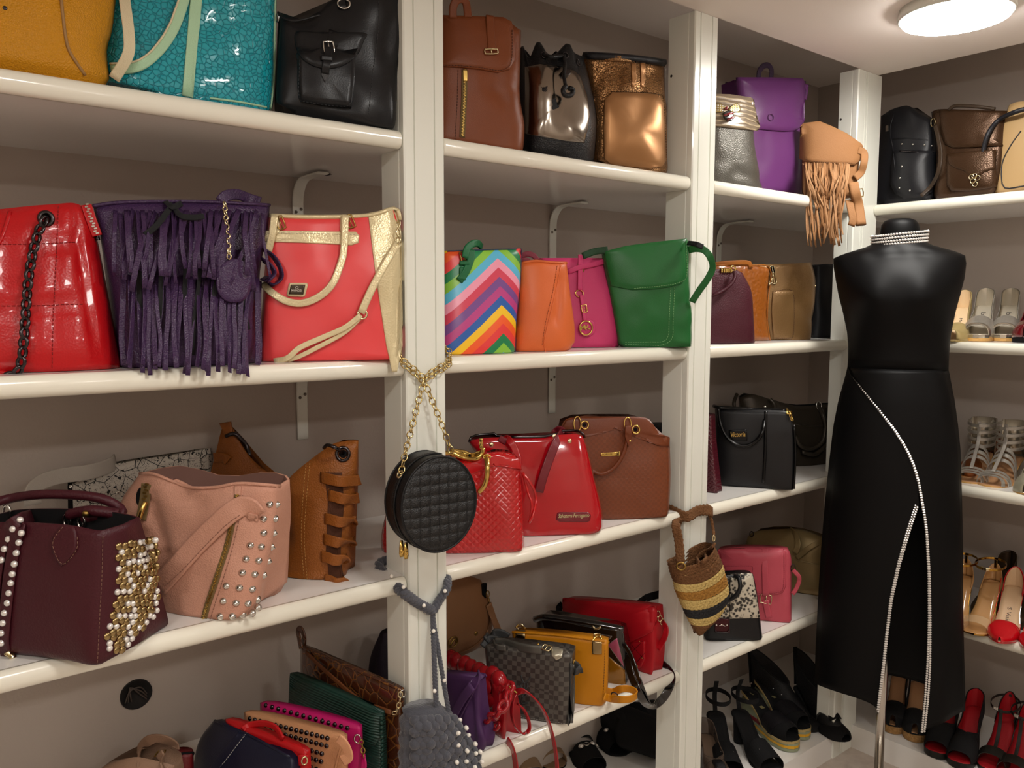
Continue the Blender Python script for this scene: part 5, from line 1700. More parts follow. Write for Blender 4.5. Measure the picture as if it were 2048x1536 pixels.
class Shoe:
    """a shoe standing on a shelf: local x from heel (0) to toe (L), z up"""
    def __init__(s, name, label, z, toe, hcol, L=.235, hh=.09, plat=0.0, toe_shape='point', group=None, w=1.0, cat='shoe', ang=None, X=None, mirror=1):
        P = onax(toe[0], toe[1], 'z', z)
        if X is not None:
            P = V((X[0], X[1], z))
        best = None
        if ang is None:
            for k in range(721):
                a = radians(k / 2)
                H = P + V((cos(a), sin(a), 0)) * L
                d = H - CAM
                dz = d.dot(_F)
                if dz < .1:
                    continue
                px = 1024 + FPX * d.dot(_R) / dz
                far = dz - (P - CAM).dot(_F)
                if far < L * .25:
                    continue
                c = abs(px - hcol)
                if best is None or c < best[0]:
                    best = (c, a)
            a = best[1]
        else:
            a = radians(ang)
        H = P + V((cos(a), sin(a), 0)) * L
        ux = (P - H).normalized()
        uy = V((0, 0, 1)).cross(ux)
        s.M = basis(H, ux, uy, V((0, 0, 1)))
        s.e = bpy.data.objects.new(name, None)
        s.e.empty_display_size = .05
        COL.objects.link(s.e)
        s.e.matrix_world = s.M
        tag(s.e, label, cat, group)
        s.L, s.hh, s.plat, s.ts, s.w, s.mir = L, hh, plat, toe_shape, w, mirror
    def wd(s, t):
        pts = [(0, .026), (.15, .0275), (.35, .027), (.55, .035), (.7, .041), (.82, .039), (1, .030)]
        for (a, x), (b, y) in zip(pts, pts[1:]):
            if t <= b:
                q = x + (y - x) * smooth01((t - a) / (b - a))
                break
        if t < .12:
            q *= sqrt(max(0, 1 - (1 - t / .12) ** 2)) * .98 + .02
        if s.ts == 'point':
            if t > .72:
                f = (t - .72) / .28
                q = .041 * (1 - f) ** .8 * (1 + .25 * f) + .002
        else:
            if t > .8:
                f = (t - .8) / .2
                q = .039 * max(0.04, (1 - f ** 2.2)) ** .5
        return q * s.w
    def zs(s, t):
        return s.plat + s.hh * (1 - smooth01((t - .06) / .60)) + .003 * max(0, (t - .8) / .2) ** 2 + .0015
    def sole(s, m, mi, th=.004):
        n = 30
        R, I = [], []
        for i in range(n + 1):
            t = i / n
            w, z, x = s.wd(t), s.zs(t), t * s.L
            R.append([V((x, -w, z)), V((x, w, z)), V((x, w, z - th)), V((x, -w, z - th))])
        mk('sole', *loft(R), m, s.e, smooth=False)
        for i in range(n + 1):
            t = .01 + .975 * i / n
            w, z, x = s.wd(t) * .95, s.zs(t), t * s.L
            I.append([V((x, -w, z + .0015)), V((x, -w * .5, z + .001)), V((x, w * .5, z + .001)), V((x, w, z + .0015)), V((x, w, z - .001)), V((x, -w, z - .001))])
        s.ins = mk('insole', *loft(I), mi, s.e)
    def platform(s, m, t0=.5, name='platform', h=None, z0=0.0, grow=1.0, t1=1.0):
        n = 26
        R = []
        for i in range(n + 1):
            t = t0 + (t1 - t0) * i / n
            w, x = s.wd(t) * .99 * grow, t * s.L
            zt = s.zs(t) - .004 if h is None else min(s.zs(t) - .004, z0 + h)
            zb = z0 + .0008
            zt = max(zt, zb + .001)
            R.append([V((x, -w, zt)), V((x, w, zt)), V((x, w * .98, zb)), V((x, -w * .98, zb))])
        return mk(name, *loft(R), m, s.e, smooth=False)
    def heel(s, m, kind='stiletto'):
        r0, r1 = {'stiletto': (.021, .005), 'block': (.026, .022), 'flare': (.025, .013)}[kind]
        zt = s.zs(.1) - .003
        R = []
        for i in range(9):
            f = i / 8
            r = r1 + (r0 - r1) * (1 - f) ** (2.2 if kind == 'stiletto' else 1.2)
            x = .034 + (.0 if kind != 'stiletto' else -.012 * f)
            z = zt * (1 - f) + .0008 * f
            zz = [V((x + r * 1.05 * cos(a) * (1 if cos(a) < 0 else .8), r * .95 * sin(a), z if i else s.zs(min(max((x + r * cos(a)) / s.L, 0), 1)) - .003)) for a in [2 * pi * k / 14 for k in range(14)]]
            R.append(zz)
        mk('heel', *loft(R), m, s.e)
    def wall(s, t, ph, arch):
        """point on the upper: ph 0 at the left sole edge, pi at the right"""
        w, z = s.wd(t), s.zs(t)
        c, q = cos(ph), sin(ph)
        y = w * (abs(c) ** .85) * (1 if c > 0 else -1)
        return V((t * s.L, y * (1.0 + .05 * q), z + arch * q ** .85))
    def upper(s, m, tv=.66, counter=.055, side=.030, vamp=.045, toe_h=.016, t_end=.995, lining=None, name='upper', t_start=0.0):
        """closed pump upper: quarters at the sides, a vamp over the toes"""
        k = 9
        def quarter(t, g):
            f = t / tv
            h = side + (counter - side) * max(0, 1 - f / .5) ** 1.6
            op = smooth01((f - .80) / .20)
            w, z = s.wd(t), s.zs(t)
            p = V((t * s.L, w * (1.0 - .10 * g * g), z + h * g))
            return p.lerp(s.wall(t, g * pi / 2, vamp), op) if op else p
        def sheet(rows, nm, mats):
            o = mk(nm, *loft(rows, False), mats, s.e)
            md = o.modifiers.new('thick', 'SOLIDIFY')
            md.thickness = .0016
            md.offset = 0
            if lining:
                md.material_offset = 0
            return o
        if t_start < tv:
            tops = []
            e1 = min(tv, t_end)
            for sg in (1, -1):
                rows = []
                for i in range(31):
                    t = t_start + (e1 - t_start) * (i / 30) ** 1.25
                    row = []
                    for j in range(k + 1):
                        p = quarter(t, j / k)
                        p.y *= sg
                        row.append(p)
                    rows.append(row)
                if t_start == 0:
                    for p in rows[0]:
                        p.y = 0
                        p.x = -.001
                sheet(rows, 'quarter', [m])
                if lining:
                    inn = []
                    for row in rows:
                        inn.append([V((p.x + (.0026 * max(0, 1 - p.x / (.11 * s.L)) if t_start == 0 else 0), (p.y - sg * min(.0024, abs(p.y) * .5)), p.z)) for p in row])
                    mk('quarter_lining', *loft(inn, False), lining, s.e)
                tops.append([row[-1] for row in rows])
            line = tops[1][::-1] + tops[0][1:]
            mk('topline_binding', *sweep(resample(line, 50), circ(.0013, 6), V((0, 0, 1))), m, s.e)
        if t_end > tv:
            rows = []
            n = 18
            for i in range(n + 1):
                t = max(tv, t_start) + (t_end - max(tv, t_start)) * i / n
                a_v = vamp + (toe_h - vamp) * smooth01((t - tv) / (1 - tv))
                rows.append([s.wall(t, pi * j / (2 * k), a_v) for j in range(2 * k + 1)])
            sheet(rows, 'vamp', [m])
            mk('vamp_edge', *sweep(rows[0][2:-2], circ(.0012, 6), V((-1, 0, 0))), m, s.e)
    def band(s, t0, t1, h0, h1, m, name='strap', th=.0018, skew=0.0, ph0=0.0, ph1=pi):
        """a band across the foot between stations t0 and t1"""
        R = []
        n = 20
        for i in range(n + 1):
            ph = ph0 + (ph1 - ph0) * i / n
            d = skew * (i / n - .5)
            a, b = s.wall(min(t0 + d, .99), ph, h0), s.wall(min(t1 + d, .995), ph, h1)
            o = V((0, cos(ph), sin(ph))) * th
            R.append([a, b, b + o, a + o])
        return mk(name, *loft(R), m, s.e, smooth=False)
    def loop(s, c, rx, ry, tilt, w, m, name='ankle_strap', n=32, a0=0, a1=2 * pi, th=.0014):
        """a strap looping round the ankle"""
        pa, nl = [], []
        full = abs(a1 - a0 - 2 * pi) < 1e-6
        for i in range(n if full else n + 1):
            a = a0 + (a1 - a0) * i / n
            pa.append(V((c[0] + rx * cos(a), ry * sin(a), c[2] + tilt * cos(a))))
            nl.append(V((cos(a), sin(a), 0)))
        return mk(name, *sweep(pa, rect(w, th), normals=nl, closed=full), m, s.e)
    def tie(s, pts, w, m, name='strap', n=None, th=.0014, nrm=None):
        pa = catmull(pts, n or len(pts) * 7)
        nl = [V((0, p.y, .02)).normalized() if nrm is None else nrm for p in pa]
        return mk(name, *sweep(pa, rect(w, th), normals=nl), m, s.e)
    def print(s, txt, t0, t1, h, m):
        cu = bpy.data.curves.new('insole_print', 'FONT')
        cu.body = txt
        cu.resolution_u = 2
        tmp = bpy.data.objects.new('insole_print', cu)
        COL.objects.link(tmp)
        dg = bpy.context.evaluated_depsgraph_get(); dg.update()
        me = bpy.data.meshes.new_from_object(tmp.evaluated_get(dg))
        bpy.data.objects.remove(tmp); bpy.data.curves.remove(cu)
        xs = [v.co.x for v in me.vertices]; ys = [v.co.y for v in me.vertices]
        x0, x1, y0, y1 = min(xs), max(xs), min(ys), max(ys)
        for v in me.vertices:
            t = t0 + (v.co.x - x0) / (x1 - x0) * (t1 - t0)
            v.co = V((t * s.L, ((v.co.y - y0) / (y1 - y0) - .5) * h, s.zs(t) + .0022))
        me.materials.clear(); me.materials.append(m)
        o = bpy.data.objects.new('insole_print', me)
        COL.objects.link(o); o.parent = s.e
        return o

INK = mat('insole ink', '#3a3330', .7)
nude = leather('nude insole leather', '#d6b48d', .5, bump=.05)
cork = mat('cork', '#a8814f', .85, bump=.6, scale=160, pat='mottle', color2='#8a6436')

# ---- right wall, second shelf
Z = SHELF_Z['B']
m = leather('beige gold leather', '#b5a06c', .38, metal=.25, bump=.05)
q = Shoe('high_heel', 'beige gold pump with nude insole, left of the silver peep toes', Z, (1906, 683), 1926, hh=.095, toe_shape='round', w=.85)
q.sole(m, mat('pale nude lining', '#e5c9a0', .5)); q.heel(m); q.upper(m, .62, lining=mat('pale nude lining', '#e5c9a0', .5), vamp=.05, toe_h=.03); q.print('Moda', .30, .42, .008, INK)
sv = mat('silver mirror leather', '#c9c2b2', .22, .9, bump=.1, scale=60)
sg = mat('silver glitter', '#b8b2a8', .35, .7, bump=1.0, scale=1300, pat='glitter', color2='#f4f0e8')
svl = mat('pearl lining', '#cfc6b4', .3, .45)
for tx, hx, lb in ((1951, 1968, 'silver peep toe shoe, left one of the pair'), (2006, 2017, 'silver peep toe shoe with black lettered insole, right one of the pair')):
    q = Shoe('high_heel', lb, Z, (tx, 683), hx, hh=.085, plat=.016, toe_shape='round', group='silver peep toe pair', w=.98)
    q.sole(sv, svl)
    q.platform(mat('tan sole edge', '#c79a58', .5), .55, 'platform', h=.010)
    q.platform(sv, .55, 'platform_wrap', h=.02, z0=.008)
    q.heel(sv)
    q.upper(sg, .62, lining=svl, t_end=.93, vamp=.055, toe_h=.026)
    q.band(.90, .935, .034, .031, sv, 'peep_edge', th=.002)
    q.print('bassi', .26, .44, .013, INK)
m = leather('oxblood patent', '#5e0a12', .15, coat=.8)
q = Shoe('high_heel', 'oxblood patent shoe cut by the right edge on the second shelf', Z, (2052, 686), 2070, hh=.07, plat=.012, toe_shape='round')
q.sole(DARK, m); q.heel(DARK, 'block'); q.upper(m, .6, vamp=.05, toe_h=.038); q.platform(DARK, .5)

# ---- right wall, third shelf
Z = SHELF_Z['C']
for tx, ty, hx, lb in ((1936, 967, 1966, 'silver strappy gladiator sandal half hidden by the dress'), (1976, 974, 2030, 'silver strappy gladiator sandal, right one of the pair')):
    q = Shoe('sandal', lb, Z, (tx, ty), hx, hh=.06, toe_shape='round', group='silver gladiator pair', w=1.05, cat='shoe')
    q.sole(mat('tan sole edge', '#c79a58', .5), leather('tan insole', '#b98a62', .5))
    q.heel(sv, 'block')
    for t0, h in ((.84, .034), (.79, .040)):
        q.band(t0, t0 + .035, h, h - .003, sg, 'toe_strap', skew=.05)
    q.band(.88, .915, .028, .026, sg, 'toe_strap', skew=-.06)
    for t0, h in ((.56, .062), (.50, .070), (.44, .078)):
        q.band(t0, t0 + .035, h, h - .004, sg, 'instep_strap')
    for k in range(4):
        q.loop((.052, 0, .098 + .021 * k), .050 + .002 * k, .036 + .001 * k, -.006, .009, sg, 'ankle_strap')
    q.tie([V((.2, 0, .040)), V((.145, 0, .078)), V((.118, 0, .098)), V((.106, 0, .12)), V((.105, 0, .168))], .010, sg, 'front_strap', nrm=V((.7, 0, .7)))
    # counter holding the back of the straps
    R = []
    for zz in (.055, .09, .13, .172):
        R.append([V((.052 - (.052 + .002) * cos(a), .037 * sin(a), zz)) for a in [-1.1 + 2.2 * i / 12 for i in range(13)]])
    o = mk('heel_counter', *loft(R, False), sv, q.e)
    o.modifiers.new('thick', 'SOLIDIFY').thickness = .002
q = Shoe('high_heel', 'silver glitter pump cut by the right edge', Z, (2052, 990), 2085, hh=.09, toe_shape='round')
gl_ = mat('champagne glitter', '#a59f85', .35, .5, bump=1.0, scale=1500, pat='glitter', color2='#efeada')
q.sole(mat('tan sole edge', '#c79a58', .5), sv); q.heel(gl_); q.upper(gl_, .66, vamp=.048, toe_h=.03, lining=sv); q.print('Nova', .3, .5, .02, INK)
m = leather('burgundy suede', '#3c0d18', .8)
q = Shoe('high_heel', 'burgundy suede shoe standing behind the silver sandals', Z, (0, 0), 0, hh=.07, toe_shape='round', X=(2.62, -.49), ang=0)
q.sole(DARK, m); q.heel(m, 'block'); q.upper(m, .6)
m = leather('gold red leather', '#8a4a1c', .35, metal=.4)
q = Shoe('high_heel', 'reddish gold shoe peeping out left of the silver sandals', Z, (0, 0), 0, hh=.07, toe_shape='round', X=(2.60, -.245), ang=0)
q.sole(GOLD, m); q.heel(GOLD, 'block'); q.upper(m, .6)

# ---- right wall, fourth shelf
Z = SHELF_Z['D']
m = leather('dark bronze leather', '#3b2c1c', .35, metal=.3)
for X, lb in (((2.585, -.325), 'dark bronze pump behind the gold sandal, left one of the pair'), ((2.585, -.415), 'dark bronze pump behind the gold sandal, right one of the pair')):
    q = Shoe('high_heel', lb, Z, (0, 0), 0, hh=.085, plat=.018, toe_shape='round', X=X, ang=2, group='dark bronze pair')
    q.sole(m, m); q.heel(m, 'block'); q.upper(m, .6, counter=.06); q.platform(m, .5)
gl2 = mat('mirror gold leather', '#b58a3c', .16, 1.0)
clear = mat('clear vinyl', '#e8c9a0', .05, 0, alpha=.32, coat=1)
for toe, hx, lb in (((1896, 1260), 1928, 'gold ankle strap sandal mostly hidden by the dress'), ((1942, 1269), 1986, 'nude and gold ankle strap sandal left of the red pump')):
    q = Shoe('high_heel', lb, Z, toe, hx, hh=.10, toe_shape='round', group='gold ankle strap pair')
    q.sole(gl2, mat('nude patent', '#c6955f', .2, coat=.6)); q.heel(gl2)
    q.band(.70, .88, .034, .026, clear, 'clear_band', th=.001)
    q.upper(mat('nude patent', '#c6955f', .2, coat=.6), .30, counter=.052, side=.004, t_end=.24, name='heel_cup')
    q.loop((.060, 0, .165), .056, .040, -.004, .007, gl2, 'ankle_strap')
    q.tie([V((.002, 0, .14)), V((.004, 0, .165))], .008, gl2, 'strap_keeper', nrm=V((-1, 0, 0)))
    q.tie([V((.11, -.014, .163)), V((.116, 0, .162)), V((.112, .012, .163))], .010, PALEGOLD, 'buckle', nrm=V((1, 0, 0)), th=.003)
m = leather('bright red patent', '#c00a18', .15, coat=.8, bump=.02)
for toe, hx, lb in (((1998, 1287), 2026, 'red pointed pump with cream lettered insole'), ((2064, 1306), 2092, 'red pointed pump cut by the right edge')):
    q = Shoe('high_heel', lb, Z, toe, hx, hh=.10, toe_shape='point', group='red pointed pair')
    q.sole(m, nude); q.heel(m)
    q.upper(m, .66, vamp=.040, side=.003, counter=.003, t_start=.56, toe_h=.014, lining=nude, name='vamp')
    q.upper(m, .40, counter=.058, side=.012, t_end=.22, name='heel_cup', lining=nude)
    q.tie([V((.045, -.031, .128)), V((.09, -.030, .085)), V((.13, -.034, .04)), V((.15, -.036, .022))], .010, m, 'side_strap', nrm=V((0, -1, .2)))
    q.tie([V((.045, .031, .128)), V((.07, .0315, .104))], .010, m, 'side_strap', nrm=V((0, 1, .2)))
    q.print('S Vision', .34, .52, .011, INK)
m = leather('navy suede', '#12141f', .8)
q = Shoe('high_heel', 'navy suede pump standing behind the red pumps', Z, (0, 0), 0, hh=.10, toe_shape='round', X=(2.62, -.47), ang=-2)
q.sole(m, m); q.heel(m, 'block'); q.upper(m, .6, counter=.07, side=.04)

# ---- right wall, floor shelf
Z = SHELF_Z['E']
bs = leather('black suede', '#0d0d0f', .85, bump=.1)
for toe, hx, lb in (((1784, 1468), 1798, 'black cork soled slingback behind the mannequin pole'), ((1828, 1485), 1834, 'black cork soled slingback under the dress hem')):
    q = Shoe('sandal', lb, Z, toe, hx, hh=.075, plat=.024, toe_shape='round', group='cork soled slingback pair', w=.95)
    q.sole(bs, leather('tan insole', '#b98a62', .5)); q.platform(cork, .35, 'cork_sole'); q.heel(bs, 'block')
    q.upper(bs, .66, t_start=.60, counter=.003, side=.003, vamp=.05, toe_h=.034, name='vamp')
    q.tie([V((.13, -.03, .05)), V((.06, -.034, .115)), V((.0, -.02, .155)), V((-.006, 0, .158)), V((.0, .02, .155)), V((.06, .034, .115)), V((.13, .03, .05))], .010, bs, 'sling_strap', n=40)
rl = leather('deep red lining', '#a3161f', .5)
olv = leather('black olive leather', '#1d1c18', .4)
for toe, hx, lb in (((1868, 1517), 1907, 'black peep toe pump with red lining, left one of the pair'), ((1914, 1538), 1950, 'black peep toe pump with red lining, right one of the pair')):
    q = Shoe('high_heel', lb, Z, toe, hx, hh=.085, plat=.016, toe_shape='round', group='red lined peep toe pair', w=.98)
    q.sole(olv, rl); q.platform(olv, .5); q.heel(olv)
    q.upper(bs, .60, t_end=.92, vamp=.054, toe_h=.024, counter=.058, side=.036, lining=rl)
    q.seam = None
for toe, hx, lb in (((1976, 1548), 2016, 'black t-strap sandal with red insole'), ((2016, 1566), 2056, 'black t-strap sandal with red insole, cut by the right edge')):
    q = Shoe('sandal', lb, Z, toe, hx, hh=.09, plat=.010, toe_shape='round', group='red insole sandal pair')
    q.sole(olv, rl); q.platform(olv, .5); q.heel(olv)
    q.band(.72, .88, .044, .036, olv, 'toe_band')
    q.upper(olv, .3, counter=.065, side=.02, t_end=.25, name='heel_cup', lining=rl)
    q.loop((.06, 0, .15), .058, .038, -.004, .008, olv, 'ankle_strap')
    q.tie([V((.17, 0, .047)), V((.14, 0, .075)), V((.12, 0, .115)), V((.117, 0, .152))], .010, olv, 't_strap', nrm=V((.7, 0, .7)))
    q.tie([V((.115, -.02, .15)), V((.118, -.008, .15))], .012, SILVER, 'buckle', nrm=V((1, -.3, 0)), th=.003)

# ---- corner bay, floor shelf
def boot(label, toe, hx, L=.25):
    q = Shoe('ankle_boot', label, Z, toe, hx, L=L, hh=.07, toe_shape='round', group='black mesh bootie pair', w=1.05)
    mesh_m = mat('sheer black mesh', '#0c0c0e', .7, alpha=.80)
    q.sole(bs, bs); q.heel(bs, 'block')
    # shaft and foot: rings rising from the sole
    R = []
    for f, x0, x1, z, k in ((0, 0, .235, None, 1), (.25, -.002, .20, .055, .95), (.5, -.004, .175, .082, .9), (.75, -.006, .150, .115, .9), (.9, -.010, .140, .138, .9), (1, -.012, .135, .155, .9)):
        ring = []
        for i in range(28):
            a = 2 * pi * i / 28
            cx, rx = (x0 + x1) / 2, (x1 - x0) / 2
            x = cx + rx * cos(a)
            t = min(max(x / q.L, .005), .98)
            w = q.wd(t) * (1 - f) + .034 * k * f * (1 if True else 0)
            y = w * (sin(a) if f else sin(a))
            zb = q.zs(t)
            zz = zb + .004 if z is None else zb * (1 - f) * .6 + z - (.040 * f ** 1.5) * cos(a)
            ring.append(V((x, y, max(zz, zb + .003))))
        R.append(ring)
    vs, fs = loft(R, True, False, False)
    o = mk('shaft', vs, fs, mesh_m, q.e)
    o.modifiers.new('thick', 'SOLIDIFY').thickness = .0016
    mk('top_binding', *sweep(R[-1], circ(.0022, 6), V((0, 0, 1)), closed=True), bs, q.e)
    mk('toe_cap', *loft([[V((x * q.L, q.wd(x) * cos(a) * 1.02, q.zs(x) + .036 * (1 - ((x - .7) / .3) ** 2 * .55) * sin(a))) for a in [pi * i / 12 for i in range(13)]] for x in (.66, .74, .82, .9, .96, .985)], False), bs, q.e)
    mk('back_strip', *sweep([V((-.003, 0, .075)), V((-.006, 0, .12)), V((-.012, 0, .165)), V((-.014, 0, .2))], rect(.016, .003), V((-1, 0, 0))), bs, q.e)
    return q
b1 = boot('black sheer mesh bootie beside the wedge sandals', (1642, 1462), 1502)
for x, y in ((.10, .1), (.13, .09), (.15, .08), (.165, .07)):
    inst('crystal', shared('boot_crystal', dome(.0018, .0015, 8), CRYSTAL), b1.e, Matrix.Translation((x, -.036, y)))
b2 = boot('black sheer mesh bootie next to the corner upright', (1694, 1484), 1592)
mk('toe_bow', *sweep(catmull([V((.19, -.02, .05)), V((.20, -.005, .062)), V((.20, .005, .062)), V((.19, .02, .05))], 12), rect(.018, .004), V((.6, 0, .8))), bs, b2.e)

jute = mat('jute rope', '#b7a06a', .9, bump=.9, scale=300)
sage = mat('sage rubber', '#8d9479', .6); yel = mat('yellow rubber', '#d9a21b', .5); redr = mat('dark red rubber', '#7a1220', .5)
for toe, hx, lb in (((1592, 1504), 1486, 'black striped wedge sandal with yellow sole band, front one of the pair'), ((1614, 1480), 1512, 'black striped wedge sandal with yellow sole band, back one of the pair')):
    q = Shoe('sandal', lb, Z, toe, hx, L=.24, hh=.07, plat=.030, toe_shape='round', group='striped wedge pair', w=1.0)
    q.sole(jute, bs, th=.008)
    q.platform(sage, 0, 'wedge_base', h=.010)
    q.platform(yel, 0, 'yellow_band', h=.009, z0=.010, grow=1.01)
    q.platform(sage, 0, 'wedge_middle', h=.010, z0=.0185)
    q.platform(redr, 0, 'red_band', h=.013, z0=.029, grow=1.005, t1=.45)
    q.platform(sage, 0, 'wedge_top', h=.030, z0=.042, t1=.4)
    q.band(.62, .90, .046, .034, bs, 'toe_band', skew=.10)
    q.band(.58, .80, .050, .040, leather('black satin', '#17161a', .4), 'twisted_band', skew=-.14)
    for t in (.16, .34):
        x = t * q.L
        MB().box((x - .012, -.006, q.zs(t) + .0012), (x + .012, .006, q.zs(t) + .0026)).obj('insole_label', mat('olive label', '#8f875c', .5), q.e, smooth=False)

for toe, hx, lb in (((1466, 1560), 1426, 'black suede heeled sandal lying tilted in front of the wedges'), ((1556, 1552), 1470, 'black buckled slide in front of the wedges')):
    q = Shoe('sandal', lb, Z, toe, hx, L=.23, hh=.09, toe_shape='round', w=1.05)
    q.sole(bs, bs); q.heel(bs, 'block')
    q.band(.55, .86, .05, .036, bs, 'toe_band')
    q.loop((.05, 0, .16), .05, .036, .0, .014, bs, 'ankle_strap')
    q.tie([V((.02, 0, .10)), V((.01, 0, .15)), V((.03, 0, .2))], .014, bs, 'heel_strap', nrm=V((-1, 0, 0)))
    for k in range(8):
        inst('crystal', shared('boot_crystal', dome(.0018, .0015, 8), CRYSTAL), q.e, Matrix.Translation(q.wall(.70, 1.2 + .1 * k, .047)))
smoke = mat('smoky vinyl', '#6b5a4e', .1, alpha=.45, coat=1)
q = Shoe('sandal', 'black shoe with smoky clear sides at the foot of the second upright', Z, (1452, 1590), 1405, L=.24, hh=.05, toe_shape='point')
q.sole(DARK, leather('taupe insole', '#6e5a4a', .5)); q.heel(DARK, 'block'); q.upper(smoke, .6, side=.04, counter=.05); q.tie([V((.15, 0, .045)), V((.18, 0, .05)), V((.21, 0, .035))], .03, mat('black beads', '#0d0f14', .3, bump=1, scale=500), 'beaded_ornament', nrm=V((0, 0, 1)), th=.012)

# ---- middle bay, floor shelf (seen under the fourth shelf)
q = Shoe('sandal', 'black and white slide lying under the grey satchel', Z, (1172, 1510), 1122, L=.24, hh=.02, toe_shape='round')
q.sole(bs, mat('white insole', '#cfc8bf', .5)); q.band(.5, .56, .05, .05, mat('white insole', '#cfc8bf', .5), 'white_strap', skew=.2); q.band(.66, .86, .045, .036, bs, 'toe_band'); q.print('Aqua', .2, .42, .02, INK)
for tp_, hx, lb in (((1248, 1512), 1172, 'black jewelled sandal under the mustard bag'), ((1196, 1548), 1128, 'black jewelled sandal nearer the first upright')):
    q = Shoe('sandal', lb, Z, tp_, hx, L=.24, hh=.03, toe_shape='round', w=1.1, group='black jewelled pair')
    q.sole(bs, bs); q.band(.6, .9, .048, .034, bs, 'toe_band')
    for k, ph in enumerate((.9, 1.25, 1.6, 1.95)):
        p = q.wall(.70, ph, .05) + V((0, 0, .003))
        mk('jewel_ring', *torus(p, V((1, 0, 0)), V((0, cos(ph + pi / 2), sin(ph + pi / 2))), .008, .008, .0014, 14, 5), SILVER, q.e)
        if k % 2:
            inst('jewel', shared('jewel', dome(.007, .005, 10), CRYSTAL), q.e, nbasis(p, V((0, cos(ph), sin(ph)))))
tp = leather('taupe slide leather', '#8d7458', .5)
for tp_, hx, lb in (((1116, 1540), 1062, 'taupe slide under the checkered satchel'), ((1070, 1570), 1020, 'taupe slide under the red braided bag')):
    q = Shoe('sandal', lb, Z, tp_, hx, L=.24, hh=.03, toe_shape='round', w=1.05, group='taupe slide pair')
    q.sole(DARK, tp); q.band(.55, .88, .05, .035, tp, 'toe_band')
for pts, lb in ((((1345, 1490, .15), (1290, 1468, .15), (1225, 1445, .145), (1165, 1425, .14)), 'black suede tall boot lying in the shade beside the second upright'),
                (((1330, 1440, .13), (1250, 1425, .13), (1180, 1400, .13)), 'black suede tall boot lying at the back of the floor shelf')):
    pw_ = catmull([onax(x, y, 'z', z) for x, y, z in pts], 16)
    for p in pw_:
        p.y = min(p.y, WALL_Y - .075)
    e = bpy.data.objects.new('tall_boot', None); COL.objects.link(e); e.location = pw_[8]
    o_ = pw_[8]
    mk('shaft', *sweep([p - o_ for p in pw_], circ(.062, 16), V((0, 0, 1)), scale=[.85 + .02 * i for i in range(16)]), bs, e)
    mk('foot', *sweep([pw_[0] - o_, pw_[0] - o_ + V((.0, -.02, -.03)), pw_[0] - o_ + V((-.01, -.06, -.05))], circ(.042, 14), V((1, 0, 0)), scale=[1.1, 1, .7]), bs, e)
    tag(e, lb, 'boot', 'black tall boot pair')
# ================================================================== CORNER BAY, BAGS
Z = SHELF_Z['A']
m = mat('pewter leather soft', '#57544d', .34, .45, bump=.35, scale=420, pat='grain')
fl = mat('taupe banded leather', '#7d6d59', .3, .1, bump=.3, scale=26, pat='bands', color2='#b8a688', coat=.3)
t = T('backpack', 'silver grey backpack with a jewelled bee on its flap', 'bag', Z, (1412, 'y', .06), (1523, 'y', .02))
t.body([(1412, 366), (1470, 374), (1526, 381)], [(1516, 330), (1508, 280)], [(1412, 192), (1460, 194), (1506, 200)], [], .10, .07, m, n=3.5, bulge=.012, open=False, amp=.002, creases=[(1430, 322, 1500, 332, .006, 4), (1470, 345, 1520, 360, .006, 8)])
t.panel([(1412, 187), (1460, 189), (1500, 195), (1505, 198), (1512, 230), (1519, 254), (1514, 262), (1480, 259), (1412, 251)], fl, 'flap', .005, smooth=False, puff=.002)
for x0, sgn in ((1438, -1), (1468, 1)):
    t.panel([(x0 - 12 * sgn, 219), (x0 - 4 * sgn, 210), (x0 + 6 * sgn, 208), (x0 + 10 * sgn, 216), (x0 + 9 * sgn, 224), (x0 - 6 * sgn, 225)], mat('bee wing gold', '#b8a46c', .3, .9), 'bee_wing', .005)
    for a in range(4):
        for b_ in range(3):
            t.stud(x0 + (-7 + a * 4.6) * sgn, 212 + b_ * 4.6 - a * .5, .0021, PEARL, .002, name='seed_pearl')
beeb = mat('bee black enamel', '#101214', .2, coat=.8); beer = mat('bee red crystal', '#8a1020', .1, coat=1)
t.panel([(1445, 227), (1452, 223), (1461, 226), (1464, 234), (1463, 241), (1456, 243), (1448, 238)], beeb, 'bee_body', .008)
for p0, p1 in (((1445, 233), (1461, 228)), ((1451, 241), (1463, 236))):
    t.tube([p0, ((p0[0] + p1[0]) / 2, (p0[1] + p1[1]) / 2 - .5), p1], .003, beer, 'bee_stripe', 8, off=.008)
t.stud(1451, 218, .0046, beer, .005, name='bee_head', off=.003)

m = leather('grape purple leather', '#613066', .36, bump=.08)
t = T('backpack', 'grape purple flap backpack between the bee backpack and tan fringed bag', 'bag', Z, (1490, 'y', .13), (1602, 'y', .085))
t.body([(1490, 376), (1550, 382), (1603, 390)], [(1606, 300), (1606, 220)], [(1468, 160), (1540, 158), (1612, 162)], [], .10, .08, m, n=5, bulge=.010, open=False, amp=.003, creases=[(1530, 268, 1590, 275, .006, 8)])
t.panel([(1472, 155), (1540, 155), (1604, 157), (1608, 166), (1607, 240), (1602, 254), (1588, 262), (1566, 263), (1530, 260), (1480, 256)], m, 'flap', .006, smooth=False, puff=.003)
t.ring(1541, 235, 6, 6, .0012, m, 'snap_ring')
t.panel([(1451, 165), (1470, 166), (1470, 186), (1452, 184)], leather('dark grape leather', '#2a1530', .5), 'side_wing', .006, w=-.02, smooth=False)
t.panel([(1608, 168), (1616, 170), (1612, 200), (1608, 200)], m, 'side_wing', .004, w=-.01, smooth=False)
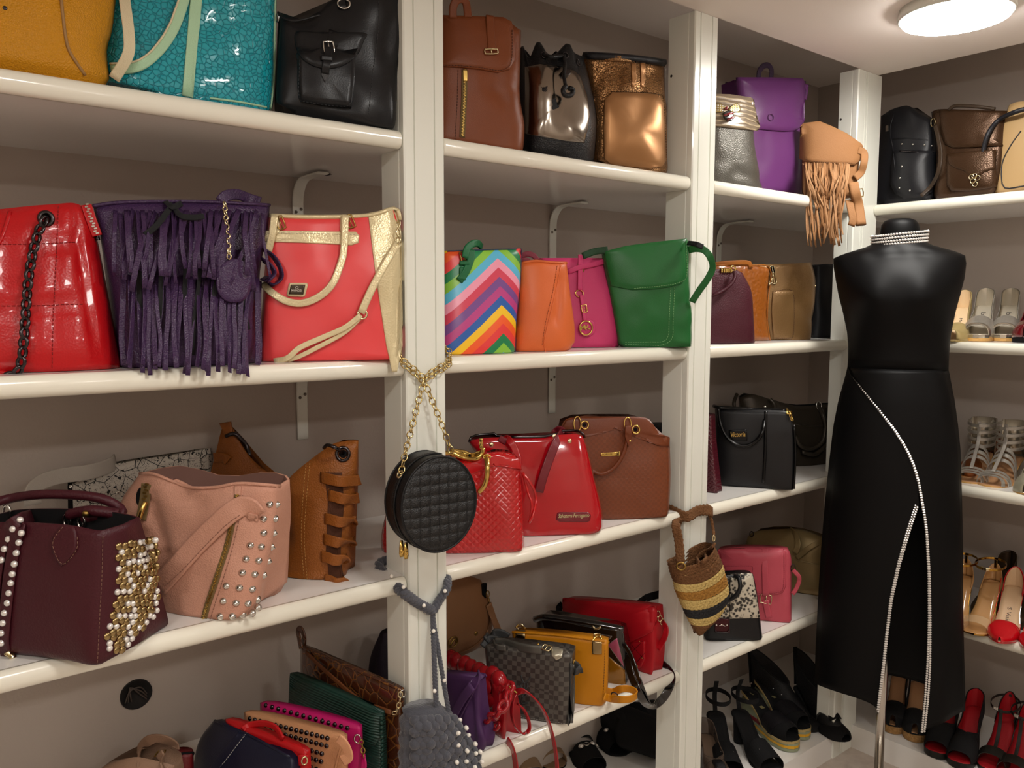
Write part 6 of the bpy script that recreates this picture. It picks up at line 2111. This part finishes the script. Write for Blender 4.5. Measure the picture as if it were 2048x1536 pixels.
t.strap([(1517, 157, -.01), (1519, 142, -.01), (1527, 132, -.01), (1537, 131, -.01), (1543, 140, -.01), (1542, 157, -.01)], .016, leather('dark grape leather', '#2a1530', .5), 'top_handle', .003, n=26)
t.zip([(1606, 240), (1604, 300), (1601, 370)], .004, BRASS, off=-.004)

m = leather('caramel suede', '#8f643e', .75, bump=.12, scale=300)
t = T('handbag', 'caramel tan suede bag with long fringe hanging over the shelf edge', 'bag', Z, (1606, 'y', .05), (1712, 'y', -.055))
t.body([(1606, 386), (1660, 388), (1712, 390)], [(1716, 350)], [(1605, 252), (1640, 248), (1688, 268), (1722, 290)], [], .05, .03, m, n=4, bulge=.006, open=False, amp=.003)
t.panel([(1605, 247), (1638, 243), (1665, 254), (1692, 267), (1722, 288), (1717, 322), (1708, 331), (1680, 330), (1640, 328), (1614, 325), (1604, 318)], m, 'flap', .010, smooth=False, puff=.004)
t.stitch([(1606, 318), (1640, 324), (1705, 326)], mat('brown thread', '#4a2412', .7))
rnd = random.Random(11)
lt = leather('light tan suede', '#9c7450', .8, bump=.1, scale=300)
for i in range(74):
    x = 1607 + (i % 37) * 2.5 + rnd.uniform(-1.5, 1.5)
    y0 = 328 + rnd.uniform(-3, 3)
    ln = rnd.uniform(70, 168) if i % 3 else rnd.uniform(120, 170)
    tx = 1655 + (x - 1655) * rnd.uniform(.3, .8) + rnd.uniform(-14, 14)
    o = rnd.uniform(.0, .012)
    mid = (x + (tx - x) * .35 + rnd.uniform(-6, 6), y0 + ln * .4, .058 + o)
    low = (x + (tx - x) * .8 + rnd.uniform(-7, 7), y0 + ln * .75, .068 + o)
    a = rnd.uniform(-.6, .6)
    t.strap([(x, y0, .014), (x + (tx - x) * .1, y0 + ln * .18, .036 + o), mid, low, (tx + rnd.uniform(-4, 4), y0 + ln, .066 + o)], rnd.uniform(.0035, .0058), lt if rnd.random() < .5 else m, 'fringe_strip', .0012, n=11, normal=V((sin(a), -cos(a), 0)))
t.strap([(1716, 300, .0), (1728, 306, .0), (1728, 325, .006), (1722, 345, .01), (1710, 356, .012)], .020, m, 'shoulder_strap', .004)
t.strap([(1706, 366, .05), (1710, 386, .06), (1716, 410, .062), (1722, 450, .06)], .028, m, 'hanging_strap', .012, n=16)
t.strap([(1698, 400, .055), (1702, 420, .06), (1706, 440, .062), (1702, 452, .06)], .020, m, 'hanging_strap', .004, n=12)
t.buckle(1711, 388, 24, 14, BRASS, 10, off=.01)

Z = SHELF_Z['B']
m = leather('wine pebbled leather', '#431521', .42, bump=.4, scale=420)
t = T('handbag', 'wine red pebbled handbag with gold lock, beside the second upright', 'bag', Z, (1404, 'y', .07), (1508, 'y', .01))
t.body([(1404, 692), (1460, 694), (1510, 693)], [(1507, 630), (1504, 588), (1497, 568)], [(1404, 540), (1440, 538), (1466, 538), (1484, 545)], [], .07, .04, m, n=5, bulge=.006, open=False, amp=.002)
for k in range(5):
    t.panel([(1441 + k * 4.6, 537), (1444 + k * 4.6, 537), (1444 + k * 4.6, 546), (1441 + k * 4.6, 546)], GOLD, 'lock_bar', .005, smooth=False, reg=False)
t.ring(1465, 538, 6, 5, .002, GOLD, 'lock_ring')
t.tube([(1468, 542, .02), (1470, 552, .02), (1464, 566, .02), (1448, 580, .018), (1428, 590, .014), (1404, 598, .01)], .005, m, 'handle')
t.tube([(1467, 542, .012), (1469, 550, .016), (1467, 558, .018)], .0016, GOLD, 'handle_clip', 10)
m = mat('orange embossed leather', '#8c4d16', .32, bump=1.0, scale=110, pat='embossed', coat=.3)
t = T('handbag', 'orange brown embossed bag between the wine and bronze ones', 'bag', Z, (1440, 'y', .15), (1540, 'y', .09))
t.body([(1440, 690), (1490, 691), (1542, 689)], [(1535, 646), (1536, 590)], [(1424, 528), (1500, 530), (1540, 536)], [], .05, .03, m, n=4, bulge=.006, open=False, amp=.003)
t.strap([(1424, 530), (1460, 526), (1496, 526), (1500, 536)], .014, leather('amber leather', '#96571a', .35), 'top_band', .004)
t.seam([(1424, 531), (1500, 531), (1540, 537), (1536, 600), (1535, 646), (1541, 686)], leather('amber leather', '#96571a', .35), .002)
t.chain([(1546, 545, .006), (1544, 560, .008), (1538, 570, .008)], .012, .0014, PALEGOLD)
m = mat('antique bronze leather', '#7d5f3a', .36, .4, bump=.2, scale=300, pat='grain')
t = T('handbag', 'bronze gold tote with a square front pocket on the second shelf', 'bag', Z, (1538, 'y', .11), (1620, 'y', .055))
t.body([(1538, 684), (1580, 686), (1621, 685)], [(1629, 610), (1631, 560)], [(1497, 528), (1560, 528), (1623, 525)], [(1515, 600)], .06, .05, m, n=4, bulge=.010, open=True, amp=.003, deep=.04, creases=[(1590, 600, 1628, 640, .006, 10)])
t.panel([(1545, 582), (1586, 582), (1588, 665), (1582, 678), (1546, 678), (1542, 620)], m, 'front_pocket', .004, smooth=False)
t.stitch([(1546, 584), (1585, 584), (1587, 664), (1580, 676), (1548, 676)], mat('brown thread', '#4a2412', .7))
t.panel([(1535, 532), (1549, 534), (1549, 545), (1536, 543)], DARK, 'clasp_plate', .003, smooth=False)
t.buckle(1545, 550, 10, 34, PALEGOLD, 12)
t.stud(1630, 572, .003, PALEGOLD, .003, name='rivet')
m = leather('charcoal leather', '#232427', .45, bump=.1)
t = T('handbag', 'plain charcoal black bag half hidden by the mannequin shoulder', 'bag', Z, (1622, 'y', .14), (1702, 'y', .10))
t.body([(1622, 685), (1660, 686), (1702, 685)], [(1700, 640), (1690, 590)], [(1632, 531), (1650, 528), (1676, 528)], [], .06, .04, m, n=3, bulge=.010, open=False, amp=.005)

Z = SHELF_Z['C']
m = mat('wine lattice leather', '#4a0f1c', .35, bump=.5, scale=260, pat='lattice')
t = T('handbag', 'wine red bag whose right edge shows beside the second upright', 'bag', Z, (1380, 'y', .15), (1436, 'z', 988))
t.body([(1380, 985), (1438, 990)], [(1434, 960), (1426, 880)], [(1380, 826), (1424, 830)], [], .05, .04, m, n=4, open=False)
m = leather('black structured leather', '#131315', .38, bump=.08)
pat_ = mat('black patent piping', '#070708', .22, spec=.3)
t = T('handbag', 'black structured handbag with patent piping and gold nameplate', 'bag', Z, (1432, 'y', .14), (1588, 'z', 982))
t.body([(1432, 970), (1510, 976), (1589, 983)], [(1591, 910), (1588, 860)], [(1430, 818), (1500, 820), (1570, 822), (1582, 836)], [], .075, .05, m, n=5, bulge=.005, open=False, amp=.001)
t.tube([(1428, 812, .004), (1440, 815, .006), (1500, 818, .006), (1572, 822, .006)], .005, pat_, 'top_bar')
t.tube([(1532, 822), (1531, 860), (1530, 910), (1527, 965)], .0045, pat_, 'piping', 20, off=.001)
t.tube([(1588, 850), (1591, 910), (1588, 978)], .003, pat_, 'piping', 12)
t.tube([(1437, 815, .016), (1440, 845, .018), (1452, 872, .018), (1470, 888, .018), (1492, 892, .018), (1512, 882, .018), (1526, 860, .018), (1530, 818, .016)], .0055, pat_, 'handle', 40)
t.panel([(1572, 820), (1584, 822), (1584, 830), (1572, 828)], GOLD, 'gold_cap', .008, smooth=False)
t.chain([(1580, 828, .012), (1585, 842, .012)], .014, .002, GOLD)
t.panel([(1457, 860), (1494, 859), (1495, 882), (1459, 881)], pat_, 'badge', .003, smooth=False)
t.text('Victoria', (1462, 874), (1491, 873), 9, GOLD, off=.0006, shear=.2)
t.stud(1530, 814, .004, SILVER, .003, name='rivet')
m = mat('dark pewter leather', '#3d362d', .32, .35, bump=.1, scale=200)
t = T('handbag', 'dark pewter handbag with looped handles behind the structured black bag', 'bag', Z, (1500, 'y', .24), (1668, 'y', .10))
t.body([(1500, 950), (1590, 962), (1668, 960)], [(1672, 880)], [(1478, 796), (1500, 788), (1545, 800), (1600, 812), (1676, 806)], [], .09, .04, m, n=3, bulge=.012, open=True, amp=.004, deep=.05)
t.seam([(1588, 848), (1620, 852), (1665, 851)], m, .0025)
t.tube([(1634, 806, .016), (1646, 830, .02), (1651, 856, .02), (1644, 884, .02), (1622, 898, .02), (1602, 892, .02), (1590, 872, .018)], .007, m, 'handle', 40)
t.tube([(1660, 815, .01), (1664, 850, .016), (1655, 885, .016), (1630, 908, .018), (1604, 904, .016)], .007, m, 'handle', 36)
t.tube([(1474, 788, -.01), (1468, 805, -.01), (1470, 820, -.01)], .006, m, 'handle')
t.tube([(1540, 798, .01), (1548, 808, .016), (1550, 824, .012)], .006, m, 'handle')
t.ring(1637, 811, 5, 8, .0016, SILVER)

Z = SHELF_Z['D']
m = leather('champagne gold leather', '#8f7a52', .36, metal=.35, bump=.08)
t = T('handbag', 'champagne gold slouchy tote at the back, behind the coral pink satchel', 'bag', Z, (1500, 'y', .30), (1650, 'y', .06))
t.body([(1500, 1190), (1580, 1240), (1650, 1250)], [(1655, 1160)], [(1490, 1092), (1507, 1064), (1578, 1060), (1656, 1078)], [], .10, .05, m, n=3, bulge=.012, open=False, amp=.006)
t.seam([(1572, 1118), (1600, 1122), (1656, 1133)], m, .0025)
t.strap([(1580, 1058, .0), (1592, 1070, .014), (1596, 1090, .02), (1590, 1106, .02)], .018, m, 'strap', .003)
t.strap([(1593, 1116, .01), (1615, 1098, .016), (1640, 1084, .014), (1656, 1080, .01)], .016, m, 'strap', .003)
t.ring(1504, 1068, 4, 5, .0014, GUN)
m = leather('coral pink leather', '#b84a58', .42, bump=.08)
cst = mat('deep coral thread', '#8c2f40', .7)
t = T('handbag', 'coral pink flap satchel with a buckled strap', 'bag', Z, (1458, 'y', .155), (1582, 'z', 1248))
t.body([(1458, 1238), (1520, 1243), (1583, 1249)], [(1583, 1180), (1583, 1120)], [(1436, 1100), (1500, 1098), (1578, 1101)], [], .06, .05, m, n=5, bulge=.005, open=False, amp=.002)
t.panel([(1436, 1099), (1500, 1097), (1566, 1099), (1572, 1104), (1571, 1172), (1566, 1184), (1556, 1189), (1440, 1192)], m, 'flap', .005, smooth=False, puff=.002)
t.stitch([(1568, 1106), (1567, 1170), (1556, 1185), (1500, 1187)], cst)
t.stitch([(1450, 1132), (1506, 1132), (1505, 1152), (1452, 1152)], cst, closed=True, smooth=False)
t.strap([(1530, 1098), (1530, 1140), (1531, 1190)], .019, m, 'front_strap', .004, off=.002)
t.strap([(1531, 1200), (1533, 1212), (1538, 1234)], .018, m, 'strap_tip', .004, off=.003)
t.buckle(1532, 1197, 20, 17, PALEGOLD, -4, .0018)
t.ring(1586, 1136, 4, 7, .0014, GUN)
t.strap([(1586, 1140, .01), (1597, 1152, .012), (1598, 1163, .012), (1591, 1180, .006), (1585, 1188, .0)], .012, m, 'shoulder_strap', .003, n=22)
m = leather('black structured leather', '#131315', .38, bump=.08)
sk = mat('snakeskin print', '#2c2926', .35, .1, bump=.5, scale=110, pat='snake', color2='#c4bba8')
t = T('handbag', 'black and grey snakeskin handbag with dark red lock under the crochet bag', 'bag', Z, (1410, 'z', 1282), (1525, 'z', 1282))
t.body([(1408, 1283), (1470, 1285), (1526, 1284)], [(1516, 1200), (1511, 1168)], [(1424, 1160), (1440, 1152), (1506, 1148)], [], .055, .04, m, n=5, bulge=.006, open=False, amp=.001)
t.panel([(1461, 1148), (1504, 1147), (1512, 1190), (1519, 1236), (1459, 1237), (1460, 1190)], sk, 'snakeskin_panel', .003, smooth=False)
t.panel([(1412, 1166), (1440, 1154), (1456, 1152), (1458, 1234), (1420, 1240)], sk, 'snakeskin_panel', .003, smooth=False)
t.tube([(1470, 1152, .004), (1478, 1158, .016), (1480, 1176, .022), (1472, 1190, .022), (1458, 1200, .018), (1440, 1206, .014)], .006, m, 'handle', 30)
t.panel([(1429, 1236), (1459, 1237), (1459, 1264), (1429, 1263)], mat('dark red enamel', '#3d0c14', .15, .5), 'lock_plate', .006, smooth=False)
t.seam([(1429, 1236), (1459, 1237), (1459, 1264), (1429, 1263)], GUN, .0012, 'lock_frame', smooth=False, closed=True, off=.002)
for x in (1433, 1454):
    t.stud(x, 1250, .0026, SILVER, .0015, name='lock_screw')
t.tube([(1438, 1251), (1444, 1249), (1450, 1252)], .0012, SILVER, 'lock_bar', 8, off=.002)
t.ring(1484, 1153, 4, 6, .0014, SILVER)

# ================================================================== RIGHT WALL, TOP SHELF
Z = SHELF_Z['A']
m = leather('black soft leather', '#19191c', .40, bump=.15)
t = T('backpack', 'black soft backpack with round silver studs above the mannequin', 'bag', Z, (1745, 'x', 2.56), (1868, 'x', 2.53))
t.body([(1743, 404), (1790, 404), (1868, 396)], [(1866, 330), (1868, 280)], [(1762, 232), (1780, 222), (1800, 214), (1818, 212), (1834, 226), (1862, 240)], [(1748, 340), (1760, 270)], .10, .05, m, n=3, bulge=.015, open=False, amp=.005)
t.panel([(1790, 302), (1800, 300), (1866, 303), (1866, 360), (1862, 386), (1850, 394), (1810, 396), (1794, 388), (1784, 370), (1786, 330)], m, 'front_pocket', .010, smooth=False, puff=.004)
t.tube([(1800, 302), (1830, 304), (1866, 306)], .002, GUN, 'pocket_zip', off=.001)
t.seam([(1786, 278), (1820, 277), (1866, 282)], m, .0018)
t.seam([(1788, 228), (1780, 260), (1786, 300), (1790, 340)], m, .0018)
for x, y in ((1804, 288), (1826, 289), (1849, 290), (1864, 292), (1804, 333), (1800, 356), (1799, 376), (1820, 381)):
    t.stud(x, y, .0032, SILVER, .003, name='dome_stud')
t.panel([(1772, 252), (1777, 250), (1777, 262), (1772, 264)], SILVER, 'zip_pull', .002, smooth=False)
m = mat('dark bronze foil leather', '#432e1d', .30, .6, bump=.25, scale=420, pat='grain')
br2 = leather('bronze strap leather', '#33261a', .4)
t = T('backpack', 'metallic dark bronze satchel backpack with a front pocket clasp', 'bag', Z, (1868, 'x', 2.53), (1995, 'x', 2.515))
t.body([(1866, 396), (1920, 392), (1996, 382)], [(2008, 320)], [(1862, 224), (1880, 218), (1940, 220), (2012, 222)], [(1872, 300)], .10, .07, m, n=5, bulge=.008, open=False, amp=.003)
t.panel([(1880, 219), (1940, 220), (2012, 222), (2010, 292), (1940, 296), (1905, 296), (1890, 288), (1883, 270)], m, 'flap', .006, smooth=False, puff=.003)
t.panel([(1895, 310), (1940, 304), (1992, 300), (1992, 374), (1940, 382), (1905, 382), (1896, 370)], m, 'front_pocket', .010, smooth=False, puff=.003)
t.panel([(1894, 308), (1940, 303), (1992, 299), (1990, 338), (1970, 344), (1952, 356), (1944, 360), (1930, 342), (1910, 336), (1898, 328)], m, 'pocket_flap', .003, smooth=False, reg=True)
for x, y in ((1944, 354), (1950, 352), (1956, 356), (1947, 362), (1951, 368)):
    t.ring(x, y, 4, 4, .0012, PALEGOLD, 'clasp')
t.strap([(1870, 250, .014), (1876, 275, .018), (1881, 310, .02), (1876, 345, .02), (1862, 372, .02), (1842, 392, .018)], .012, br2, 'shoulder_strap', .003, n=36)
t.ring(1868, 245, 6, 7, .0014, PALEGOLD)
t.tube([(1898, 220, .0), (1910, 212, .0), (1950, 213, .0), (1990, 218, .0)], .005, br2, 'top_handle')
m = leather('camel smooth leather', '#9c8058', .40, bump=.05)
bk_ = leather('black trim', '#15151a', .4)
t = T('handbag', 'camel beige tote with black piping and black handle, at the right edge', 'bag', Z, (1984, 'x', 2.525), (2110, 'x', 2.51))
t.body([(1984, 384), (2040, 380), (2110, 370)], [], [(2018, 210), (2040, 203), (2110, 200)], [(1992, 320), (2000, 260)], .09, .05, m, n=5, bulge=.006, open=True, amp=.001, deep=.03)
t.seam([(2042, 262), (2022, 290), (2006, 322), (2003, 350), (2010, 376), (2048, 372)], bk_, .002)
t.tube([(2064, 215, .02), (2030, 224, .03), (1998, 240, .034), (1978, 265, .034), (1968, 295, .03), (1966, 316, .026)], .0065, bk_, 'handle', 36)
t.panel([(1960, 306), (1992, 306), (1992, 322), (1962, 323)], bk_, 'handle_base', .006, w=.02, smooth=False)

# ================================================================== MANNEQUIN AND DRESS
bf = mat('black jersey fabric', '#040405', .5, bump=.06, scale=900, spec=.16)
bi = mat('black dress lining', '#060607', .9)
t = T('mannequin', 'black padded dress form on a chrome pole wearing the long dress', 'mannequin', 0.0, (1668, 'x', 2.105), (1930, 'x', 2.255))
chrome = mat('brushed chrome pole', '#c9c4bc', .18, 1.0)
D0 = 0.125                                    # the body axis lies this far behind the front plane
def ringrow(py, xl, xr, d, n=40, zfix=None):
    a, b_ = t.at(xl, py, -D0), t.at(xr, py, -D0)
    c = (a + b_) / 2
    w = (b_ - a).length / 2
    return [V((c.x + w * cos(q), D0 - d * sin(q), c.z)) for q in [2 * pi * i / n for i in range(n)]]
def nring(py, xl, xr, k=.78):
    a, b_ = t.at(xl, py, -D0), t.at(xr, py, -D0)
    return ringrow(py, xl, xr, (b_ - a).length / 2 * k)
mk('neck', *loft([nring(512, 1752, 1846), nring(490, 1757, 1841), nring(462, 1760, 1840), nring(450, 1762, 1838), nring(442, 1768, 1832), nring(438, 1778, 1822), nring(441, 1788, 1812), nring(446, 1794, 1806)]), bf, t.e)
tors = [nring(900, 1705, 1885, .6), nring(800, 1710, 1880, .62), nring(735, 1722, 1872, .6), nring(640, 1714, 1884, .62), nring(560, 1705, 1895, .6), nring(525, 1715, 1885, .5), nring(510, 1750, 1850, .55)]
mk('torso', *loft(tors), bf, t.e)
ctr = (t.at(1795, 900, -D0))
foot = V((ctr.x - .012, D0, 0))
mk('pole', *loft([[V((foot.x + (.018 - .012) * 0 + .0125 * cos(a), foot.y + .0125 * sin(a), z)) for a in [2 * pi * i / 20 for i in range(20)]] for z in (.012, .30, .62, .92)]), chrome, t.e)
mk('base', *loft([[V((foot.x + r * cos(a), foot.y + r * sin(a), z)) for a in [2 * pi * i / 36 for i in range(36)]] for r, z in ((.145, .001), (.145, .006), (.13, .010), (.03, .014), (.02, .03))]), chrome, t.e)
man = t

t = T('dress', 'long black sleeveless dress with rhinestone collar and jewelled front slit', 'dress', 0.0, (1668, 'x', 2.105), (1930, 'x', 2.255))
def lerp_tab(tab, y):
    for (a, *va), (b_, *vb) in zip(tab, tab[1:]):
        if y <= b_:
            f = (y - a) / (b_ - a)
            return [p + (q - p) * f for p, q in zip(va, vb)]
    return list(tab[-1][1:])
top_tab = [(486, 1748, 1850, .050), (494, 1732, 1866, .058), (501, 1708, 1890, .064), (508, 1684, 1914, .068), (515, 1668, 1929, .072), (530, 1668, 1931, .090), (556, 1672, 1928, .112), (590, 1678, 1919, .124), (625, 1687, 1909, .120), (665, 1695, 1901, .104), (700, 1698, 1897, .096), (736, 1696, 1896, .094)]
def front_y(u, d):
    return D0 - d * sqrt(max(0, 1 - u * u)) ** .9
rows = []
NF, NB = 44, 22
for py in (486, 490, 494, 498, 502, 506, 510, 515, 521, 530, 545, 560, 575, 590, 605, 620, 640, 665, 690, 715, 736):
    xl, xr, d = lerp_tab(top_tab, py)
    a, b_ = t.at(xl, py, -D0), t.at(xr, py, -D0)
    c, w = (a + b_) / 2, (b_ - a).length / 2
    row = []
    for i in range(NF + 1):
        u = -cos(pi * i / NF)
        p = V((c.x + w * u, front_y(u, d), c.z))
        # bust
        if 540 < py < 660:
            for s_ in (-.42, .42):
                p.y -= .016 * math.exp(-((u - s_) / .26) ** 2) * math.exp(-((py - 592) / 32) ** 2)
        row.append(p)
    for i in range(1, NB):
        u = cos(pi * i / NB)
        row.append(V((c.x + w * u, D0 + d * .85 * sqrt(max(0, 1 - u * u)), c.z)))
    rows.append(row)
# folds from the shoulders towards the collar
for ri, row in enumerate(rows):
    for i in range(NF + 1):
        p = row[i]
        if 2 < ri < 9:
            p.y += .0035 * noise.noise(V((p.x * 28 + p.z * 16, p.z * 26, 2.0)))
vs, fs = loft(rows, True, False, False)
o = mk('bodice', vs, fs, [bf, bi], t.e)
t.reg(vs, fs)
o.modifiers.new('thick', 'SOLIDIFY').thickness = .0015
# skirt with a front opening
sk_tab = [(736, 1696, 1896, .094), (765, 1688, 1901, .100), (800, 1678, 1908, .106), (850, 1668, 1915, .110), (900, 1662, 1920, .112), (1000, 1651, 1923, .114), (1100, 1643, 1925, .116), (1200, 1637, 1925, .118), (1300, 1632, 1927, .120), (1365, 1630, 1929, .122), (1480, 1628, 1930, .122)]
eL = [(736, 1694), (742, 1697), (775, 1720), (815, 1752), (858, 1785), (895, 1809), (930, 1825), (965, 1834), (1000, 1838), (1015, 1837), (1060, 1822), (1130, 1801), (1200, 1785), (1270, 1776), (1340, 1768), (1425, 1757), (1500, 1750)]
eR = [(736, 1694.5), (742, 1697.5), (775, 1721), (815, 1753), (858, 1786), (895, 1810), (930, 1826), (965, 1836), (1000, 1842), (1040, 1849), (1070, 1852), (1150, 1856), (1240, 1856), (1320, 1853), (1400, 1847), (1465, 1841), (1500, 1839)]
hemL = lambda f: 1366 + 58 * f ** .8            # left panel, from side to slit
hemR = lambda f: 1464 - 42 * f ** 1.3           # right panel, from slit to side
def at_front(px, py, d_extra=0.0):
    """point of the skirt front seen at this pixel"""
    w_ = -.02
    for _ in range(4):
        p = t.at(px, py, w_)
        xl, xr, d = lerp_tab(sk_tab, py)
        a, b_ = t.at(xl, py, -D0), t.at(xr, py, -D0)
        c, w = (a + b_) / 2, (b_ - a).length / 2
        u = min(max((p.x - c.x) / w, -1), 1)
        w_ = -(front_y(u, d) - d_extra)
    return t.at(px, py, w_)
def waist(p):
    a, b_ = t.at(1696, 736, -D0), t.at(1896, 736, -D0)
    c, w = (a + b_) / 2, (b_ - a).length / 2
    u = min(max((p.x - c.x) / w, -1), 1)
    return V((c.x + w * u, front_y(u, .0945), c.z + .001))
NR, NA, NBk = 54, 18, 18
L_rows, R_rows, B_rows = [], [], []
for r in range(NR + 1):
    f = r / NR
    lr, rr_, br = [], [], []
    for i in range(NA + 1):
        g = i / NA
        g2 = sin(g * pi / 2)
        # left panel
        py = 736 + (hemL(g) - 736) * f
        xl = lerp_tab(sk_tab, py)[0]
        xe = lerp_tab(eL, py)[0]
        p = at_front(xl + (max(xe, xl + .3) - xl) * g2, py)
        if r == 0:
            p = waist(p)
        p.y -= .004 * sin(g * 7 + 1) * f * f * g
        lr.append(p)
        # right panel
        py = 736 + (hemR(g) - 736) * f
        xr = lerp_tab(sk_tab, py)[1]
        xe = lerp_tab(eR, py)[0]
        g3 = 1 - cos(g * pi / 2)
        p = at_front(xe + (xr - xe) * (g * .6 + g3 * .4), py, .003)
        if r == 0:
            p = waist(p)
        p.y += .007 * sin(g * 9) * f * f * g
        rr_.append(p)
    a, b_ = rr_[-1], lr[0]
    xl, xr, d = lerp_tab(sk_tab, 736 + (1390 - 736) * f)
    for i in range(NBk + 1):
        q = i / NBk
        u = cos(pi * q)
        c = (a + b_) / 2
        br.append(V((c.x + (a.x - b_.x) / 2 * u, (a.y * (1 - q) + b_.y * q) + d * .85 * sin(pi * q), a.z * (1 - q) + b_.z * q + .02 * f * sin(pi * q))))
    L_rows.append(lr); R_rows.append(rr_); B_rows.append(br)
for nm, rws in (('left_panel', L_rows), ('right_panel', R_rows), ('back_panel', B_rows)):
    vs, fs = loft(rws, False)
    o = mk(nm, vs, fs, [bf, bi], t.e)
    t.reg(vs, fs)
    o.modifiers.new('thick', 'SOLIDIFY').thickness = .0015
mk('waist_seam', *sweep([L_rows[0][i] + V((0, -.0005, 0)) for i in range(NA + 1)][:1] + [p + V((0, -.0008, 0)) for p in R_rows[0]], circ(.0012, 5)), bf, t.e)
# rhinestone trims: two rows of stones set along each edge
gem = dome(.0031, .0026, 6, True)
def trim(rws, idx, r0, name, inward, rng=None):
    mb = MB()
    path = resample([rw[idx] for rw in rws[r0:]], 160)
    nb = resample([rw[idx + inward * 2] for rw in rws[r0:]], 160)
    for k in range(2):
        L = plen(path)
        n = int(L / .0066)
        pp, qq = resample(path, n), resample(nb, n)
        for p, q in zip(pp, qq):
            d = (q - p); d.y = 0
            d = d.normalized() if d.length > 1e-5 else V((inward, 0, 0))
            c = p + d * (.0036 + .0068 * k) + V((0, -.0018, 0))
            M = nbasis(c, V((0, -1, 0)))
            mb.add([M @ v for v in gem[0]], gem[1])
    return mb.obj(name, CRYSTAL, t.e, smooth=False, kind='stuff')
i0 = next(i for i in range(NR) if 736 + (hemL(1) - 736) * i / NR > 1012)
trim(R_rows, 0, 0, 'rhinestone_trim', 1)
trim(L_rows, NA, i0, 'rhinestone_trim', -1)
# collar band
def cring(py, xl, xr, dy):
    a, b_ = t.at(xl, py, -D0), t.at(xr, py - dy, -D0)
    c, w = (a + b_) / 2, (b_ - a) / 2
    return [c + w * cos(q) + V((0, -w.length * .82 * sin(q), -.004 * sin(q))) for q in [2 * pi * i / 56 for i in range(56)]]
CR = [cring(504, 1745, 1852, 8), cring(489, 1743, 1855, 10), cring(471, 1742, 1857, 12)]
vs, fs = loft(CR + [[p * .985 + (sum(CR[2], V((0, 0, 0))) / 56) * .015 for p in CR[2]], [p * .985 + (sum(CR[0], V((0, 0, 0))) / 56) * .015 for p in CR[0]]], True, False, False)
mk('collar', vs, fs, bf, t.e)
gem = dome(.0036, .0028, 6, True)
mb = MB()
for k in range(6):
    f = .08 + .168 * k
    for i in range(62):
        a = 2 * pi * (i + .5 * (k % 2)) / 62
        ii = a / (2 * pi) * 56
        j = int(ii) % 56; g = ii - int(ii)
        lo = CR[0][j].lerp(CR[0][(j + 1) % 56], g); hi = CR[2][j].lerp(CR[2][(j + 1) % 56], g); mi_ = CR[1][j].lerp(CR[1][(j + 1) % 56], g)
        p = lo.lerp(mi_, f * 2) if f < .5 else mi_.lerp(hi, f * 2 - 1)
        cc_ = sum(CR[1], V((0, 0, 0))) / 56
        nn = (p - cc_); nn.z = 0; nn.normalize()
        M = nbasis(p + nn * .0006, nn)
        mb.add([M @ (v * 1.0) for v in gem[0]], gem[1])
mb.obj('rhinestone_band', CRYSTAL, t.e, smooth=False, kind='stuff')
# raglan seams
for pts in ([(1745, 500), (1728, 512), (1712, 530), (1700, 556), (1690, 580)], [(1852, 492), (1866, 510), (1888, 540), (1908, 566), (1920, 580)]):
    t.seam(pts, bf, .0012, 'raglan_seam')
t.e.parent = None

# ------------------------------------------------------------------ small pieces belong to the part they sit on
HOST = {'grommet_hole': ('grommet',), 'eyelet_hole': ('eyelet',), 'lettering': ('plaque', 'badge', 'nameplate', 'charm_ring'), 'strap_keeper': ('strap', 'handle_tab'), 'pocket_zip': ('front_pocket',),
        'zip': ('zip_tape',), 'lock_screw': ('lock_plate',), 'lock_frame': ('lock_plate',), 'lock_bar': ('lock_plate',), 'clip_bar': ('corner_clip',), 'charm_ring': ('charm_disc',), 'clasp_gem': ('clasp_plate',), 'topline_binding': ('quarter',), 'vamp_edge': ('vamp',),
        'strap_tip': ('strap', 'studded_strap'), 'insole_print': ('insole',), 'insole_label': ('insole',), 'buckle': ('flap_strap', 'front_strap', 'charm_strap', 'handle_tab', 'strap'), 'bee_stripe': ('bee_body',), 'rhinestone_band': ('collar',), 'handle_edge': ('handle',)}
for root in [o for o in COL.objects if o.parent is None and o.type == 'EMPTY']:
    kids = list(root.children)
    base = lambda o: o.name.split('.')[0]
    for c in kids:
        for h in HOST.get(base(c), ()):
            c2 = [k for k in kids if base(k) == h and k is not c and k.matrix_local == Matrix.Identity(4) and k.parent is root]
            if c2:
                q = c.matrix_local.copy()
                c.parent = c2[0]
                c.matrix_local = q
                break
